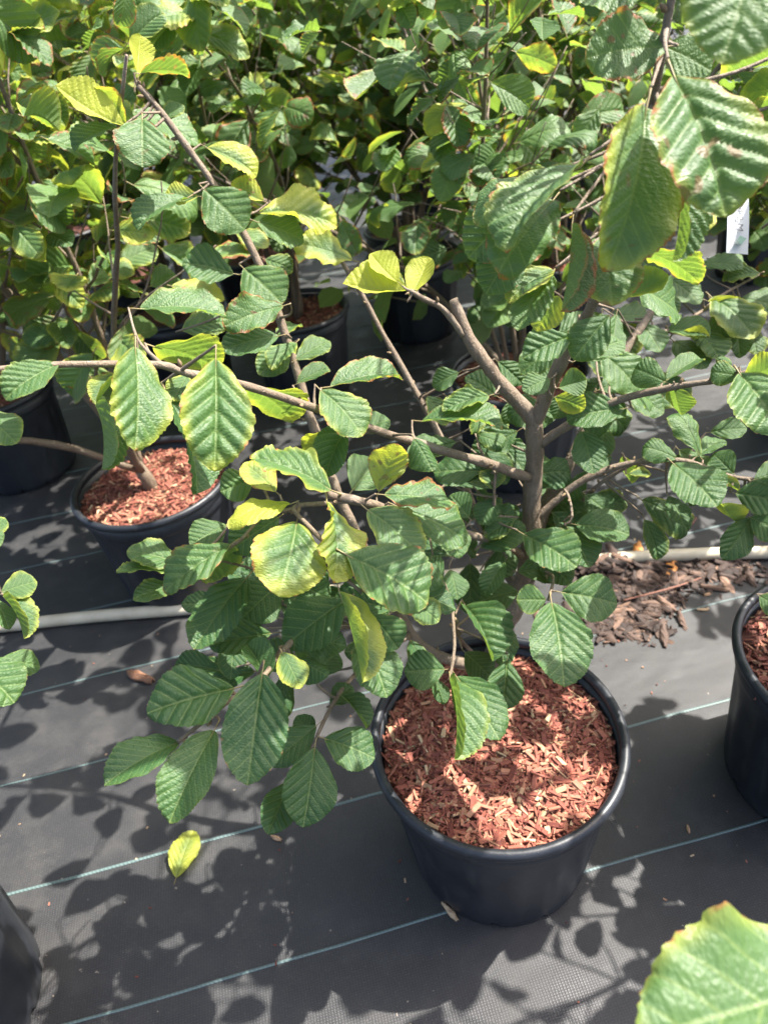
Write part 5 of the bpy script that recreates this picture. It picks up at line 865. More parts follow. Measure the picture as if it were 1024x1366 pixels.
 (7, 'fold', [-0.2531, 0.6937, 1.0864], [-0.2745, 0.6583, 1.0737], [-0.198, -0.221, 0.955], 0.0211, (0.45, 0.1, 0.55)),
 (8, 'cup', [-0.264, 1.2157, 1.3007], [-0.256, 1.2663, 1.3451], [0.654, -0.555, 0.514], 0.0364, (0.95, 0.0, 0.8)), (8, 'cup', [-0.2883, 1.1504, 1.2495], [-0.3626, 1.1483, 1.308], [0.562, -0.445, 0.697], 0.064, (0.92, 0.05, 0.8)),
 (8, 'droop', [-0.2614, 1.2175, 1.303], [-0.1962, 1.2417, 1.2871], [0.032, 0.485, 0.874], 0.056, (0.35, 0.95, 0.5)),
 (8, 'broad', [-0.2591, 1.1432, 1.2565], [-0.2637, 1.0828, 1.2067], [0.39, -0.603, 0.696], 0.0746, (0.1, 0.45, 0.55)),
 (8, 'droop', [-0.3028, 1.1728, 1.2457], [-0.3611, 1.1279, 1.23], [0.025, -0.359, 0.933], 0.0426, (0.05, 0.1, 0.4)), (8, 'flat', [-0.2916, 1.1746, 1.2479], [-0.3226, 1.1702, 1.2971], [0.401, 0.855, 0.329], 0.052, (0.6, 0.7, 0.5)),
 (8, 'flat', [-0.2828, 1.1892, 1.2504], [-0.3058, 1.1969, 1.2712], [0.168, 0.971, -0.172], 0.0314, (0.4, 0.2, 0.5)),
 (8, 'broad', [-0.2007, 1.1523, 1.1543], [-0.1489, 1.1155, 1.098], [0.152, -0.758, 0.635], 0.0787, (0.12, 0.35, 0.55)),
 (8, 'droop', [-0.1897, 1.2006, 1.2], [-0.1242, 1.1879, 1.1524], [0.451, -0.483, 0.75], 0.055, (0.7, 0.3, 0.6)), (8, 'cup', [-0.2111, 1.1462, 1.1465], [-0.2573, 1.1389, 1.1542], [0.223, -0.567, 0.793], 0.0405, (0.6, 0.3, 0.6)),
 (8, 'droop', [-0.2248, 1.1354, 1.1488], [-0.2913, 1.0657, 1.1301], [-0.001, -0.258, 0.966], 0.0549, (0.05, 0.1, 0.4)),
 (8, 'broad', [-0.164, 1.1157, 1.0422], [-0.1104, 1.0636, 0.9971], [0.062, -0.616, 0.785], 0.0773, (0.15, 0.3, 0.55)),
 (8, 'flat_b', [-0.1801, 1.112, 1.0374], [-0.2511, 1.1002, 1.0662], [0.391, -0.545, 0.742], 0.0657, (0.05, 0.1, 0.35)),
 (8, 'wavy_b', [-0.1293, 1.1661, 1.1069], [-0.013, 1.1937, 1.0634], [0.382, -0.181, 0.906], 0.0799, (0.7, 0.3, 0.65)),
 (8, 'flat', [-0.1335, 1.1578, 1.0962], [-0.0666, 1.1587, 1.0573], [0.451, -0.463, 0.763], 0.0685, (0.12, 0.2, 0.5)),
 (8, 'cup', [-0.1188, 1.1767, 1.1205], [-0.1647, 1.1928, 1.1499], [0.311, -0.542, 0.781], 0.047, (0.7, 0.6, 0.6)), (8, 'flat', [-0.2476, 1.2088, 1.2431], [-0.2141, 1.2338, 1.2552], [0.185, -0.617, 0.765], 0.0287, (0.3, 0.1, 0.5)),
 (8, 'flat', [-0.1147, 1.0494, 0.9246], [-0.161, 0.9984, 0.918], [0.349, -0.424, 0.836], 0.0488, (0.2, 0.1, 0.5)),
 (8, 'flat', [-0.1055, 1.0505, 0.9097], [-0.0495, 1.0914, 0.9152], [0.206, -0.402, 0.892], 0.0421, (0.25, 0.1, 0.5)), (9, 'wavy', [0.0051, 1.2305, 0.9942], [-0.09, 1.2302, 1.035], [0.359, -0.418, 0.835], 0.0694, (0.6, 0.2, 0.7)),
 (17, 'cup', [0.0781, 0.9768, 1.0266], [-0.014, 0.9982, 1.0402], [0.084, -0.252, 0.964], 0.0669, (0.97, 0.0, 0.85)),
 (17, 'cup', [0.0647, 0.9838, 1.0356], [0.0309, 1.0232, 1.0686], [0.281, -0.462, 0.841], 0.0459, (0.95, 0.0, 0.8)), (17, 'cup', [0.0767, 0.9704, 1.0184], [0.1134, 1.0195, 1.0533], [-0.11, -0.52, 0.847], 0.0412, (0.93, 0.1, 0.8)),
 (17, 'flat', [0.0749, 1.0106, 1.0212], [0.0144, 1.0409, 1.0499], [0.213, -0.413, 0.885], 0.0451, (0.5, 0.1, 0.6)),
 (12, 'flat_b', [-0.1814, 0.4914, 0.8104], [-0.2579, 0.4497, 0.8404], [0.448, -0.194, 0.873], 0.0631, (0.05, 0.03, 0.18)),
 (12, 'flat_c', [-0.1472, 0.4886, 0.8313], [-0.1631, 0.3833, 0.7981], [0.192, -0.321, 0.927], 0.0664, (0.04, 0.12, 0.12)),
 (12, 'long', [-0.2347, 0.437, 0.8057], [-0.2916, 0.3867, 0.8243], [0.235, 0.092, 0.968], 0.0444, (0.1, 0.05, 0.22)),
 (12, 'long', [-0.1988, 0.4444, 0.8071], [-0.2391, 0.3642, 0.7831], [0.079, -0.321, 0.944], 0.0503, (0.14, 0.05, 0.35)),
 (13, 'flat', [-0.125, 0.5266, 0.6359], [-0.1458, 0.444, 0.6007], [0.371, -0.442, 0.817], 0.0652, (0.03, 0.02, 0.14)),
 (13, 'flat_b', [-0.1667, 0.5178, 0.584], [-0.1927, 0.4529, 0.5802], [0.422, -0.22, 0.879], 0.0432, (0.03, 0.02, 0.22)),
 (13, 'broad', [-0.1142, 0.5415, 0.6307], [-0.0537, 0.5202, 0.6042], [0.304, -0.271, 0.913], 0.058, (0.05, 0.02, 0.28)),
 (13, 'flat', [-0.1242, 0.5644, 0.6275], [-0.1838, 0.5199, 0.6192], [0.089, -0.297, 0.951], 0.0433, (0.04, 0.02, 0.25)),
 (13, 'fold_b', [-0.09, 0.6045, 0.6301], [-0.0618, 0.562, 0.6102], [0.417, -0.144, 0.897], 0.0335, (0.1, 0.02, 0.35)),
 (13, 'flat', [-0.1076, 0.6047, 0.6142], [-0.0754, 0.6285, 0.6171], [0.137, -0.304, 0.943], 0.0314, (0.06, 0.02, 0.3)),
 (13, 'flat', [-0.1317, 0.5607, 0.6065], [-0.1515, 0.5862, 0.6244], [0.331, -0.355, 0.874], 0.0298, (0.05, 0.02, 0.25)),
 (10, 'flat_c', [0.1006, 0.9259, 0.6577], [0.0703, 0.902, 0.6138], [-0.447, -0.619, 0.645], 0.0313, (0.04, 0.11, 0.23)),
 (16, 'flat', [0.1537, 0.9243, 0.6477], [0.1017, 0.9273, 0.6517], [0.054, -0.324, 0.945], 0.0454, (0.08, 0.11, 0.22)),
 (16, 'broad', [0.1626, 0.9138, 0.7415], [0.0875, 0.9362, 0.7365], [-0.171, -0.371, 0.913], 0.0653, (0.0, 0.07, 0.36)),
 (14, 'flat_c', [0.2001, 0.8215, 0.6035], [0.2763, 0.814, 0.5979], [0.033, -0.36, 0.932], 0.0522, (0.0, 0.09, 0.34)),
 (16, 'wavy', [0.1541, 0.9258, 0.6978], [0.1878, 0.8903, 0.66], [0.425, -0.44, 0.791], 0.0459, (0.2, 0.14, 0.42)),
 (3, 'curl', [0.2267, 0.9593, 0.5999], [0.2955, 0.9211, 0.5867], [0.078, -0.195, 0.978], 0.0615, (0.03, 0.05, 0.16)),
 (15, 'broad', [0.054, 0.8205, 0.6248], [0.064, 0.7769, 0.593], [0.378, -0.489, 0.786], 0.0401, (0.08, 0.13, 0.16)), (9, 'broad', [0.2532, 1.0097, 0.5812], [0.288, 0.963, 0.5593], [0.113, -0.351, 0.93], 0.0365, (0.08, 0.1, 0.33)),
 (0, 'curl', [0.2372, 0.9495, 0.6908], [0.3082, 0.9333, 0.6908], [-0.087, -0.384, 0.919], 0.0623, (0.0, 0.09, 0.18)),
 (0, 'droop', [0.2262, 0.9307, 0.6459], [0.1753, 0.9077, 0.6291], [-0.034, -0.54, 0.841], 0.043, (0.01, 0.15, 0.4)),
 (9, 'droop', [0.1245, 0.9859, 0.6705], [0.1968, 1.0069, 0.6456], [0.388, -0.305, 0.87], 0.0488, (0.06, 0.0, 0.1)),
 (9, 'flat_c', [0.0704, 0.9868, 0.5621], [0.1274, 0.946, 0.5428], [0.11, -0.295, 0.949], 0.0489, (0.11, 0.04, 0.1)),
 (9, 'flat_c', [0.2276, 1.0618, 0.7024], [0.1811, 1.114, 0.7088], [0.056, -0.073, 0.996], 0.0584, (0.1, 0.07, 0.31)),
 (0, 'flat_c', [0.1964, 0.9895, 0.7534], [0.2322, 0.921, 0.7251], [-0.006, -0.384, 0.923], 0.0586, (0.1, 0.09, 0.18)),
 (10, 'flat_c', [0.0918, 0.8378, 0.643], [0.0265, 0.9023, 0.6374], [-0.093, -0.008, 0.996], 0.0641, (0.15, 0.12, 0.12)),
 (16, 'broad', [0.1338, 0.9852, 0.7567], [0.0765, 0.9894, 0.7404], [-0.278, -0.407, 0.87], 0.0425, (0.2, 0.03, 0.27)),
 (9, 'broad', [0.1359, 0.9052, 0.5571], [0.1182, 0.8255, 0.5149], [0.165, -0.491, 0.856], 0.0607, (0.18, 0.08, 0.12)),
 (16, 'curl', [0.1149, 0.94, 0.7175], [0.1768, 0.9361, 0.7339], [-0.259, -0.366, 0.894], 0.0535, (0.02, 0.13, 0.1)),
 (16, 'broad', [0.2027, 0.8612, 0.6791], [0.1514, 0.8464, 0.6633], [-0.164, -0.398, 0.903], 0.04, (0.31, 0.02, 0.32)),
 (8, 'flat', [0.066, 0.8745, 0.5417], [0.016, 0.8773, 0.5308], [-0.218, -0.113, 0.969], 0.0343, (0.18, 0.14, 0.41)),
 (10, 'droop', [0.178, 0.8208, 0.629], [0.1371, 0.7766, 0.6052], [-0.199, -0.315, 0.928], 0.0364, (0.07, 0.05, 0.25)),
 (9, 'droop', [0.2011, 0.9155, 0.5257], [0.2608, 0.9389, 0.5245], [0.062, -0.11, 0.992], 0.0357, (0.01, 0.05, 0.25)),
 (9, 'wavy', [0.1201, 0.936, 0.6072], [0.1464, 0.905, 0.5676], [0.434, -0.547, 0.716], 0.0359, (0.07, 0.09, 0.1)), (9, 'wavy', [0.0729, 0.9835, 0.6495], [0.0544, 0.9149, 0.6356], [0.041, -0.208, 0.977], 0.0406, (0.0, 0.06, 0.25)),
 (16, 'flat', [0.1796, 0.9161, 0.6818], [0.1614, 0.8675, 0.6483], [0.068, -0.583, 0.81], 0.0356, (0.19, 0.13, 0.21)),
 (0, 'wavy', [0.2107, 0.9811, 0.701], [0.3007, 0.995, 0.6841], [0.228, -0.403, 0.887], 0.0719, (0.17, 0.08, 0.31)),
 (3, 'broad', [0.4273, 1.0186, 0.7789], [0.4793, 0.984, 0.7589], [0.06, -0.429, 0.901], 0.0545, (0.16, 0.13, 0.42)),
 (3, 'curl', [0.3216, 1.0412, 0.7493], [0.2332, 1.0284, 0.7562], [0.128, -0.385, 0.914], 0.0719, (0.04, 0.04, 0.35)),
 (3, 'wavy', [0.4096, 1.1201, 0.8858], [0.3869, 1.0785, 0.8368], [0.227, -0.792, 0.567], 0.0381, (0.15, 0.11, 0.54)),
 (3, 'broad', [0.3663, 1.0596, 0.854], [0.3984, 1.0439, 0.81], [0.305, -0.804, 0.51], 0.0376, (0.29, 0.06, 0.18)),
 (3, 'broad', [0.4191, 1.1118, 0.7666], [0.3683, 1.0759, 0.7471], [0.119, -0.599, 0.792], 0.0416, (0.15, 0.08, 0.18)),
 (3, 'wavy', [0.3518, 0.9786, 0.8117], [0.39, 0.9248, 0.7978], [-0.001, -0.251, 0.968], 0.0481, (0.0, 0.1, 0.36)),
 (3, 'flat_b', [0.4454, 1.0521, 0.7893], [0.3947, 1.1017, 0.8104], [0.086, -0.314, 0.946], 0.0583, (0.19, 0.05, 0.48)),
 (20, 'droop', [0.4733, 1.184, 0.8395], [0.4633, 1.1205, 0.7934], [0.086, -0.594, 0.799], 0.0518, (0.46, 0.01, 0.45)),
 (3, 'flat', [0.4749, 1.0701, 0.7254], [0.5725, 1.0933, 0.7411], [-0.012, -0.526, 0.85], 0.0685, (0.34, 0.04, 0.35)),
 (3, 'flat_c', [0.3262, 1.0424, 0.8933], [0.2496, 1.0261, 0.8437], [-0.356, -0.573, 0.738], 0.0595, (0.17, 0.12, 0.44)),
 (3, 'flat_c', [0.3513, 1.1629, 0.8352], [0.4244, 1.1762, 0.8542], [-0.193, -0.282, 0.94], 0.0617, (0.04, 0.03, 0.44)),
 (3, 'droop', [0.3787, 0.9765, 0.749], [0.3556, 0.9269, 0.7223], [0.06, -0.495, 0.867], 0.0346, (0.19, 0.14, 0.38)),
 (3, 'curl', [0.3704, 1.0607, 0.7498], [0.4185, 1.0062, 0.7164], [0.064, -0.479, 0.876], 0.0653, (0.24, 0.08, 0.37)),
 (3, 'wavy', [0.3848, 1.0348, 0.7893], [0.4546, 1.0421, 0.8022], [-0.113, -0.461, 0.88], 0.0562, (0.11, 0.13, 0.35)),
 (3, 'wavy', [0.4495, 1.1788, 0.8503], [0.5214, 1.1715, 0.8425], [0.047, -0.475, 0.879], 0.0591, (0.19, 0.12, 0.51)),
 (3, 'flat', [0.4098, 1.0546, 0.9107], [0.3813, 1.0013, 0.8672], [0.368, -0.698, 0.615], 0.0414, (0.17, 0.08, 0.38)),
 (3, 'curl', [0.3286, 1.0006, 0.7907], [0.3634, 0.9539, 0.7538], [0.151, -0.542, 0.827], 0.0551, (0.21, 0.09, 0.4)),
 (3, 'wavy', [0.4382, 1.1102, 0.7687], [0.5123, 1.1008, 0.7725], [-0.1, -0.418, 0.903], 0.0631, (0.24, 0.13, 0.5)),
 (6, 'broad', [0.3377, 0.9136, 0.6575], [0.4016, 0.9012, 0.6418], [0.147, -0.396, 0.906], 0.0459, (0.29, 0.06, 0.1)),
 (6, 'droop', [0.3251, 0.9481, 0.6264], [0.2817, 0.9927, 0.6349], [-0.061, -0.244, 0.968], 0.053, (0.15, 0.02, 0.38)),
 (3, 'wavy', [0.34, 0.9425, 0.6941], [0.306, 0.9256, 0.6426], [-0.146, -0.908, 0.393], 0.0356, (0.15, 0.04, 0.23)),
 (3, 'broad', [0.3402, 0.9744, 0.6872], [0.3957, 0.9774, 0.6907], [-0.035, -0.414, 0.91], 0.0413, (0.0, 0.05, 0.19)),
 (6, 'flat_c', [0.3408, 0.8967, 0.6416], [0.2705, 0.9305, 0.6221], [-0.341, -0.176, 0.924], 0.067, (0.17, 0.01, 0.25)),
 (3, 'broad', [0.2769, 0.9085, 0.6427], [0.3192, 0.8784, 0.6001], [0.391, -0.523, 0.757], 0.0591, (0.0, 0.08, 0.25)),
 (12, 'wavy', [-0.1383, 0.7009, 0.6696], [-0.135, 0.6517, 0.6109], [0.462, -0.667, 0.584], 0.0441, (0.04, 0.07, 0.34)),
 (12, 'flat_b', [-0.1663, 0.8136, 0.6303], [-0.2226, 0.7873, 0.6428], [0.305, -0.213, 0.928], 0.0508, (0.07, 0.06, 0.21)),
 (18, 'broad', [-0.189, 0.7534, 0.7908], [-0.134, 0.7478, 0.7763], [0.205, -0.35, 0.914], 0.0332, (0.2, 0.04, 0.18)),
 (12, 'flat', [-0.2698, 0.8029, 0.6334], [-0.3296, 0.8054, 0.6476], [0.211, -0.265, 0.941], 0.039, (0.02, 0.01, 0.19)),
 (12, 'curl', [-0.0439, 0.7973, 0.6597], [-0.0401, 0.728, 0.6217], [0.421, -0.418, 0.805], 0.0468, (0.0, 0.05, 0.42)),
 (18, 'broad', [-0.2294, 0.7077, 0.7379], [-0.2606, 0.6515, 0.7168], [-0.011, -0.346, 0.938], 0.0374, (0.19, 0.14, 0.2)),
 (12, 'droop', [-0.2167, 0.6882, 0.6056], [-0.3132, 0.6641, 0.6105], [0.103, -0.214, 0.971], 0.0591, (0.0, 0.14, 0.1)),
 (12, 'curl', [-0.2077, 0.7593, 0.6885], [-0.2296, 0.6946, 0.6406], [0.145, -0.62, 0.771], 0.0503, (0.03, 0.08, 0.1)),
 (12, 'wavy', [0.0138, 0.7354, 0.6835], [0.0823, 0.6958, 0.6671], [0.026, -0.343, 0.939], 0.0493, (0.05, 0.1, 0.1)),
 (10, 'flat_c', [0.0287, 0.7413, 0.7583], [-0.0331, 0.7313, 0.7349], [-0.192, -0.61, 0.769], 0.0458, (0.07, 0.1, 0.34)),
 (13, 'broad', [-0.0128, 0.6803, 0.6031], [-0.0828, 0.6786, 0.6322], [0.378, -0.243, 0.893], 0.0482, (0.1, 0.05, 0.1)),
 (12, 'flat', [-0.1796, 0.7904, 0.6415], [-0.0906, 0.7628, 0.6104], [0.267, -0.201, 0.943], 0.0847, (0.11, 0.03, 0.2)),
 (12, 'droop', [-0.0117, 0.73, 0.6516], [-0.09, 0.7423, 0.6728], [0.207, -0.293, 0.934], 0.0644, (0.21, 0.02, 0.24)),
 (12, 'droop', [-0.2566, 0.6617, 0.6485], [-0.3176, 0.6734, 0.6566], [0.1, -0.159, 0.982], 0.038, (0.14, 0.1, 0.22)),
 (12, 'flat', [-0.0552, 0.7664, 0.6552], [-0.1321, 0.7333, 0.6584], [0.254, -0.508, 0.823], 0.0508, (0.0, 0.11, 0.12)),
 (12, 'droop', [-0.2369, 0.7671, 0.7049], [-0.1574, 0.7945, 0.6982], [0.205, -0.376, 0.904], 0.0567, (0.0, 0.13, 0.14)),
 (18, 'wavy', [-0.2366, 0.7748, 0.7273], [-0.1701, 0.7339, 0.7046], [0.244, -0.136, 0.96], 0.0504, (0.0, 0.08, 0.1)),
 (13, 'flat', [-0.1619, 0.734, 0.5466], [-0.2404, 0.771, 0.5624], [0.151, -0.1, 0.983], 0.0576, (0.0, 0.03, 0.38)),
 (12, 'broad', [-0.2338, 0.6991, 0.6702], [-0.2393, 0.6456, 0.6441], [0.38, -0.436, 0.816], 0.0402, (0.16, 0.03, 0.18)),
 (10, 'flat_c', [-0.022, 0.7686, 0.718], [-0.0826, 0.7946, 0.7198], [-0.043, -0.169, 0.985], 0.0474, (0.33, 0.13, 0.11)),
 (12, 'flat_c', [-0.1402, 0.7596, 0.7429], [-0.1358, 0.7072, 0.6884], [0.267, -0.684, 0.679], 0.0448, (0.15, 0.05, 0.17)),
 (13, 'flat', [-0.0255, 0.7517, 0.5618], [-0.0363, 0.6779, 0.5558], [0.672, -0.158, 0.723], 0.0411, (0.34, 0.12, 0.15)),
 (12, 'curl', [-0.1675, 0.6724, 0.617], [-0.187, 0.6287, 0.578], [0.255, -0.704, 0.662], 0.0364, (0.17, 0.01, 0.19)),
 (12, 'wavy', [-0.1733, 0.8135, 0.6766], [-0.161, 0.7818, 0.6374], [0.535, -0.567, 0.627], 0.034, (0.14, 0.08, 0.3)),
 (13, 'flat', [0.0135, 0.7387, 0.5697], [0.0312, 0.6604, 0.5566], [0.366, -0.072, 0.928], 0.0449, (0.19, 0.13, 0.17)),
 (15, 'flat_b', [0.0062, 0.7537, 0.6376], [-0.075, 0.7813, 0.6566], [0.091, -0.369, 0.925], 0.0571, (0.04, 0.02, 0.19)),
 (10, 'droop', [-0.0065, 0.8146, 0.6856], [0.0009, 0.7667, 0.6503], [0.41, -0.5, 0.763], 0.0374, (0.0, 0.06, 0.26)),
 (13, 'flat_c', [-0.0213, 0.741, 0.5478], [-0.0552, 0.6873, 0.534], [0.148, -0.332, 0.932], 0.0396, (0.09, 0.04, 0.1)),
 (12, 'flat_c', [-0.1142, 0.7318, 0.7842], [-0.1147, 0.6449, 0.7397], [0.332, -0.431, 0.839], 0.0573, (0.09, 0.12, 0.24)),
 (12, 'flat_c', [-0.1765, 0.8292, 0.6558], [-0.2306, 0.8305, 0.6921], [0.541, -0.21, 0.814], 0.0458, (0.0, 0.07, 0.26)),
 (9, 'flat_c', [0.1818, 1.0555, 0.7378], [0.2394, 1.0724, 0.7252], [0.289, -0.313, 0.905], 0.0482, (0.35, 0.06, 0.28)),
 (1, 'wavy', [0.178, 1.0103, 0.8128], [0.1543, 0.9554, 0.7876], [0.591, -0.533, 0.606], 0.0355, (0.34, 0.1, 0.58)),
 (1, 'flat', [0.1455, 0.9994, 0.8751], [0.1035, 1.0085, 0.8527], [-0.492, -0.48, 0.727], 0.0387, (0.14, 0.03, 0.29)),
 (16, 'flat', [0.1676, 0.9567, 0.7581], [0.2003, 0.9036, 0.7183], [0.107, -0.553, 0.826], 0.0526, (0.19, 0.13, 0.18)),
 (9, 'flat_c', [0.132, 1.0634, 0.8], [0.1681, 1.0439, 0.7653], [0.417, -0.537, 0.734], 0.0402, (0.38, 0.03, 0.22)),
 (16, 'curl', [0.1649, 0.9562, 0.7829], [0.1967, 0.9305, 0.7675], [0.066, -0.45, 0.89], 0.0369, (0.26, 0.02, 0.42)),
 (9, 'flat_c', [0.1003, 1.0719, 0.8009], [0.1241, 1.0306, 0.7626], [0.398, -0.49, 0.776], 0.0458, (0.28, 0.05, 0.41)),
 (1, 'flat_b', [0.2056, 1.0054, 0.8213], [0.1586, 1.0262, 0.8519], [0.314, -0.489, 0.814], 0.0463, (0.0, 0.13, 0.32)),
 (3, 'flat', [0.3306, 1.0249, 0.7997], [0.303, 1.006, 0.7632], [-0.278, -0.751, 0.599], 0.0359, (0.11, 0.03, 0.4)),
 (3, 'flat_b', [0.2496, 1.0742, 0.7712], [0.2291, 1.0535, 0.7353], [0.08, -0.883, 0.462], 0.0287, (0.15, 0.07, 0.25)),
 (9, 'flat_b', [0.2277, 1.0993, 0.8335], [0.2656, 1.0783, 0.795], [0.248, -0.727, 0.641], 0.0428, (0.0, 0.02, 0.35)),
 (3, 'flat', [0.3181, 1.0392, 0.8109], [0.274, 1.0597, 0.8117], [-0.155, -0.368, 0.917], 0.043, (0.0, 0.06, 0.38)), (5, 'flat', [0.4573, 0.9011, 0.731], [0.4893, 0.8672, 0.7072], [0.083, -0.52, 0.85], 0.0458, (0.0, 0.03, 0.21)),
 (6, 'curl', [0.4272, 0.9099, 0.6432], [0.484, 0.8689, 0.5942], [0.229, -0.6, 0.766], 0.0633, (0.28, 0.14, 0.23)), (6, 'curl', [0.5106, 0.9508, 0.6441], [0.508, 0.8969, 0.6258], [0.218, -0.322, 0.921], 0.0333, (0.11, 0.08, 0.33)),
 (5, 'flat', [0.4501, 0.8661, 0.6798], [0.4544, 0.8114, 0.662], [0.04, -0.306, 0.951], 0.0364, (0.03, 0.02, 0.2)), (5, 'broad', [0.5557, 0.9686, 0.7188], [0.6056, 0.9484, 0.73], [-0.332, -0.326, 0.885], 0.042, (0.14, 0.14, 0.39)),
 (6, 'droop', [0.4234, 0.881, 0.6247], [0.4296, 0.8275, 0.5806], [0.148, -0.618, 0.772], 0.0414, (0.29, 0.04, 0.25)),
 (8, 'wavy', [-0.1349, 1.1005, 0.9343], [-0.0977, 1.1503, 0.9257], [0.375, -0.121, 0.919], 0.0362, (0.32, 0.07, 0.56)),
 (8, 'flat_b', [-0.1542, 1.1806, 1.0147], [-0.1682, 1.136, 0.9484], [0.435, -0.786, 0.438], 0.0503, (0.25, 0.05, 0.49)),
 (8, 'flat_b', [-0.2913, 1.1375, 0.9481], [-0.2199, 1.1638, 0.9405], [0.251, -0.431, 0.867], 0.0631, (0.31, 0.03, 0.61)),
 (8, 'flat_b', [-0.0995, 1.0458, 0.9408], [-0.1376, 0.9815, 0.9313], [-0.011, -0.139, 0.99], 0.0438, (0.3, 0.06, 0.62)),
 (8, 'flat_b', [-0.1414, 1.2256, 1.0171], [-0.0979, 1.2146, 0.9935], [0.295, -0.53, 0.795], 0.0442, (0.32, 0.1, 0.47)),
 (2, 'flat_b', [0.3788, 1.1974, 1.5069], [0.4434, 1.1373, 1.4493], [-0.034, -0.711, 0.702], 0.0643, (0.25, 0.07, 0.32)),
 (2, 'droop', [0.4289, 1.2713, 1.6079], [0.4835, 1.2144, 1.5725], [-0.049, -0.561, 0.826], 0.0607, (0.34, 0.0, 0.61)),
 (2, 'flat', [0.5403, 1.2637, 1.6237], [0.5481, 1.1858, 1.5628], [0.142, -0.601, 0.787], 0.0599, (0.26, 0.03, 0.42)),
 (2, 'flat', [0.5629, 1.1846, 1.5893], [0.6192, 1.1722, 1.5604], [0.152, -0.767, 0.624], 0.0522, (0.33, 0.06, 0.45)),
 (2, 'wavy', [0.496, 1.1331, 1.5037], [0.5756, 1.1204, 1.4652], [0.21, -0.712, 0.67], 0.0769, (0.36, 0.04, 0.61)), (2, 'curl', [0.4976, 1.1868, 1.6207], [0.5475, 1.1381, 1.588], [-0.125, -0.638, 0.76], 0.0459, (0.32, 0.06, 0.36)),
 (2, 'droop', [0.6139, 1.2461, 1.5951], [0.6366, 1.2076, 1.557], [0.215, -0.62, 0.754], 0.0486, (0.33, 0.06, 0.69)),
 (2, 'curl', [0.5693, 1.1408, 1.4835], [0.5236, 1.215, 1.5003], [-0.31, -0.387, 0.868], 0.0763, (0.26, 0.06, 0.43)), (2, 'flat', [0.2045, 0.527, 1.471], [0.1255, 0.5807, 1.4375], [0.244, 0.173, 0.954], 0.079, (0.3, 0.2, 0.5)),
 (2, 'flat', [0.348, 0.6766, 1.6769], [0.3039, 0.5814, 1.6402], [0.326, -0.076, 0.942], 0.0867, (0.3, 0.2, 0.5)), (2, 'flat', [0.0798, 0.5905, 1.5686], [0.1961, 0.5811, 1.5278], [0.058, -0.003, 0.998], 0.0964, (0.3, 0.2, 0.5)),
 (2, 'broad', [0.179, 0.5345, 1.6431], [0.2195, 0.644, 1.6022], [0.379, -0.025, 0.925], 0.0965, (0.3, 0.2, 0.5)), (2, 'flat_b', [0.0968, 0.5831, 1.5689], [0.1947, 0.5981, 1.5342], [0.028, 0.002, 1.0], 0.0818, (0.3, 0.2, 0.5)),
 (2, 'flat_b', [0.1511, 0.6072, 1.4422], [0.1598, 0.5078, 1.4073], [0.293, 0.045, 0.955], 0.0824, (0.3, 0.2, 0.5)), (2, 'flat_b', [0.297, 0.5718, 1.6935], [0.37, 0.5032, 1.6584], [0.377, 0.222, 0.899], 0.0828, (0.3, 0.2, 0.5)),
 (2, 'flat', [0.2495, 0.657, 1.6193], [0.3158, 0.5599, 1.5781], [-0.043, 0.046, 0.998], 0.0971, (0.3, 0.2, 0.5))]  # last leaves on the leader: added above the view to shade the low spray
base = Vector(STEMS[0][1][0][0][:3])
hero = empty('potted_shrub', base)
tag(hero, 'near sharp shrub with a cut stub on its grey forked stem, in the front pot', 'shrub', 'potted shrubs')
parents = []
for nm, rows_list in STEMS:
    sp = [spline([(q[0]-base.x, q[1]-base.y, q[2]-base.z, q[3]) for q in rows], 6) for rows in rows_list]
    parents.append(wood(nm, hero, sp[:1] + sp[1:], 10))
# the sawn end of the stub: pale wood with a ring of bark
e1, e0 = Vector(STEMS[1][1][0][-1][:3]), Vector(STEMS[1][1][0][-2][:3]); rr = STEMS[1][1][0][-1][3]
M_CUT = flat_material('cut_wood', (.16, .12, .08), (.34, .27, .18), 220, .8, .4)
cv, cf = tube([(0, 0, -.001), (0, 0, .0012), (0, 0, .0016)], [rr*.86, rr*.80, rr*.3], 14)
obj('cut_end', mesh('cut_end', cv, cf, (M_CUT,), False), parents[1], Matrix.Translation(e1-base) @ (e1-e0).to_track_quat('Z', 'Y').to_matrix().to_4x4())
for (si, key, b, t, n, w, c) in LEAVES:
    add_leaf(parents[si], key, Vector(b)-base, Vector(t)-base, n, w, (c[0], c[1], c[2], 1))

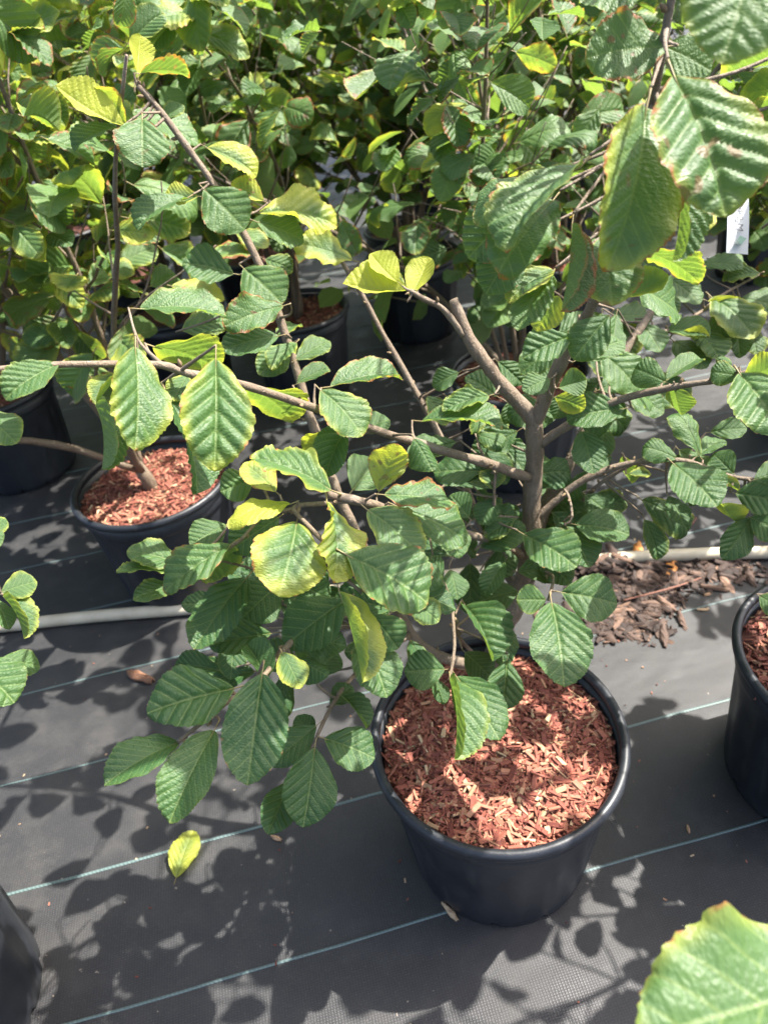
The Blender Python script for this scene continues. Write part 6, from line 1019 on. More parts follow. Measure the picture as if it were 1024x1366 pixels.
# winter buds and dry capsules at the nodes
bv = []; bf = []
for j in range(7):
    tq = j/6; rr = .30*math.sin(math.pi*min(1, tq*.92+.05))**.8*(1-.35*tq)
    for k in range(7): bv.append((rr*math.cos(k*.8976), rr*math.sin(k*.8976), tq))
    if j:
        for k in range(7): bf.append(((j-1)*7+k, (j-1)*7+(k+1) % 7, j*7+(k+1) % 7, j*7+k))
M_BUD = flat_material('bud_brown', (.10, .065, .035), (.28, .20, .11), 300, .8, .5)
BUD_ME = mesh('bud', bv, bf, (M_BUD,))
for (si, p_, d_, ln_) in [(2, [0.3529, 0.8337, 1.5287], [0.414, 0.886, -0.21], 0.0113), (2, [0.3157, 0.8508, 1.0594], [0.581, 0.196, 0.79], 0.0062), (2, [0.3159, 0.7438, 1.4421], [-0.369, 0.909, 0.196], 0.0099),
 (2, [0.2982, 0.8968, 0.9807], [0.056, 0.527, 0.848], 0.01), (2, [0.3168, 0.8099, 1.1143], [0.769, -0.465, 0.438], 0.0063), (2, [0.2483, 0.9122, 0.8525], [-0.556, -0.298, 0.776], 0.0065),
 (2, [0.305, 0.8823, 0.9864], [0.549, -0.818, 0.174], 0.0087), (2, [0.3128, 0.8328, 1.0722], [-0.024, -0.996, 0.083], 0.0088), (2, [0.2861, 0.6926, 1.3377], [-0.726, -0.323, 0.607], 0.0111),
 (2, [0.2895, 0.7025, 1.3122], [0.141, 0.5, 0.854], 0.0105), (2, [0.2895, 0.6927, 1.3562], [0.225, 0.526, 0.82], 0.0087), (3, [0.3525, 1.0003, 0.7418], [-0.085, -0.055, 0.995], 0.0073),
 (3, [0.3854, 1.0408, 0.7802], [-0.293, 0.75, 0.594], 0.0094), (3, [0.5059, 1.1297, 0.8978], [-0.259, 0.563, 0.785], 0.0065), (3, [0.358, 1.0005, 0.7252], [0.905, 0.407, -0.123], 0.0081),
 (3, [0.3194, 0.9735, 0.7052], [-0.119, 0.169, 0.978], 0.007), (3, [0.4943, 1.1151, 0.8855], [0.141, -0.182, 0.973], 0.01), (4, [0.4806, 0.8037, 0.9213], [0.098, -0.132, 0.986], 0.0117),
 (4, [0.4259, 0.8426, 0.8955], [0.327, 0.004, 0.945], 0.0094), (4, [0.4547, 0.8197, 0.9081], [0.109, -0.395, 0.912], 0.0092), (4, [0.3852, 0.8764, 0.8677], [0.951, 0.302, 0.069], 0.0093),
 (4, [0.2992, 0.9058, 0.8099], [0.962, 0.142, -0.234], 0.011), (5, [0.2655, 0.9023, 0.6573], [0.758, 0.652, -0.028], 0.0092), (5, [0.364, 0.8898, 0.7324], [0.224, -0.756, 0.615], 0.0084),
 (5, [0.357, 0.8928, 0.7309], [0.167, -0.464, 0.87], 0.0091), (5, [0.3481, 0.8982, 0.7176], [0.916, 0.077, -0.393], 0.0109), (5, [0.3938, 0.8877, 0.7431], [0.511, 0.324, 0.796], 0.0074),
 (6, [0.3538, 0.9143, 0.6872], [-0.283, -0.013, 0.959], 0.0091), (6, [0.3446, 0.9152, 0.6715], [-0.051, -0.821, 0.569], 0.0116), (7, [0.1756, 0.8863, 0.7736], [-0.601, 0.628, 0.494], 0.0069),
 (7, [-0.0482, 0.8105, 0.9352], [-0.979, 0.19, -0.072], 0.0062), (7, [0.1681, 0.871, 0.7805], [-0.21, -0.91, 0.357], 0.0109), (7, [-0.0828, 0.7845, 0.9733], [-0.022, -0.929, 0.368], 0.0117),
 (7, [-0.3131, 0.6647, 1.12], [-0.886, 0.44, -0.148], 0.0078), (7, [-0.3457, 0.6517, 1.1307], [-0.54, 0.148, 0.829], 0.0079), (7, [-0.1961, 0.7198, 1.0734], [-0.037, 0.091, 0.995], 0.0102),
 (7, [0.1691, 0.8717, 0.7821], [-0.082, -0.82, 0.567], 0.0099), (7, [0.2007, 0.8944, 0.7548], [-0.581, 0.63, 0.515], 0.0103), (7, [-0.0344, 0.8131, 0.9345], [0.01, 0.039, 0.999], 0.0068),
 (7, [0.0789, 0.8472, 0.8382], [-0.712, -0.668, -0.217], 0.0079), (8, [-0.2273, 1.1929, 1.2181], [-0.952, 0.302, 0.057], 0.0119), (8, [-0.103, 1.0101, 0.8204], [-0.886, 0.247, 0.393], 0.0111),
 (8, [-0.0944, 0.9873, 0.7774], [-0.888, 0.061, 0.456], 0.0097), (8, [0.0625, 0.8441, 0.4134], [-0.086, 0.594, 0.8], 0.0083), (8, [-0.2619, 1.2081, 1.2754], [-0.888, -0.417, 0.192], 0.0113),
 (8, [-0.261, 1.2117, 1.2844], [0.275, 0.136, 0.952], 0.0094), (8, [-0.2644, 1.2115, 1.2887], [0.256, -0.057, 0.965], 0.0065), (8, [-0.1328, 1.1079, 1.0048], [-0.501, 0.852, 0.156], 0.0085),
 (8, [-0.0881, 0.9992, 0.7863], [0.207, 0.942, 0.266], 0.0063), (8, [-0.0918, 0.9937, 0.8019], [0.011, -0.441, 0.897], 0.0111), (8, [0.0189, 0.856, 0.4488], [-0.487, 0.855, 0.179], 0.0106),
 (8, [-0.0223, 0.9011, 0.5747], [0.278, 0.859, 0.429], 0.0104), (9, [0.0839, 1.1512, 0.7846], [0.176, 0.934, 0.311], 0.01), (9, [0.0523, 1.1734, 0.8398], [-0.839, -0.266, 0.474], 0.0101),
 (9, [0.1164, 1.1104, 0.7165], [0.339, 0.876, 0.344], 0.0066), (9, [0.1493, 1.0408, 0.6285], [-0.476, -0.322, 0.819], 0.0108), (9, [0.0185, 1.213, 0.9218], [-0.489, -0.487, 0.724], 0.0088),
 (9, [0.2009, 0.9458, 0.5102], [0.369, 0.929, -0.008], 0.0081), (10, [0.0556, 0.7733, 0.7787], [-0.239, 0.33, 0.913], 0.0067), (10, [0.1506, 0.8558, 0.6614], [-0.202, 0.296, 0.934], 0.0078),
 (10, [0.1607, 0.8657, 0.6439], [-0.772, 0.478, 0.419], 0.0064), (10, [0.1528, 0.8531, 0.6616], [0.165, -0.159, 0.973], 0.0094), (10, [0.1012, 0.8074, 0.7137], [-0.247, -0.969, 0.005], 0.0067),
 (11, [-0.1037, 0.6731, 0.9005], [-0.818, -0.036, -0.573], 0.0102), (11, [-0.0731, 0.6315, 0.8772], [0.466, 0.061, -0.882], 0.0079), (11, [-0.055, 0.686, 0.8901], [-0.243, -0.749, 0.616], 0.0106),
 (11, [-0.1046, 0.6711, 0.9002], [-0.551, -0.335, -0.764], 0.0078), (11, [-0.0678, 0.6212, 0.8754], [-0.012, -0.983, 0.184], 0.0119), (11, [-0.0976, 0.6733, 0.9002], [-0.398, -0.892, -0.216], 0.0106),
 (12, [-0.2276, 0.4373, 0.8095], [-0.086, -0.795, -0.6], 0.0072), (12, [-0.1821, 0.4843, 0.8025], [0.151, -0.985, -0.086], 0.0064), (12, [-0.0127, 0.8325, 0.5226], [-0.304, 0.229, 0.925], 0.0083),
 (12, [-0.1822, 0.4901, 0.803], [-0.889, 0.153, 0.432], 0.011), (12, [-0.2059, 0.4555, 0.8099], [0.092, -0.948, -0.304], 0.0071), (12, [-0.2038, 0.4587, 0.8087], [-0.11, -0.825, -0.554], 0.0068),
 (12, [-0.1406, 0.5873, 0.759], [-0.904, -0.259, 0.34], 0.0083), (13, [0.0067, 0.8254, 0.4827], [0.236, -0.152, 0.96], 0.0074), (13, [-0.0521, 0.7005, 0.5798], [0.291, -0.279, 0.915], 0.0069),
 (13, [-0.0564, 0.7015, 0.5783], [-0.867, -0.03, 0.498], 0.0076), (13, [-0.0416, 0.7225, 0.564], [0.333, -0.271, 0.903], 0.0089), (14, [0.2267, 0.866, 0.557], [-0.416, -0.035, 0.909], 0.0119),
 (14, [0.2351, 0.8467, 0.575], [0.785, -0.073, 0.615], 0.0104), (14, [0.2397, 0.7987, 0.6126], [-0.297, -0.936, -0.188], 0.0097), (15, [0.0928, 0.769, 0.5337], [0.674, -0.292, 0.679], 0.008),
 (15, [0.0915, 0.7712, 0.5342], [0.25, 0.444, 0.861], 0.0105), (15, [0.0853, 0.7632, 0.5576], [-0.745, 0.257, 0.615], 0.0112), (15, [0.0812, 0.7231, 0.6242], [0.433, -0.594, -0.678], 0.0117),
 (16, [0.1739, 0.8794, 0.7378], [-0.307, 0.881, 0.36], 0.0086), (16, [0.1799, 0.8876, 0.7516], [0.56, -0.13, 0.818], 0.0062), (16, [0.1737, 0.8779, 0.7323], [-0.055, 0.904, 0.424], 0.0078),
 (17, [0.115, 0.9658, 1.0063], [-0.023, -0.154, 0.988], 0.0099), (17, [0.0771, 0.9687, 1.025], [-0.885, -0.463, -0.044], 0.0074), (17, [0.0899, 0.9712, 1.0172], [-0.483, 0.856, 0.186], 0.0091),
 (18, [-0.1594, 0.6459, 0.892], [-0.227, -0.203, -0.953], 0.0061), (18, [-0.2492, 0.6575, 0.8485], [-0.594, 0.761, 0.262], 0.0107), (18, [-0.1376, 0.6634, 0.9023], [-0.496, -0.628, 0.6], 0.008),
 (19, [0.2914, 0.8673, 0.6962], [-0.431, -0.673, 0.602], 0.0106), (19, [0.2919, 0.8901, 0.6943], [-0.797, -0.603, -0.033], 0.0101), (19, [0.2863, 0.8425, 0.6864], [-0.861, -0.296, -0.414], 0.0071),
 (20, [0.7114, 1.2545, 0.8422], [0.273, 0.628, 0.729], 0.006), (20, [0.5737, 1.1643, 0.8226], [0.444, 0.374, -0.814], 0.0061), (20, [0.7115, 1.2543, 0.8423], [0.311, 0.539, 0.783], 0.0062),
 (20, [0.5364, 1.1413, 0.8299], [0.197, 0.9, 0.39], 0.0105)]:
    obj('bud', BUD_ME, parents[si], Matrix.Translation(Vector(p_)-base) @ Vector(d_).to_track_quat('Z', 'Y').to_matrix().to_4x4() @ Matrix.Diagonal((ln_, ln_, ln_, 1)))

# the other shrubs
def grow(seed, height, spread, nst, lean=(0, 0), zmin=.45, want=420, lsize=.095, xr=None, trunk=0.):
    r = random.Random(seed); stems = []; leaves = []
    tt = Vector((lean[0], lean[1], 1)).normalized()*trunk
    if trunk: stems.append([[(0, 0, -.02, .024), (*(tt*.5), .019), (*tt, .016)]])
    for s in range(nst):
        az = 2*math.pi*(s+r.uniform(-.3, .3))/nst; tilt = r.uniform(.15, .62)*spread
        d = Vector((math.cos(az)*math.sin(tilt)+lean[0], math.sin(az)*math.sin(tilt)+lean[1], math.cos(tilt))).normalized()
        p = tt*r.uniform(.6, 1) if trunk else Vector((math.cos(az)*.02, math.sin(az)*.02, 0)); ln = height*r.uniform(.8, 1.12); n = int(ln/.06)
        rows = []; r0 = r.uniform(.008, .013); main = []
        bias = Vector((r.gauss(0, .05), r.gauss(0, .05), .05))
        for k in range(n+1):
            t = k/n; rows.append((*p, r0*(1-.78*t))); main.append((p.copy(), d.copy(), t))
            d = (d + bias*.6 + Vector((r.gauss(0, .06), r.gauss(0, .06), r.gauss(0, .04)))).normalized(); p = p + d*(ln/n)
        twigs = [rows]; nodes = []
        for (p_, d_, t) in main:
            if p_.z < zmin*.8 or t < .2: continue
            for _rep in range(2 if r.random() < .62 else 1):
                a2 = r.uniform(0, 6.283); sd_ = (Vector((math.cos(a2), math.sin(a2), r.uniform(.0, .7))) + d_*.5).normalized()
                q = p_.copy(); l2 = r.uniform(.10, .42)*(1.15-t*.6); m2 = max(2, int(l2/.04)); tw = []
                rr = r0*(1-.78*t)*.5
                for k in range(m2+1):
                    tw.append((*q, max(.0012, rr*(1-.7*k/m2)))); nodes.append((q.copy(), sd_.copy(), .3))
                    sd_ = (sd_ + Vector((r.gauss(0, .12), r.gauss(0, .12), .05+r.gauss(0, .08)))).normalized(); q = q + sd_*(l2/m2)
                for e in range(2): nodes.append((q.copy(), sd_.copy(), .8))
                twigs.append(tw)
            if t > .55: nodes.append((p_.copy(), d_.copy(), .4))
        stems.append(twigs)
        side = 1
        for (q, dd, sp_) in nodes:
            if q.z < zmin+r.uniform(-.08, .12): continue
            side = -side; h = Vector((dd.y, -dd.x, 0))
            if h.length < .05: h = Vector((r.gauss(0, 1), r.gauss(0, 1), 0))
            h.normalize()
            rad_ = Vector((q.x, q.y, 0)); rad_ = rad_.normalized() if rad_.length > .02 else rad_
            ax = (rad_*r.uniform(0, .7) + h*side*r.uniform(.4, 1) + dd*r.uniform(.1, .8) + Vector((0, 0, -r.uniform(.0, 1.1))) + Vector((r.gauss(0, .2), r.gauss(0, .2), 0))).normalized()
            nr = (Vector((r.gauss(.05, .3), r.gauss(-.12, .3), 1)) + rad_*r.uniform(.1, 1.0)).normalized()
            if r.random() < .12: nr = Vector((r.gauss(0, 1), r.gauss(0, 1), .4)).normalized()
            ls = lsize*r.uniform(.62, 1.15)*(.8 if sp_ > .7 else 1)
            b = q + ax*ls*.13
            leaves.append((len(stems)-1, b, b+ax*ls, nr, ls*r.uniform(.62, .82), r))
    r.shuffle(leaves)
    if xr: leaves = [l for l in leaves if xr(l[1]) and xr(l[2])]
    return stems, leaves[:want]
# low triangle leaf for the leaves past the first 300
def stuff_leaves(name, items, tints):
    rows = [(0, .0), (.22, .36), (.5, .5), (.78, .40), (1, 0)]
    V = []; F = []; E = []; Mi = []; Ph = []; C = []; UVv = []
    for Mx, c in zip(items, tints):
        b = len(V); idx = []
        for (t, w) in rows:
            for u in (-1, 0, 1):
                x = u*w; z = .16*abs(x) - .22*t*t
                V.append(tuple(Mx @ Vector((x, t, z)))); E.append(max(abs(u), t**4 if t > .6 else 0)*.95); Mi.append(abs(x)); Ph.append(7*(t-.8*abs(x))); C += [c[0], c[1], c[2], 1]; UVv.append((x+.5+c[3], t+c[3]*2))
        for j in range(4):
            for i in range(2): F.append((b+j*3+i, b+j*3+i+1, b+(j+1)*3+i+1, b+(j+1)*3+i))
    me = mesh(name, V, F, (M_LEAF,))
    float_attr(me, 'edge', E); float_attr(me, 'midd', Mi); float_attr(me, 'vphase', Ph)
    a = me.attributes.new('tint', 'FLOAT_COLOR', 'POINT'); a.data.foreach_set('color', C)
    ul = me.uv_layers.new(name='UVMap'); fl = []
    for l in me.loops: fl += UVv[l.vertex_index]
    ul.data.foreach_set('uv', fl)
    return me
def tint(r, yel, z):
    y = min(1, max(0, r.gauss(yel, .20) + .10*(z-1)))
    b = max(0, r.gauss(.25 + .35*y, .28)); return (y, min(1, b), min(1, max(0, r.gauss(.66+.2*y, .18))))
def shrub(seed, x, y, label, height=1.3, spread=1., nst=6, lean=(0, 0), zmin=.35, want=560, yel=.25, single=300, xr=None, z0=.31, lsize=.095, trunk=0., ymin=-9):
    root = empty('potted_shrub', (x, y, z0)); tag(root, label, 'shrub', 'potted shrubs')
    if ymin > -5: xr = lambda q: q.y > ymin
    stems, leaves = grow(seed, height, spread, nst, lean, zmin, want, lsize, xr, trunk)
    if ymin > -5: stems = [[w_ for k_, w_ in enumerate(tw) if k_ == 0 or all(q[1] > ymin for q in w_)] for tw in stems]
    par = [wood('stem', root, tw, 6) for tw in stems]
    rest = []; tn = []; r = random.Random(seed+1)
    cx = Vector((-x, -y, 1.1)) # nearest and outermost leaves stay single
    leaves.sort(key=lambda l: (l[1]-cx).length)
    for k, (si, b, t, n, w, _) in enumerate(leaves):
        c = tint(r, yel, b.z)
        if k < single: add_leaf(par[si], r.choice(COMMON), b, t, n, w, (*c, 1))
        else: rest.append(leaf_matrix(b, t, n, w)); tn.append((*c, r.random()*20))
    if rest:
        o = obj('foliage', stuff_leaves('foliage', rest, tn), root, color=(0, 0, 0, 1)); o['kind'] = 'stuff'
    return root
SHRUBS = [{'height': 1.35,
  'label': 'yellowing shrub with a forked grey stem in the pot just behind the pale pipe',
  'lean': (-0.22, -0.02),
  'lsize': 0.105,
  'nst': 6,
  'seed': 11,
  'spread': 1.15,
  'trunk': 0.1,
  'want': 560,
  'x': -0.614,
  'y': 1.631,
  'yel': 0.38,
  'ymin': -0.3,
  'zmin': 0.42},
 {'height': 1.42,
  'label': 'green shrub standing right behind the front stem, stems leaning over the shoot',
  'lean': (-0.1, -0.02),
  'lsize': 0.105,
  'nst': 8,
  'seed': 12,
  'spread': 0.95,
  'want': 760,
  'x': 0.47,
  'y': 1.96,
  'yel': 0.14,
  'zmin': 0.26},
 {'height': 1.1, 'label': 'green shrub beyond the bark pile, spreading over the white label', 'lean': (-0.1, 0.05), 'lsize': 0.1, 'nst': 6, 'seed': 13, 'spread': 1.2, 'want': 560, 'x': 1.5, 'y': 1.98, 'yel': 0.22, 'zmin': 0.25},
 {'height': 1.35, 'label': 'yellow edged shrub behind the forked stem shrub', 'lean': (0, 0.0), 'lsize': 0.105, 'nst': 7, 'seed': 14, 'spread': 1.1, 'want': 640, 'x': -1.32, 'y': 2.36, 'yel': 0.42, 'zmin': 0.3},
 {'height': 1.5, 'label': 'dense shrub rising behind the tall bare left stem', 'lean': (-0.03, 0.0), 'lsize': 0.105, 'nst': 8, 'seed': 15, 'spread': 1.0, 'want': 720, 'x': -0.24, 'y': 2.7, 'yel': 0.25, 'zmin': 0.36},
 {'height': 1.5,
  'label': 'dense green shrub rising behind the young yellow shoot and the leader',
  'lean': (-0.08, 0),
  'lsize': 0.105,
  'nst': 8,
  'seed': 16,
  'spread': 1.05,
  'want': 720,
  'x': 0.86,
  'y': 2.9,
  'yel': 0.14,
  'zmin': 0.22},
 {'height': 1.4, 'label': 'green shrub in the pot beside the white label, mostly behind big leaves', 'lsize': 0.105, 'nst': 7, 'seed': 17, 'spread': 1.0, 'want': 560, 'x': 1.93, 'y': 3.28, 'yel': 0.15, 'zmin': 0.3},
 {'height': 1.55,
  'label': 'green shrub in the blurred hedge of potted shrubs far behind the front pots',
  'lsize': 0.11,
  'nst': 7,
  'seed': 40,
  'single': 240,
  'spread': 0.95,
  'want': 620,
  'x': 0.28,
  'y': 3.15,
  'yel': 0.16,
  'z0': 0.31,
  'zmin': 0.0},
 {'height': 1.55,
  'label': 'yellowing shrub in the blurred hedge of potted shrubs far behind the front pots',
  'lsize': 0.11,
  'nst': 7,
  'seed': 41,
  'single': 240,
  'spread': 0.95,
  'want': 620,
  'x': -2.05,
  'y': 3.2,
  'yel': 0.4,
  'z0': 0.31,
  'zmin': 0.08},
 {'height': 1.55,
  'label': 'yellowing shrub in the blurred hedge of potted shrubs far behind the front pots',
  'lsize': 0.11,
  'nst': 7,
  'seed': 42,
  'single': 240,
  'spread': 0.95,
  'want': 620,
  'x': -1.05,
  'y': 3.45,
  'yel': 0.42,
  'z0': 0.31,
  'zmin': 0.08},
 {'height': 1.55,
  'label': 'green shrub in the blurred hedge of potted shrubs far behind the front pots',
  'lsize': 0.11,
  'nst': 7,
  'seed': 43,
  'single': 240,
  'spread': 0.95,
  'want': 620,
  'x': -0.45,
  'y': 3.5,
  'yel': 0.26,
  'z0': 0.31,
  'zmin': 0.08},
 {'height': 1.55,
  'label': 'green shrub in the blurred hedge of potted shrubs far behind the front pots',
  'lsize': 0.11,
  'nst': 7,
  'seed': 44,
  'single': 240,
  'spread': 0.95,
  'want': 620,
  'x': 0.3,
  'y': 3.55,
  'yel': 0.18,
  'z0': 0.31,
  'zmin': 0.08},
 {'height': 1.55,
  'label': 'green shrub in the blurred hedge of potted shrubs far behind the front pots',
  'lsize': 0.11,
  'nst': 7,
  'seed': 45,
  'single': 240,
  'spread': 0.95,
  'want': 620,
  'x': 1.15,
  'y': 3.85,
  'yel': 0.12,
  'z0': 0.31,
  'zmin': 0.08},
 {'height': 1.55,
  'label': 'green shrub in the blurred hedge of potted shrubs far behind the front pots',
  'lsize': 0.11,
  'nst': 7,
  'seed': 46,
  'single': 240,
  'spread': 0.95,
  'want': 620,
  'x': 2.3,
  'y': 4.2,
  'yel': 0.15,
  'z0': 0.31,
  'zmin': 0.08},
 {'height': 1.55,
  'label': 'yellowing shrub in the blurred hedge of potted shrubs far behind the front pots',
  'lsize': 0.11,
  'nst': 7,
  'seed': 47,
  'single': 240,
  'spread': 0.95,
  'want': 620,
  'x': -1.75,
  'y': 2.9,
  'yel': 0.4,
  'z0': 0.31,
  'zmin': 0.08},
 {'height': 1.55,
  'label': 'yellowing shrub in the blurred hedge of potted shrubs far behind the front pots',
  'lsize': 0.11,
  'nst': 7,
  'seed': 48,
  'single': 240,
  'spread': 0.95,
  'want': 620,
  'x': -0.75,
  'y': 2.9,
  'yel': 0.34,
  'z0': 0.31,
  'zmin': 0.08},
 {'height': 1.55,
  'label': 'yellowing shrub in the blurred hedge of potted shrubs far behind the front pots',
  'lsize': 0.11,
  'nst': 7,
  'seed': 49,
  'single': 120,
  'spread': 0.95,
  'want': 620,
  'x': -2.7,
  'y': 4.3,
  'yel': 0.38,
  'z0': 0.31,
  'zmin': 0.08},
 {'height': 1.55,
  'label': 'yellowing shrub in the blurred hedge of potted shrubs far behind the front pots',
  'lsize': 0.11,
  'nst': 7,
  'seed': 50,
  'single': 120,
  'spread': 0.95,
  'want': 620,
  'x': -1.6,
  'y': 4.4,
  'yel': 0.34,
  'z0': 0.31,
  'zmin': 0.08},
 {'height': 1.55,
  'label': 'green shrub in the blurred hedge of potted shrubs far behind the front pots',
  'lsize': 0.11,
  'nst': 7,
  'seed': 51,
  'single': 120,
  'spread': 0.95,
  'want': 620,
  'x': -0.5,
  'y': 4.5,
  'yel': 0.22,
  'z0': 0.31,
  'zmin': 0.08},
 {'height': 1.55,
  'label': 'green shrub in the blurred hedge of potted shrubs far behind the front pots',
  'lsize': 0.11,
  'nst': 7,
  'seed': 52,
  'single': 120,
  'spread': 0.95,
  'want': 620,
  'x': 0.6,
  'y': 4.7,
  'yel': 0.14,
  'z0': 0.31,
  'zmin': 0.08},
 {'height': 1.55,
  'label': 'green shrub in the blurred hedge of potted shrubs far behind the front pots',
  'lsize': 0.11,
  'nst': 7,
  'seed': 53,
  'single': 120,
  'spread': 0.95,
  'want': 620,
  'x': 1.7,
  'y': 4.9,
  'yel': 0.12,
  'z0': 0.31,
  'zmin': 0.08},
 {'height': 1.55,
  'label': 'green shrub in the blurred hedge of potted shrubs far behind the front pots',
  'lsize': 0.11,
  'nst': 7,
  'seed': 54,
  'single': 120,
  'spread': 0.95,
  'want': 620,
  'x': 2.9,
  'y': 5.2,
  'yel': 0.14,
  'z0': 0.31,
  'zmin': 0.08}]
for s_ in SHRUBS: shrub(**s_)

def hand_shrub(d, plane_n, sgn, seed):
    b = Vector(d['base']); root = empty('potted_shrub', b); tag(root, d['label'], 'shrub', 'potted shrubs')
    par = []
    for nm, rl_ in d['stems']:
        par.append(wood(nm, root, [spline([(q[0]-b.x, q[1]-b.y, q[2]-b.z, q[3]) for q in rows], 6) for rows in rl_], 8))
    for (si, key, bb, t, n, w, c) in d['leaves']: add_leaf(par[si], key, Vector(bb)-b, Vector(t)-b, n, w, (*c, 1))
    pn = Vector(plane_n); cp = Vector((0, 0, 1.4))-b
    stems, lv = grow(seed, 1.1, 1.0, 6, (.35*sgn, .10), .3, 230, .095, lambda q: (q-cp).dot(pn) > 0)
    r = random.Random(seed)
    ok = [tw for tw in stems]
    for tw in ok:
        keep = [rows for rows in tw if all((Vector(q[:3])-cp).dot(pn) > 0 for q in rows)]
        if keep: wood('stem', root, keep, 6)
    for (si, bb, t, n, w, _) in lv: add_leaf(root, r.choice(COMMON), bb, t, n, w, (*tint(r, .2, bb.z), 1))
hand_shrub({'label': 'shrub of which a few leaves reach in over the end of the pale pipe', 'base': [-0.9, 0.52, 0.31], 'stems': [('stem', [[(-0.9, 0.52, 0.31, 0.012), (-0.73413, 0.70842, 0.68219, 0.008), (-0.62346, 0.72355, 0.76669, 0.005), (-0.53405, 0.7246, 0.7843, 0.003), (-0.51887, 0.72457, 0.78426, 0.002)], [(-0.54684, 0.72468, 0.78298, 0.0022), (-0.5453, 0.73305, 0.77381, 0.0017), (-0.54376, 0.74141, 0.76904, 0.0013)], [(-0.52191, 0.72466, 0.78556, 0.0022), (-0.51853, 0.73542, 0.82805, 0.0017), (-0.51514, 0.74617, 0.89237, 0.0013)], [(-0.52946, 0.72464, 0.78501, 0.0022), (-0.53266, 0.74579, 0.80693, 0.0017), (-0.53586, 0.76694, 0.8433, 0.0013)]]), ('stem', [[(-0.9, 0.52, 0.31, 0.012), (-0.71824, 0.62496, 0.65643, 0.006), (-0.59079, 0.61876, 0.76236, 0.004), (-0.52212, 0.60914, 0.79069, 0.002)], [(-0.52212, 0.60914, 0.79069, 0.0022), (-0.52165, 0.60927, 0.79315, 0.0017), (-0.52119, 0.6094, 0.79685, 0.0013)], [(-0.52212, 0.60914, 0.79069, 0.0022), (-0.5111, 0.61501, 0.7778, 0.0017), (-0.50009, 0.62088, 0.77124, 0.0013)]])], 'leaves': [(0, 'flat', [-0.5214, 0.7266, 0.7869], [-0.4816, 0.7463, 0.7803], [0.329, -0.373, 0.868], 0.0405, (0.3, 0.1, 0.5)), (0, 'fold_b', [-0.5193, 0.7227, 0.7819], [-0.4883, 0.6701, 0.7507], [0.805, 0.132, 0.578], 0.0397, (0.35, 0.1, 0.4)), (0, 'flat', [-0.5409, 0.7363, 0.7668], [-0.5172, 0.6938, 0.748], [0.588, -0.029, 0.809], 0.0288, (0.1, 0.1, 0.4)), (1, 'flat_b', [-0.5149, 0.6041, 0.7924], [-0.4621, 0.5601, 0.755], [0.496, -0.134, 0.858], 0.0666, (0.15, 0.05, 0.5)), (1, 'flat', [-0.4962, 0.6223, 0.7669], [-0.4638, 0.6345, 0.7312], [0.758, -0.151, 0.635], 0.0344, (0.15, 0.05, 0.45)), (0, 'flat', [-0.5125, 0.743, 0.8893], [-0.4908, 0.7168, 0.8637], [0.565, -0.285, 0.774], 0.0362, (0.2, 0.1, 0.5)), (0, 'flat', [-0.5338, 0.7713, 0.8442], [-0.5165, 0.8072, 0.8515], [0.392, -0.36, 0.847], 0.0305, (0.3, 0.1, 0.5))]}, [-0.8754, -0.2958, 0.3824], -1, 90)
hand_shrub({'label': 'shrub of which one big blurred leaf reaches in before the front pot', 'base': [0.8, 0.75, 0.31], 'stems': [('stem', [[(0.8, 0.75, 0.31, 0.012), (0.62081, 0.49988, 0.4959, 0.008), (0.37689, 0.21873, 0.70452, 0.005), (0.27152, 0.14255, 0.88334, 0.003)], [(0.27152, 0.14255, 0.88334, 0.0022), (0.26936, 0.14135, 0.88622, 0.0017), (0.2672, 0.14015, 0.89089, 0.0013)]]), ('stem', [[(0.8, 0.75, 0.31, 0.012), (0.65481, 0.74885, 0.49003, 0.005), (0.57928, 0.74187, 0.56242, 0.003)], [(0.57928, 0.74187, 0.56242, 0.0022), (0.56696, 0.74265, 0.55937, 0.0017), (0.55464, 0.74342, 0.56127, 0.0013)]])], 'leaves': [(0, 'wavy', [0.2492, 0.1378, 0.8936], [0.0994, 0.1185, 0.9157], [0.111, 0.242, 0.964], 0.0856, (0.25, 0.25, 0.55)), (1, 'flat', [0.5578, 0.7401, 0.5601], [0.5839, 0.7121, 0.5505], [-0.271, -0.531, 0.803], 0.0387, (0.2, 0.05, 0.5))]}, [0.8769, -0.4409, 0.1914], 1, 91)

# the far hedge: one mass of foliage beyond the last single shrubs
rh = random.Random(8); it = []; tn = []
for k in range(9000):
    b = Vector((rh.uniform(-6.5, 6.5), rh.uniform(5.6, 7.4), 0)); b.z = rh.uniform(.25, 1.95) + .12*math.sin(b.x*2.1)
    ax = Vector((rh.gauss(0, 1), rh.gauss(-.3, 1), rh.gauss(-.4, .4))).normalized(); ls = rh.uniform(.09, .14)
    it.append(leaf_matrix(b, b+ax*ls, (rh.gauss(0, .4), rh.gauss(-.2, .4), 1), ls*.72)); tn.append((*tint(rh, .2, b.z), rh.random()*20))
o = obj('far_hedge', stuff_leaves('far_hedge', it, tn), None, color=(0, 0, 0, 1))
tag(o, 'blurred green mass of leaves closing the view behind all shrubs', 'hedge', kind='stuff')
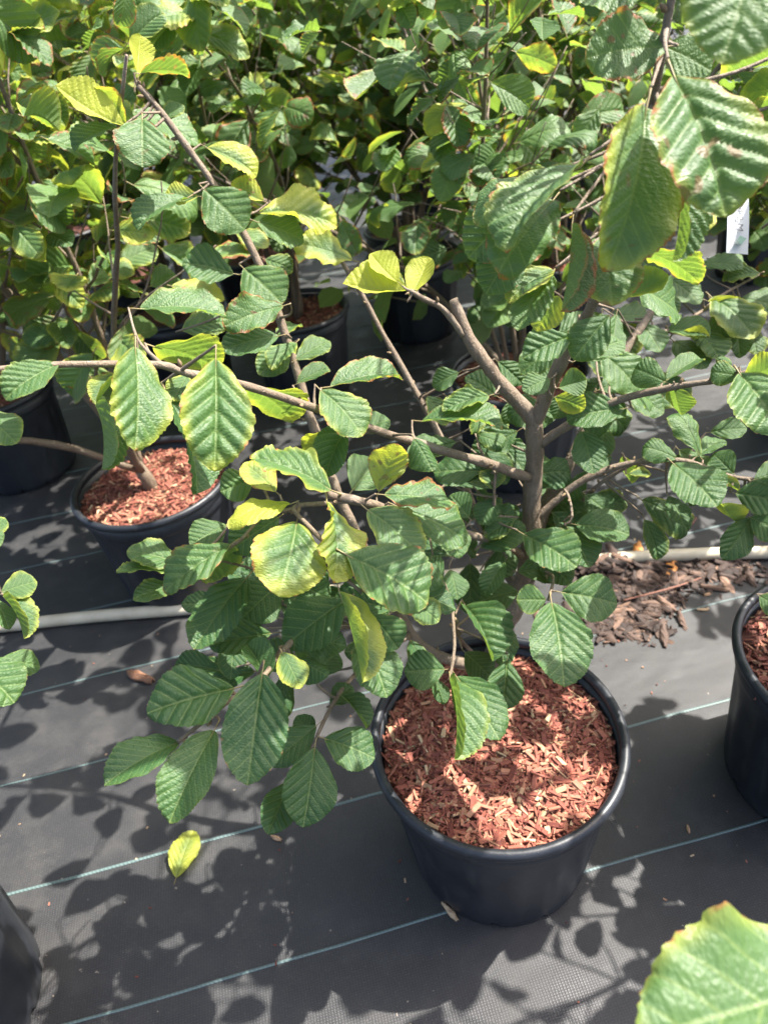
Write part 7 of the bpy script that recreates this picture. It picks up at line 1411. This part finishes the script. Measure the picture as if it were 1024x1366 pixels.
# ------------------------------------------------------------------ litter on the fabric
LIT = {'fallen': [-0.5089, 0.7073, -0.4861, 0.8004, 0.062],
 'pile': [[0.5718, 1.4064, 0.0], [0.6207, 1.3662, 0.0], [0.6541, 1.3446, 0.0], [0.711, 1.3334, 0.0], [0.7543, 1.3396, 0.0], [0.5824, 1.315, 0.0], [0.6342, 1.2907, 0.0], [0.6664, 1.2705, 0.0], [0.5811, 1.2537, 0.0],
          [0.6241, 1.2107, 0.0], [0.5289, 1.2153, 0.0], [0.5764, 1.1857, 0.0], [0.8167, 1.342, 0.0], [0.8792, 1.3445, 0.0], [0.9298, 1.3433, 0.0], [0.5357, 1.2956, 0.0], [0.6952, 1.2931, 0.0], [0.4817, 1.2507, 0.0]],
 'single': [('bark_piece', 'curled brown bark piece lying alone on the fabric beside the low leaf spray', 'bark', -0.6773, 1.2374, -0.5, 0.0776, 0.026, 0.014, 0.97, 'bark'),
            ('bark_piece', 'small dark bark crumb with a tan end beside the curled bark piece', 'bark', -0.5817, 1.253, 0.4, 0.0508, 0.016, 0.008, 0.7, 'bark'),
            ('wood_chip', 'orange wood chip on the fabric just below the low dark leaves', 'wood chip', -0.3098, 0.7612, -0.5, 0.0247, 0.009, 0.004, 0.92, 'chip'),
            ('wood_chip', 'long tan wood chip leaning at the foot of the front pot', 'wood chip', 0.0205, 0.5752, -1.0, 0.0416, 0.011, 0.005, 0.97, 'chip'),
            ('wood_chip', 'tiny orange wood chip on bare fabric between the two near pots', 'wood chip', 0.503, 0.6659, 1.4, 0.0161, 0.006, 0.003, 0.92, 'chip'),
            ('wood_chip', 'pale straw coloured chip next to the fabric line by the bark heap', 'wood chip', 0.7718, 1.2122, -0.2, 0.0269, 0.01, 0.003, 0.98, 'chip'),
            ('wood_chip', 'small pale chip just past the bark heap', 'wood chip', 0.8049, 1.2605, 0.1, 0.0176, 0.01, 0.003, 0.9, 'chip'),
            ('bark_piece', 'long bark sliver with a tan end beyond the bark heap', 'bark', 0.8325, 1.2777, -0.45, 0.071, 0.016, 0.006, 0.85, 'bark'),
            ('dead_leaf', 'bright orange dry leaf lying on the bark heap', 'leaf', 0.7524, 1.37, 0.9, 0.0656, 0.036, 0.006, 1, 'dry'),
            ('dead_leaf', 'brown dead leaf resting on top of the cream pipe', 'leaf', 0.6955, 1.4572, 1.2, 0.0552, 0.03, 0.01, 0.5, 'dry')],
 'twigs': [('dry_twig', 'thin brown stick lying across the bark heap', 'twig', [[0.5847, 1.2639, 0.02], [0.6664, 1.2705, 0.026], [0.7459, 1.2946, 0.014], [0.8177, 1.3211, 0.004]]),
           ('dry_twig', 'reddish twig lying on the fabric just behind the cream pipe', 'twig', [[0.8404, 1.5066, 0.004], [0.8765, 1.5299, 0.005], [0.908, 1.5619, 0.004]])]}
rl = random.Random(77)
def flake_mesh(name, seed, l, w, h, mat):
    r = random.Random(seed); V = []; F = []; n = 7; m_ = 4
    for j in range(n):
        t = j/(n-1); ww = w*.5*(math.sin(math.pi*(.08+.84*t))**.5)*r.uniform(.75, 1.15)
        for i in range(m_+1):
            u = 2*i/m_-1
            V.append((l*(t-.5)+r.gauss(0, l*.015), u*ww, h*(1-u*u)*r.uniform(.5, 1.1)+r.gauss(0, h*.12)))
    k = len(V)
    V += [(a, b, c-h*.55) for a, b, c in V]
    q = m_+1
    for j in range(n-1):
        for i in range(m_):
            F.append((j*q+i, (j+1)*q+i, (j+1)*q+i+1, j*q+i+1)); F.append((k+j*q+i, k+j*q+i+1, k+(j+1)*q+i+1, k+(j+1)*q+i))
        F.append((j*q, k+j*q, k+(j+1)*q, (j+1)*q)); F.append((j*q+m_, (j+1)*q+m_, k+(j+1)*q+m_, k+j*q+m_))
    for i in range(m_): F.append((i, i+1, k+i+1, k+i)); F.append(((n-1)*q+i, k+(n-1)*q+i, k+(n-1)*q+i+1, (n-1)*q+i+1))
    me = mesh(name, V, F, (mat,), False); zmin = min(v.co.z for v in me.vertices)
    for v in me.vertices: v.co.z -= zmin
    return me
for (nm, lab, cat, x, y, rz, l, w, h, sh, mk) in LIT['single']:
    mt = {'bark': M_BARKCHIP, 'chip': M_CHIP, 'dry': M_DRY}[mk]
    o = obj(nm, flake_mesh(nm, int(x*1000), l, w, h, mt), None, Matrix.Translation((x, y, .0012)) @ Matrix.Rotation(rz, 4, 'Z'), (1, 1, 1, sh)); tag(o, lab, cat)
FL = [flake_mesh('bark_flake', 300+k, rl.uniform(.03, .075), rl.uniform(.012, .028), rl.uniform(.003, .007), M_BARKCHIP) for k in range(10)]
pc = Vector(LIT['pile'][0]); pile = empty('bark_litter', pc); tag(pile, 'heap of dark brown bark flakes spilled on the fabric against the cream pipe', 'bark litter')
P_ = []; S_ = []; H_ = []
def pile_pos(r):
    while True:
        a, b = Vector(LIT['pile'][r.randrange(len(LIT['pile']))]), Vector((0, 0, 0))
        q = a + Vector((r.gauss(0, .036), r.gauss(0, .030), 0))
        return q - pc
def pile_h(q): return .034*math.exp(-((q.x-.03)**2/.012+(q.y-.02)**2/.008))
for k in range(1700):
    q = pile_pos(rl); q.z = rl.uniform(.001, .004)+pile_h(q)*rl.random()
    P_.append(chip_pose(rl, q, .25)); S_.append((rl.uniform(.006, .03), rl.uniform(.003, .012), rl.uniform(.0015, .004))); H_.append(min(.93, rl.betavariate(2, 2.2)))
o = obj('crumb_layer', stuff_chips('crumb_layer', rl, P_, S_, H_, M_BARKCHIP), pile, color=(0, 0, 0, 0)); o['kind'] = 'stuff'
for k in range(210):
    q = pile_pos(rl); q.z = .001+pile_h(q)
    obj('bark_flake', rl.choice(FL), pile, chip_pose(rl, q, .16), (1, 1, 1, rl.betavariate(2, 2)*.95))
# crumbs blown over the fabric
P_ = []; S_ = []; H_ = []
for k in range(300):
    q = Vector((rl.gauss(.35, .7), rl.gauss(1.1, .55), .0022))
    P_.append(chip_pose(rl, q, .1)); a_ = rl.uniform(.0012, .0036)
    S_.append((a_*rl.uniform(1, 3), a_, rl.uniform(.0008, .002))); H_.append(rl.choice((0, .05, .6, .85, .95, 1)))
o = obj('ground_crumbs', stuff_chips('ground_crumbs', rl, P_, S_, H_, M_CHIP), None, color=(0, 0, 0, 0))
tag(o, 'tiny tan and red crumbs strewn over the black fabric', 'litter', kind='stuff')
for (nm, lab, cat, pts) in LIT['twigs']:
    sp = spline([(*p_, .0022) for p_ in pts], 6); V, F = tube([q[:3] for q in sp], [q[3] for q in sp], 6)
    tag(obj(nm, mesh(nm, V, F, (M_TWIG,))), lab, cat)
x, y, tx, ty, w = LIT['fallen']
me = LEAF['flat_c'].copy(); me.name = 'fallen_leaf'
o = obj('fallen_leaf', me, None, leaf_matrix((x, y, .006), (tx, ty, .008), (.05, -.1, 1), w), (.80, .0, 1, 1))
zl = min((o.matrix_basis @ v.co).z for v in me.vertices); o.location.z += .0015-zl
tag(o, 'pale yellow green fallen leaf lying on the black fabric', 'leaf')

# ------------------------------------------------------------------ labels hung on the shrubs
TG = {'label': {'bot': [0.6398, 1.1437, 0.9479], 'hw': 0.021, 'right': [0.9612, 0.1105, -0.2528], 'top': [0.6551, 1.2297, 1.0584]},
 'tapes': [('plant_tape', 'short pink plastic tape tied behind the big front leaf', 'tape', [0.5586, 1.3004, 0.9538], [0.5495, 1.2781, 0.9253], [0.9908, -0.0833, -0.107], 0.009, 'pink'),
           ('plant_tape', 'small white plastic tag high in the far hedge', 'tag', [0.6907, 2.8585, 1.1639], [0.6803, 2.8233, 1.1186], [0.9908, -0.0833, -0.107], 0.022, 'white')]}
def ribbon(pts, right, hw, th=.0006):
    V = []; F = []; nrm = []
    pts = [Vector(p_) for p_ in pts]; rt = Vector(right).normalized()
    for i, p_ in enumerate(pts):
        d = (pts[min(i+1, len(pts)-1)]-pts[max(0, i-1)]).normalized(); n = d.cross(rt).normalized()
        for sx, sz in ((-1, -1), (1, -1), (1, 1), (-1, 1)): V.append(tuple(p_ + rt*sx*hw + n*sz*th))
        if i:
            for k in range(4): F.append(((i-1)*4+k, (i-1)*4+(k+1) % 4, i*4+(k+1) % 4, i*4+k))
    F.append((3, 2, 1, 0)); b = len(V)-4; F.append((b, b+1, b+2, b+3))
    return V, F
t = TG['label']
top, bot, rt = Vector(t['top']), Vector(t['bot']), Vector(t['right']).normalized()
dn = (bot-top).normalized(); rt = (rt - dn*rt.dot(dn)).normalized(); nm_ = rt.cross(-dn).normalized()   # faces the viewer side
if nm_.dot(Vector((0, 0, 1.4))-top) < 0: nm_ = -nm_
root = empty('plant_label', top); tag(root, 'white paper strip label with a green diamond hanging behind a big leaf', 'label')
ln = (bot-top).length; hw = t['hw']
pts = [top - top + dn*ln*k/10 + nm_*(.004*math.sin(k*.35)) for k in range(11)]
V, F = ribbon(pts, rt, hw); obj('strip', mesh('strip', V, F, (M_TAG,), False), root)
fc = bpy.data.curves.new('t', 'FONT'); fc.body = 'M 2.M'; fc.size = hw*.85; fc.align_x = 'CENTER'; fc.align_y = 'CENTER'
to = bpy.data.objects.new('t', fc); col.objects.link(to); dg = bpy.context.evaluated_depsgraph_get()
tm = bpy.data.meshes.new_from_object(to.evaluated_get(dg)); bpy.data.objects.remove(to)
tm.materials.clear(); tm.materials.append(M_PRINT)
xx = dn; zz = nm_; yy = zz.cross(xx)          # reads downwards
mt = Matrix((xx, yy, zz)).transposed().to_4x4(); mt.translation = dn*ln*.60 + nm_*.0066
obj('printed_text', tm, root, mt)
def diamond(c, a, b, mat, nm2):
    # half of a diamond, flat print
    q = [c + rt*hw*p_[0] + dn*hw*p_[1] + nm_*.0064 for p_ in (a, b)[0]]
    obj(nm2, mesh(nm2, [tuple(v) for v in q], [tuple(range(len(q)))], (mat,), False), root)
cc = dn*ln*.86
diamond(cc, [(-.55, .28), (.02, -.35), (.62, -.18), (.05, .42)], None, M_LOGO, 'logo')
cc = cc + nm_*.0004
diamond(cc, [(-.55, .28), (-.28, -.02), (-.02, .30), (.05, .42)], None, M_LOGO2, 'logo')
V, F = tube([tuple(-dn*.05 + rt*.004), tuple(-dn*.02), (0, 0, 0)], [.0008]*3, 5)
obj('tie', mesh('tie', V, F, (M_TAG,)), root)
for (nm2, lab, cat, a, b, rgt, hw2, mk) in TG['tapes']:
    a, b = Vector(a), Vector(b); V, F = ribbon([a + (b-a)*k/4 + Vector((0, .003*math.sin(k), 0)) for k in range(5)], rgt, hw2)
    tag(obj(nm2, mesh(nm2, V, F, ({'pink': M_PINK, 'white': M_TAG}[mk],), False)), lab, cat)
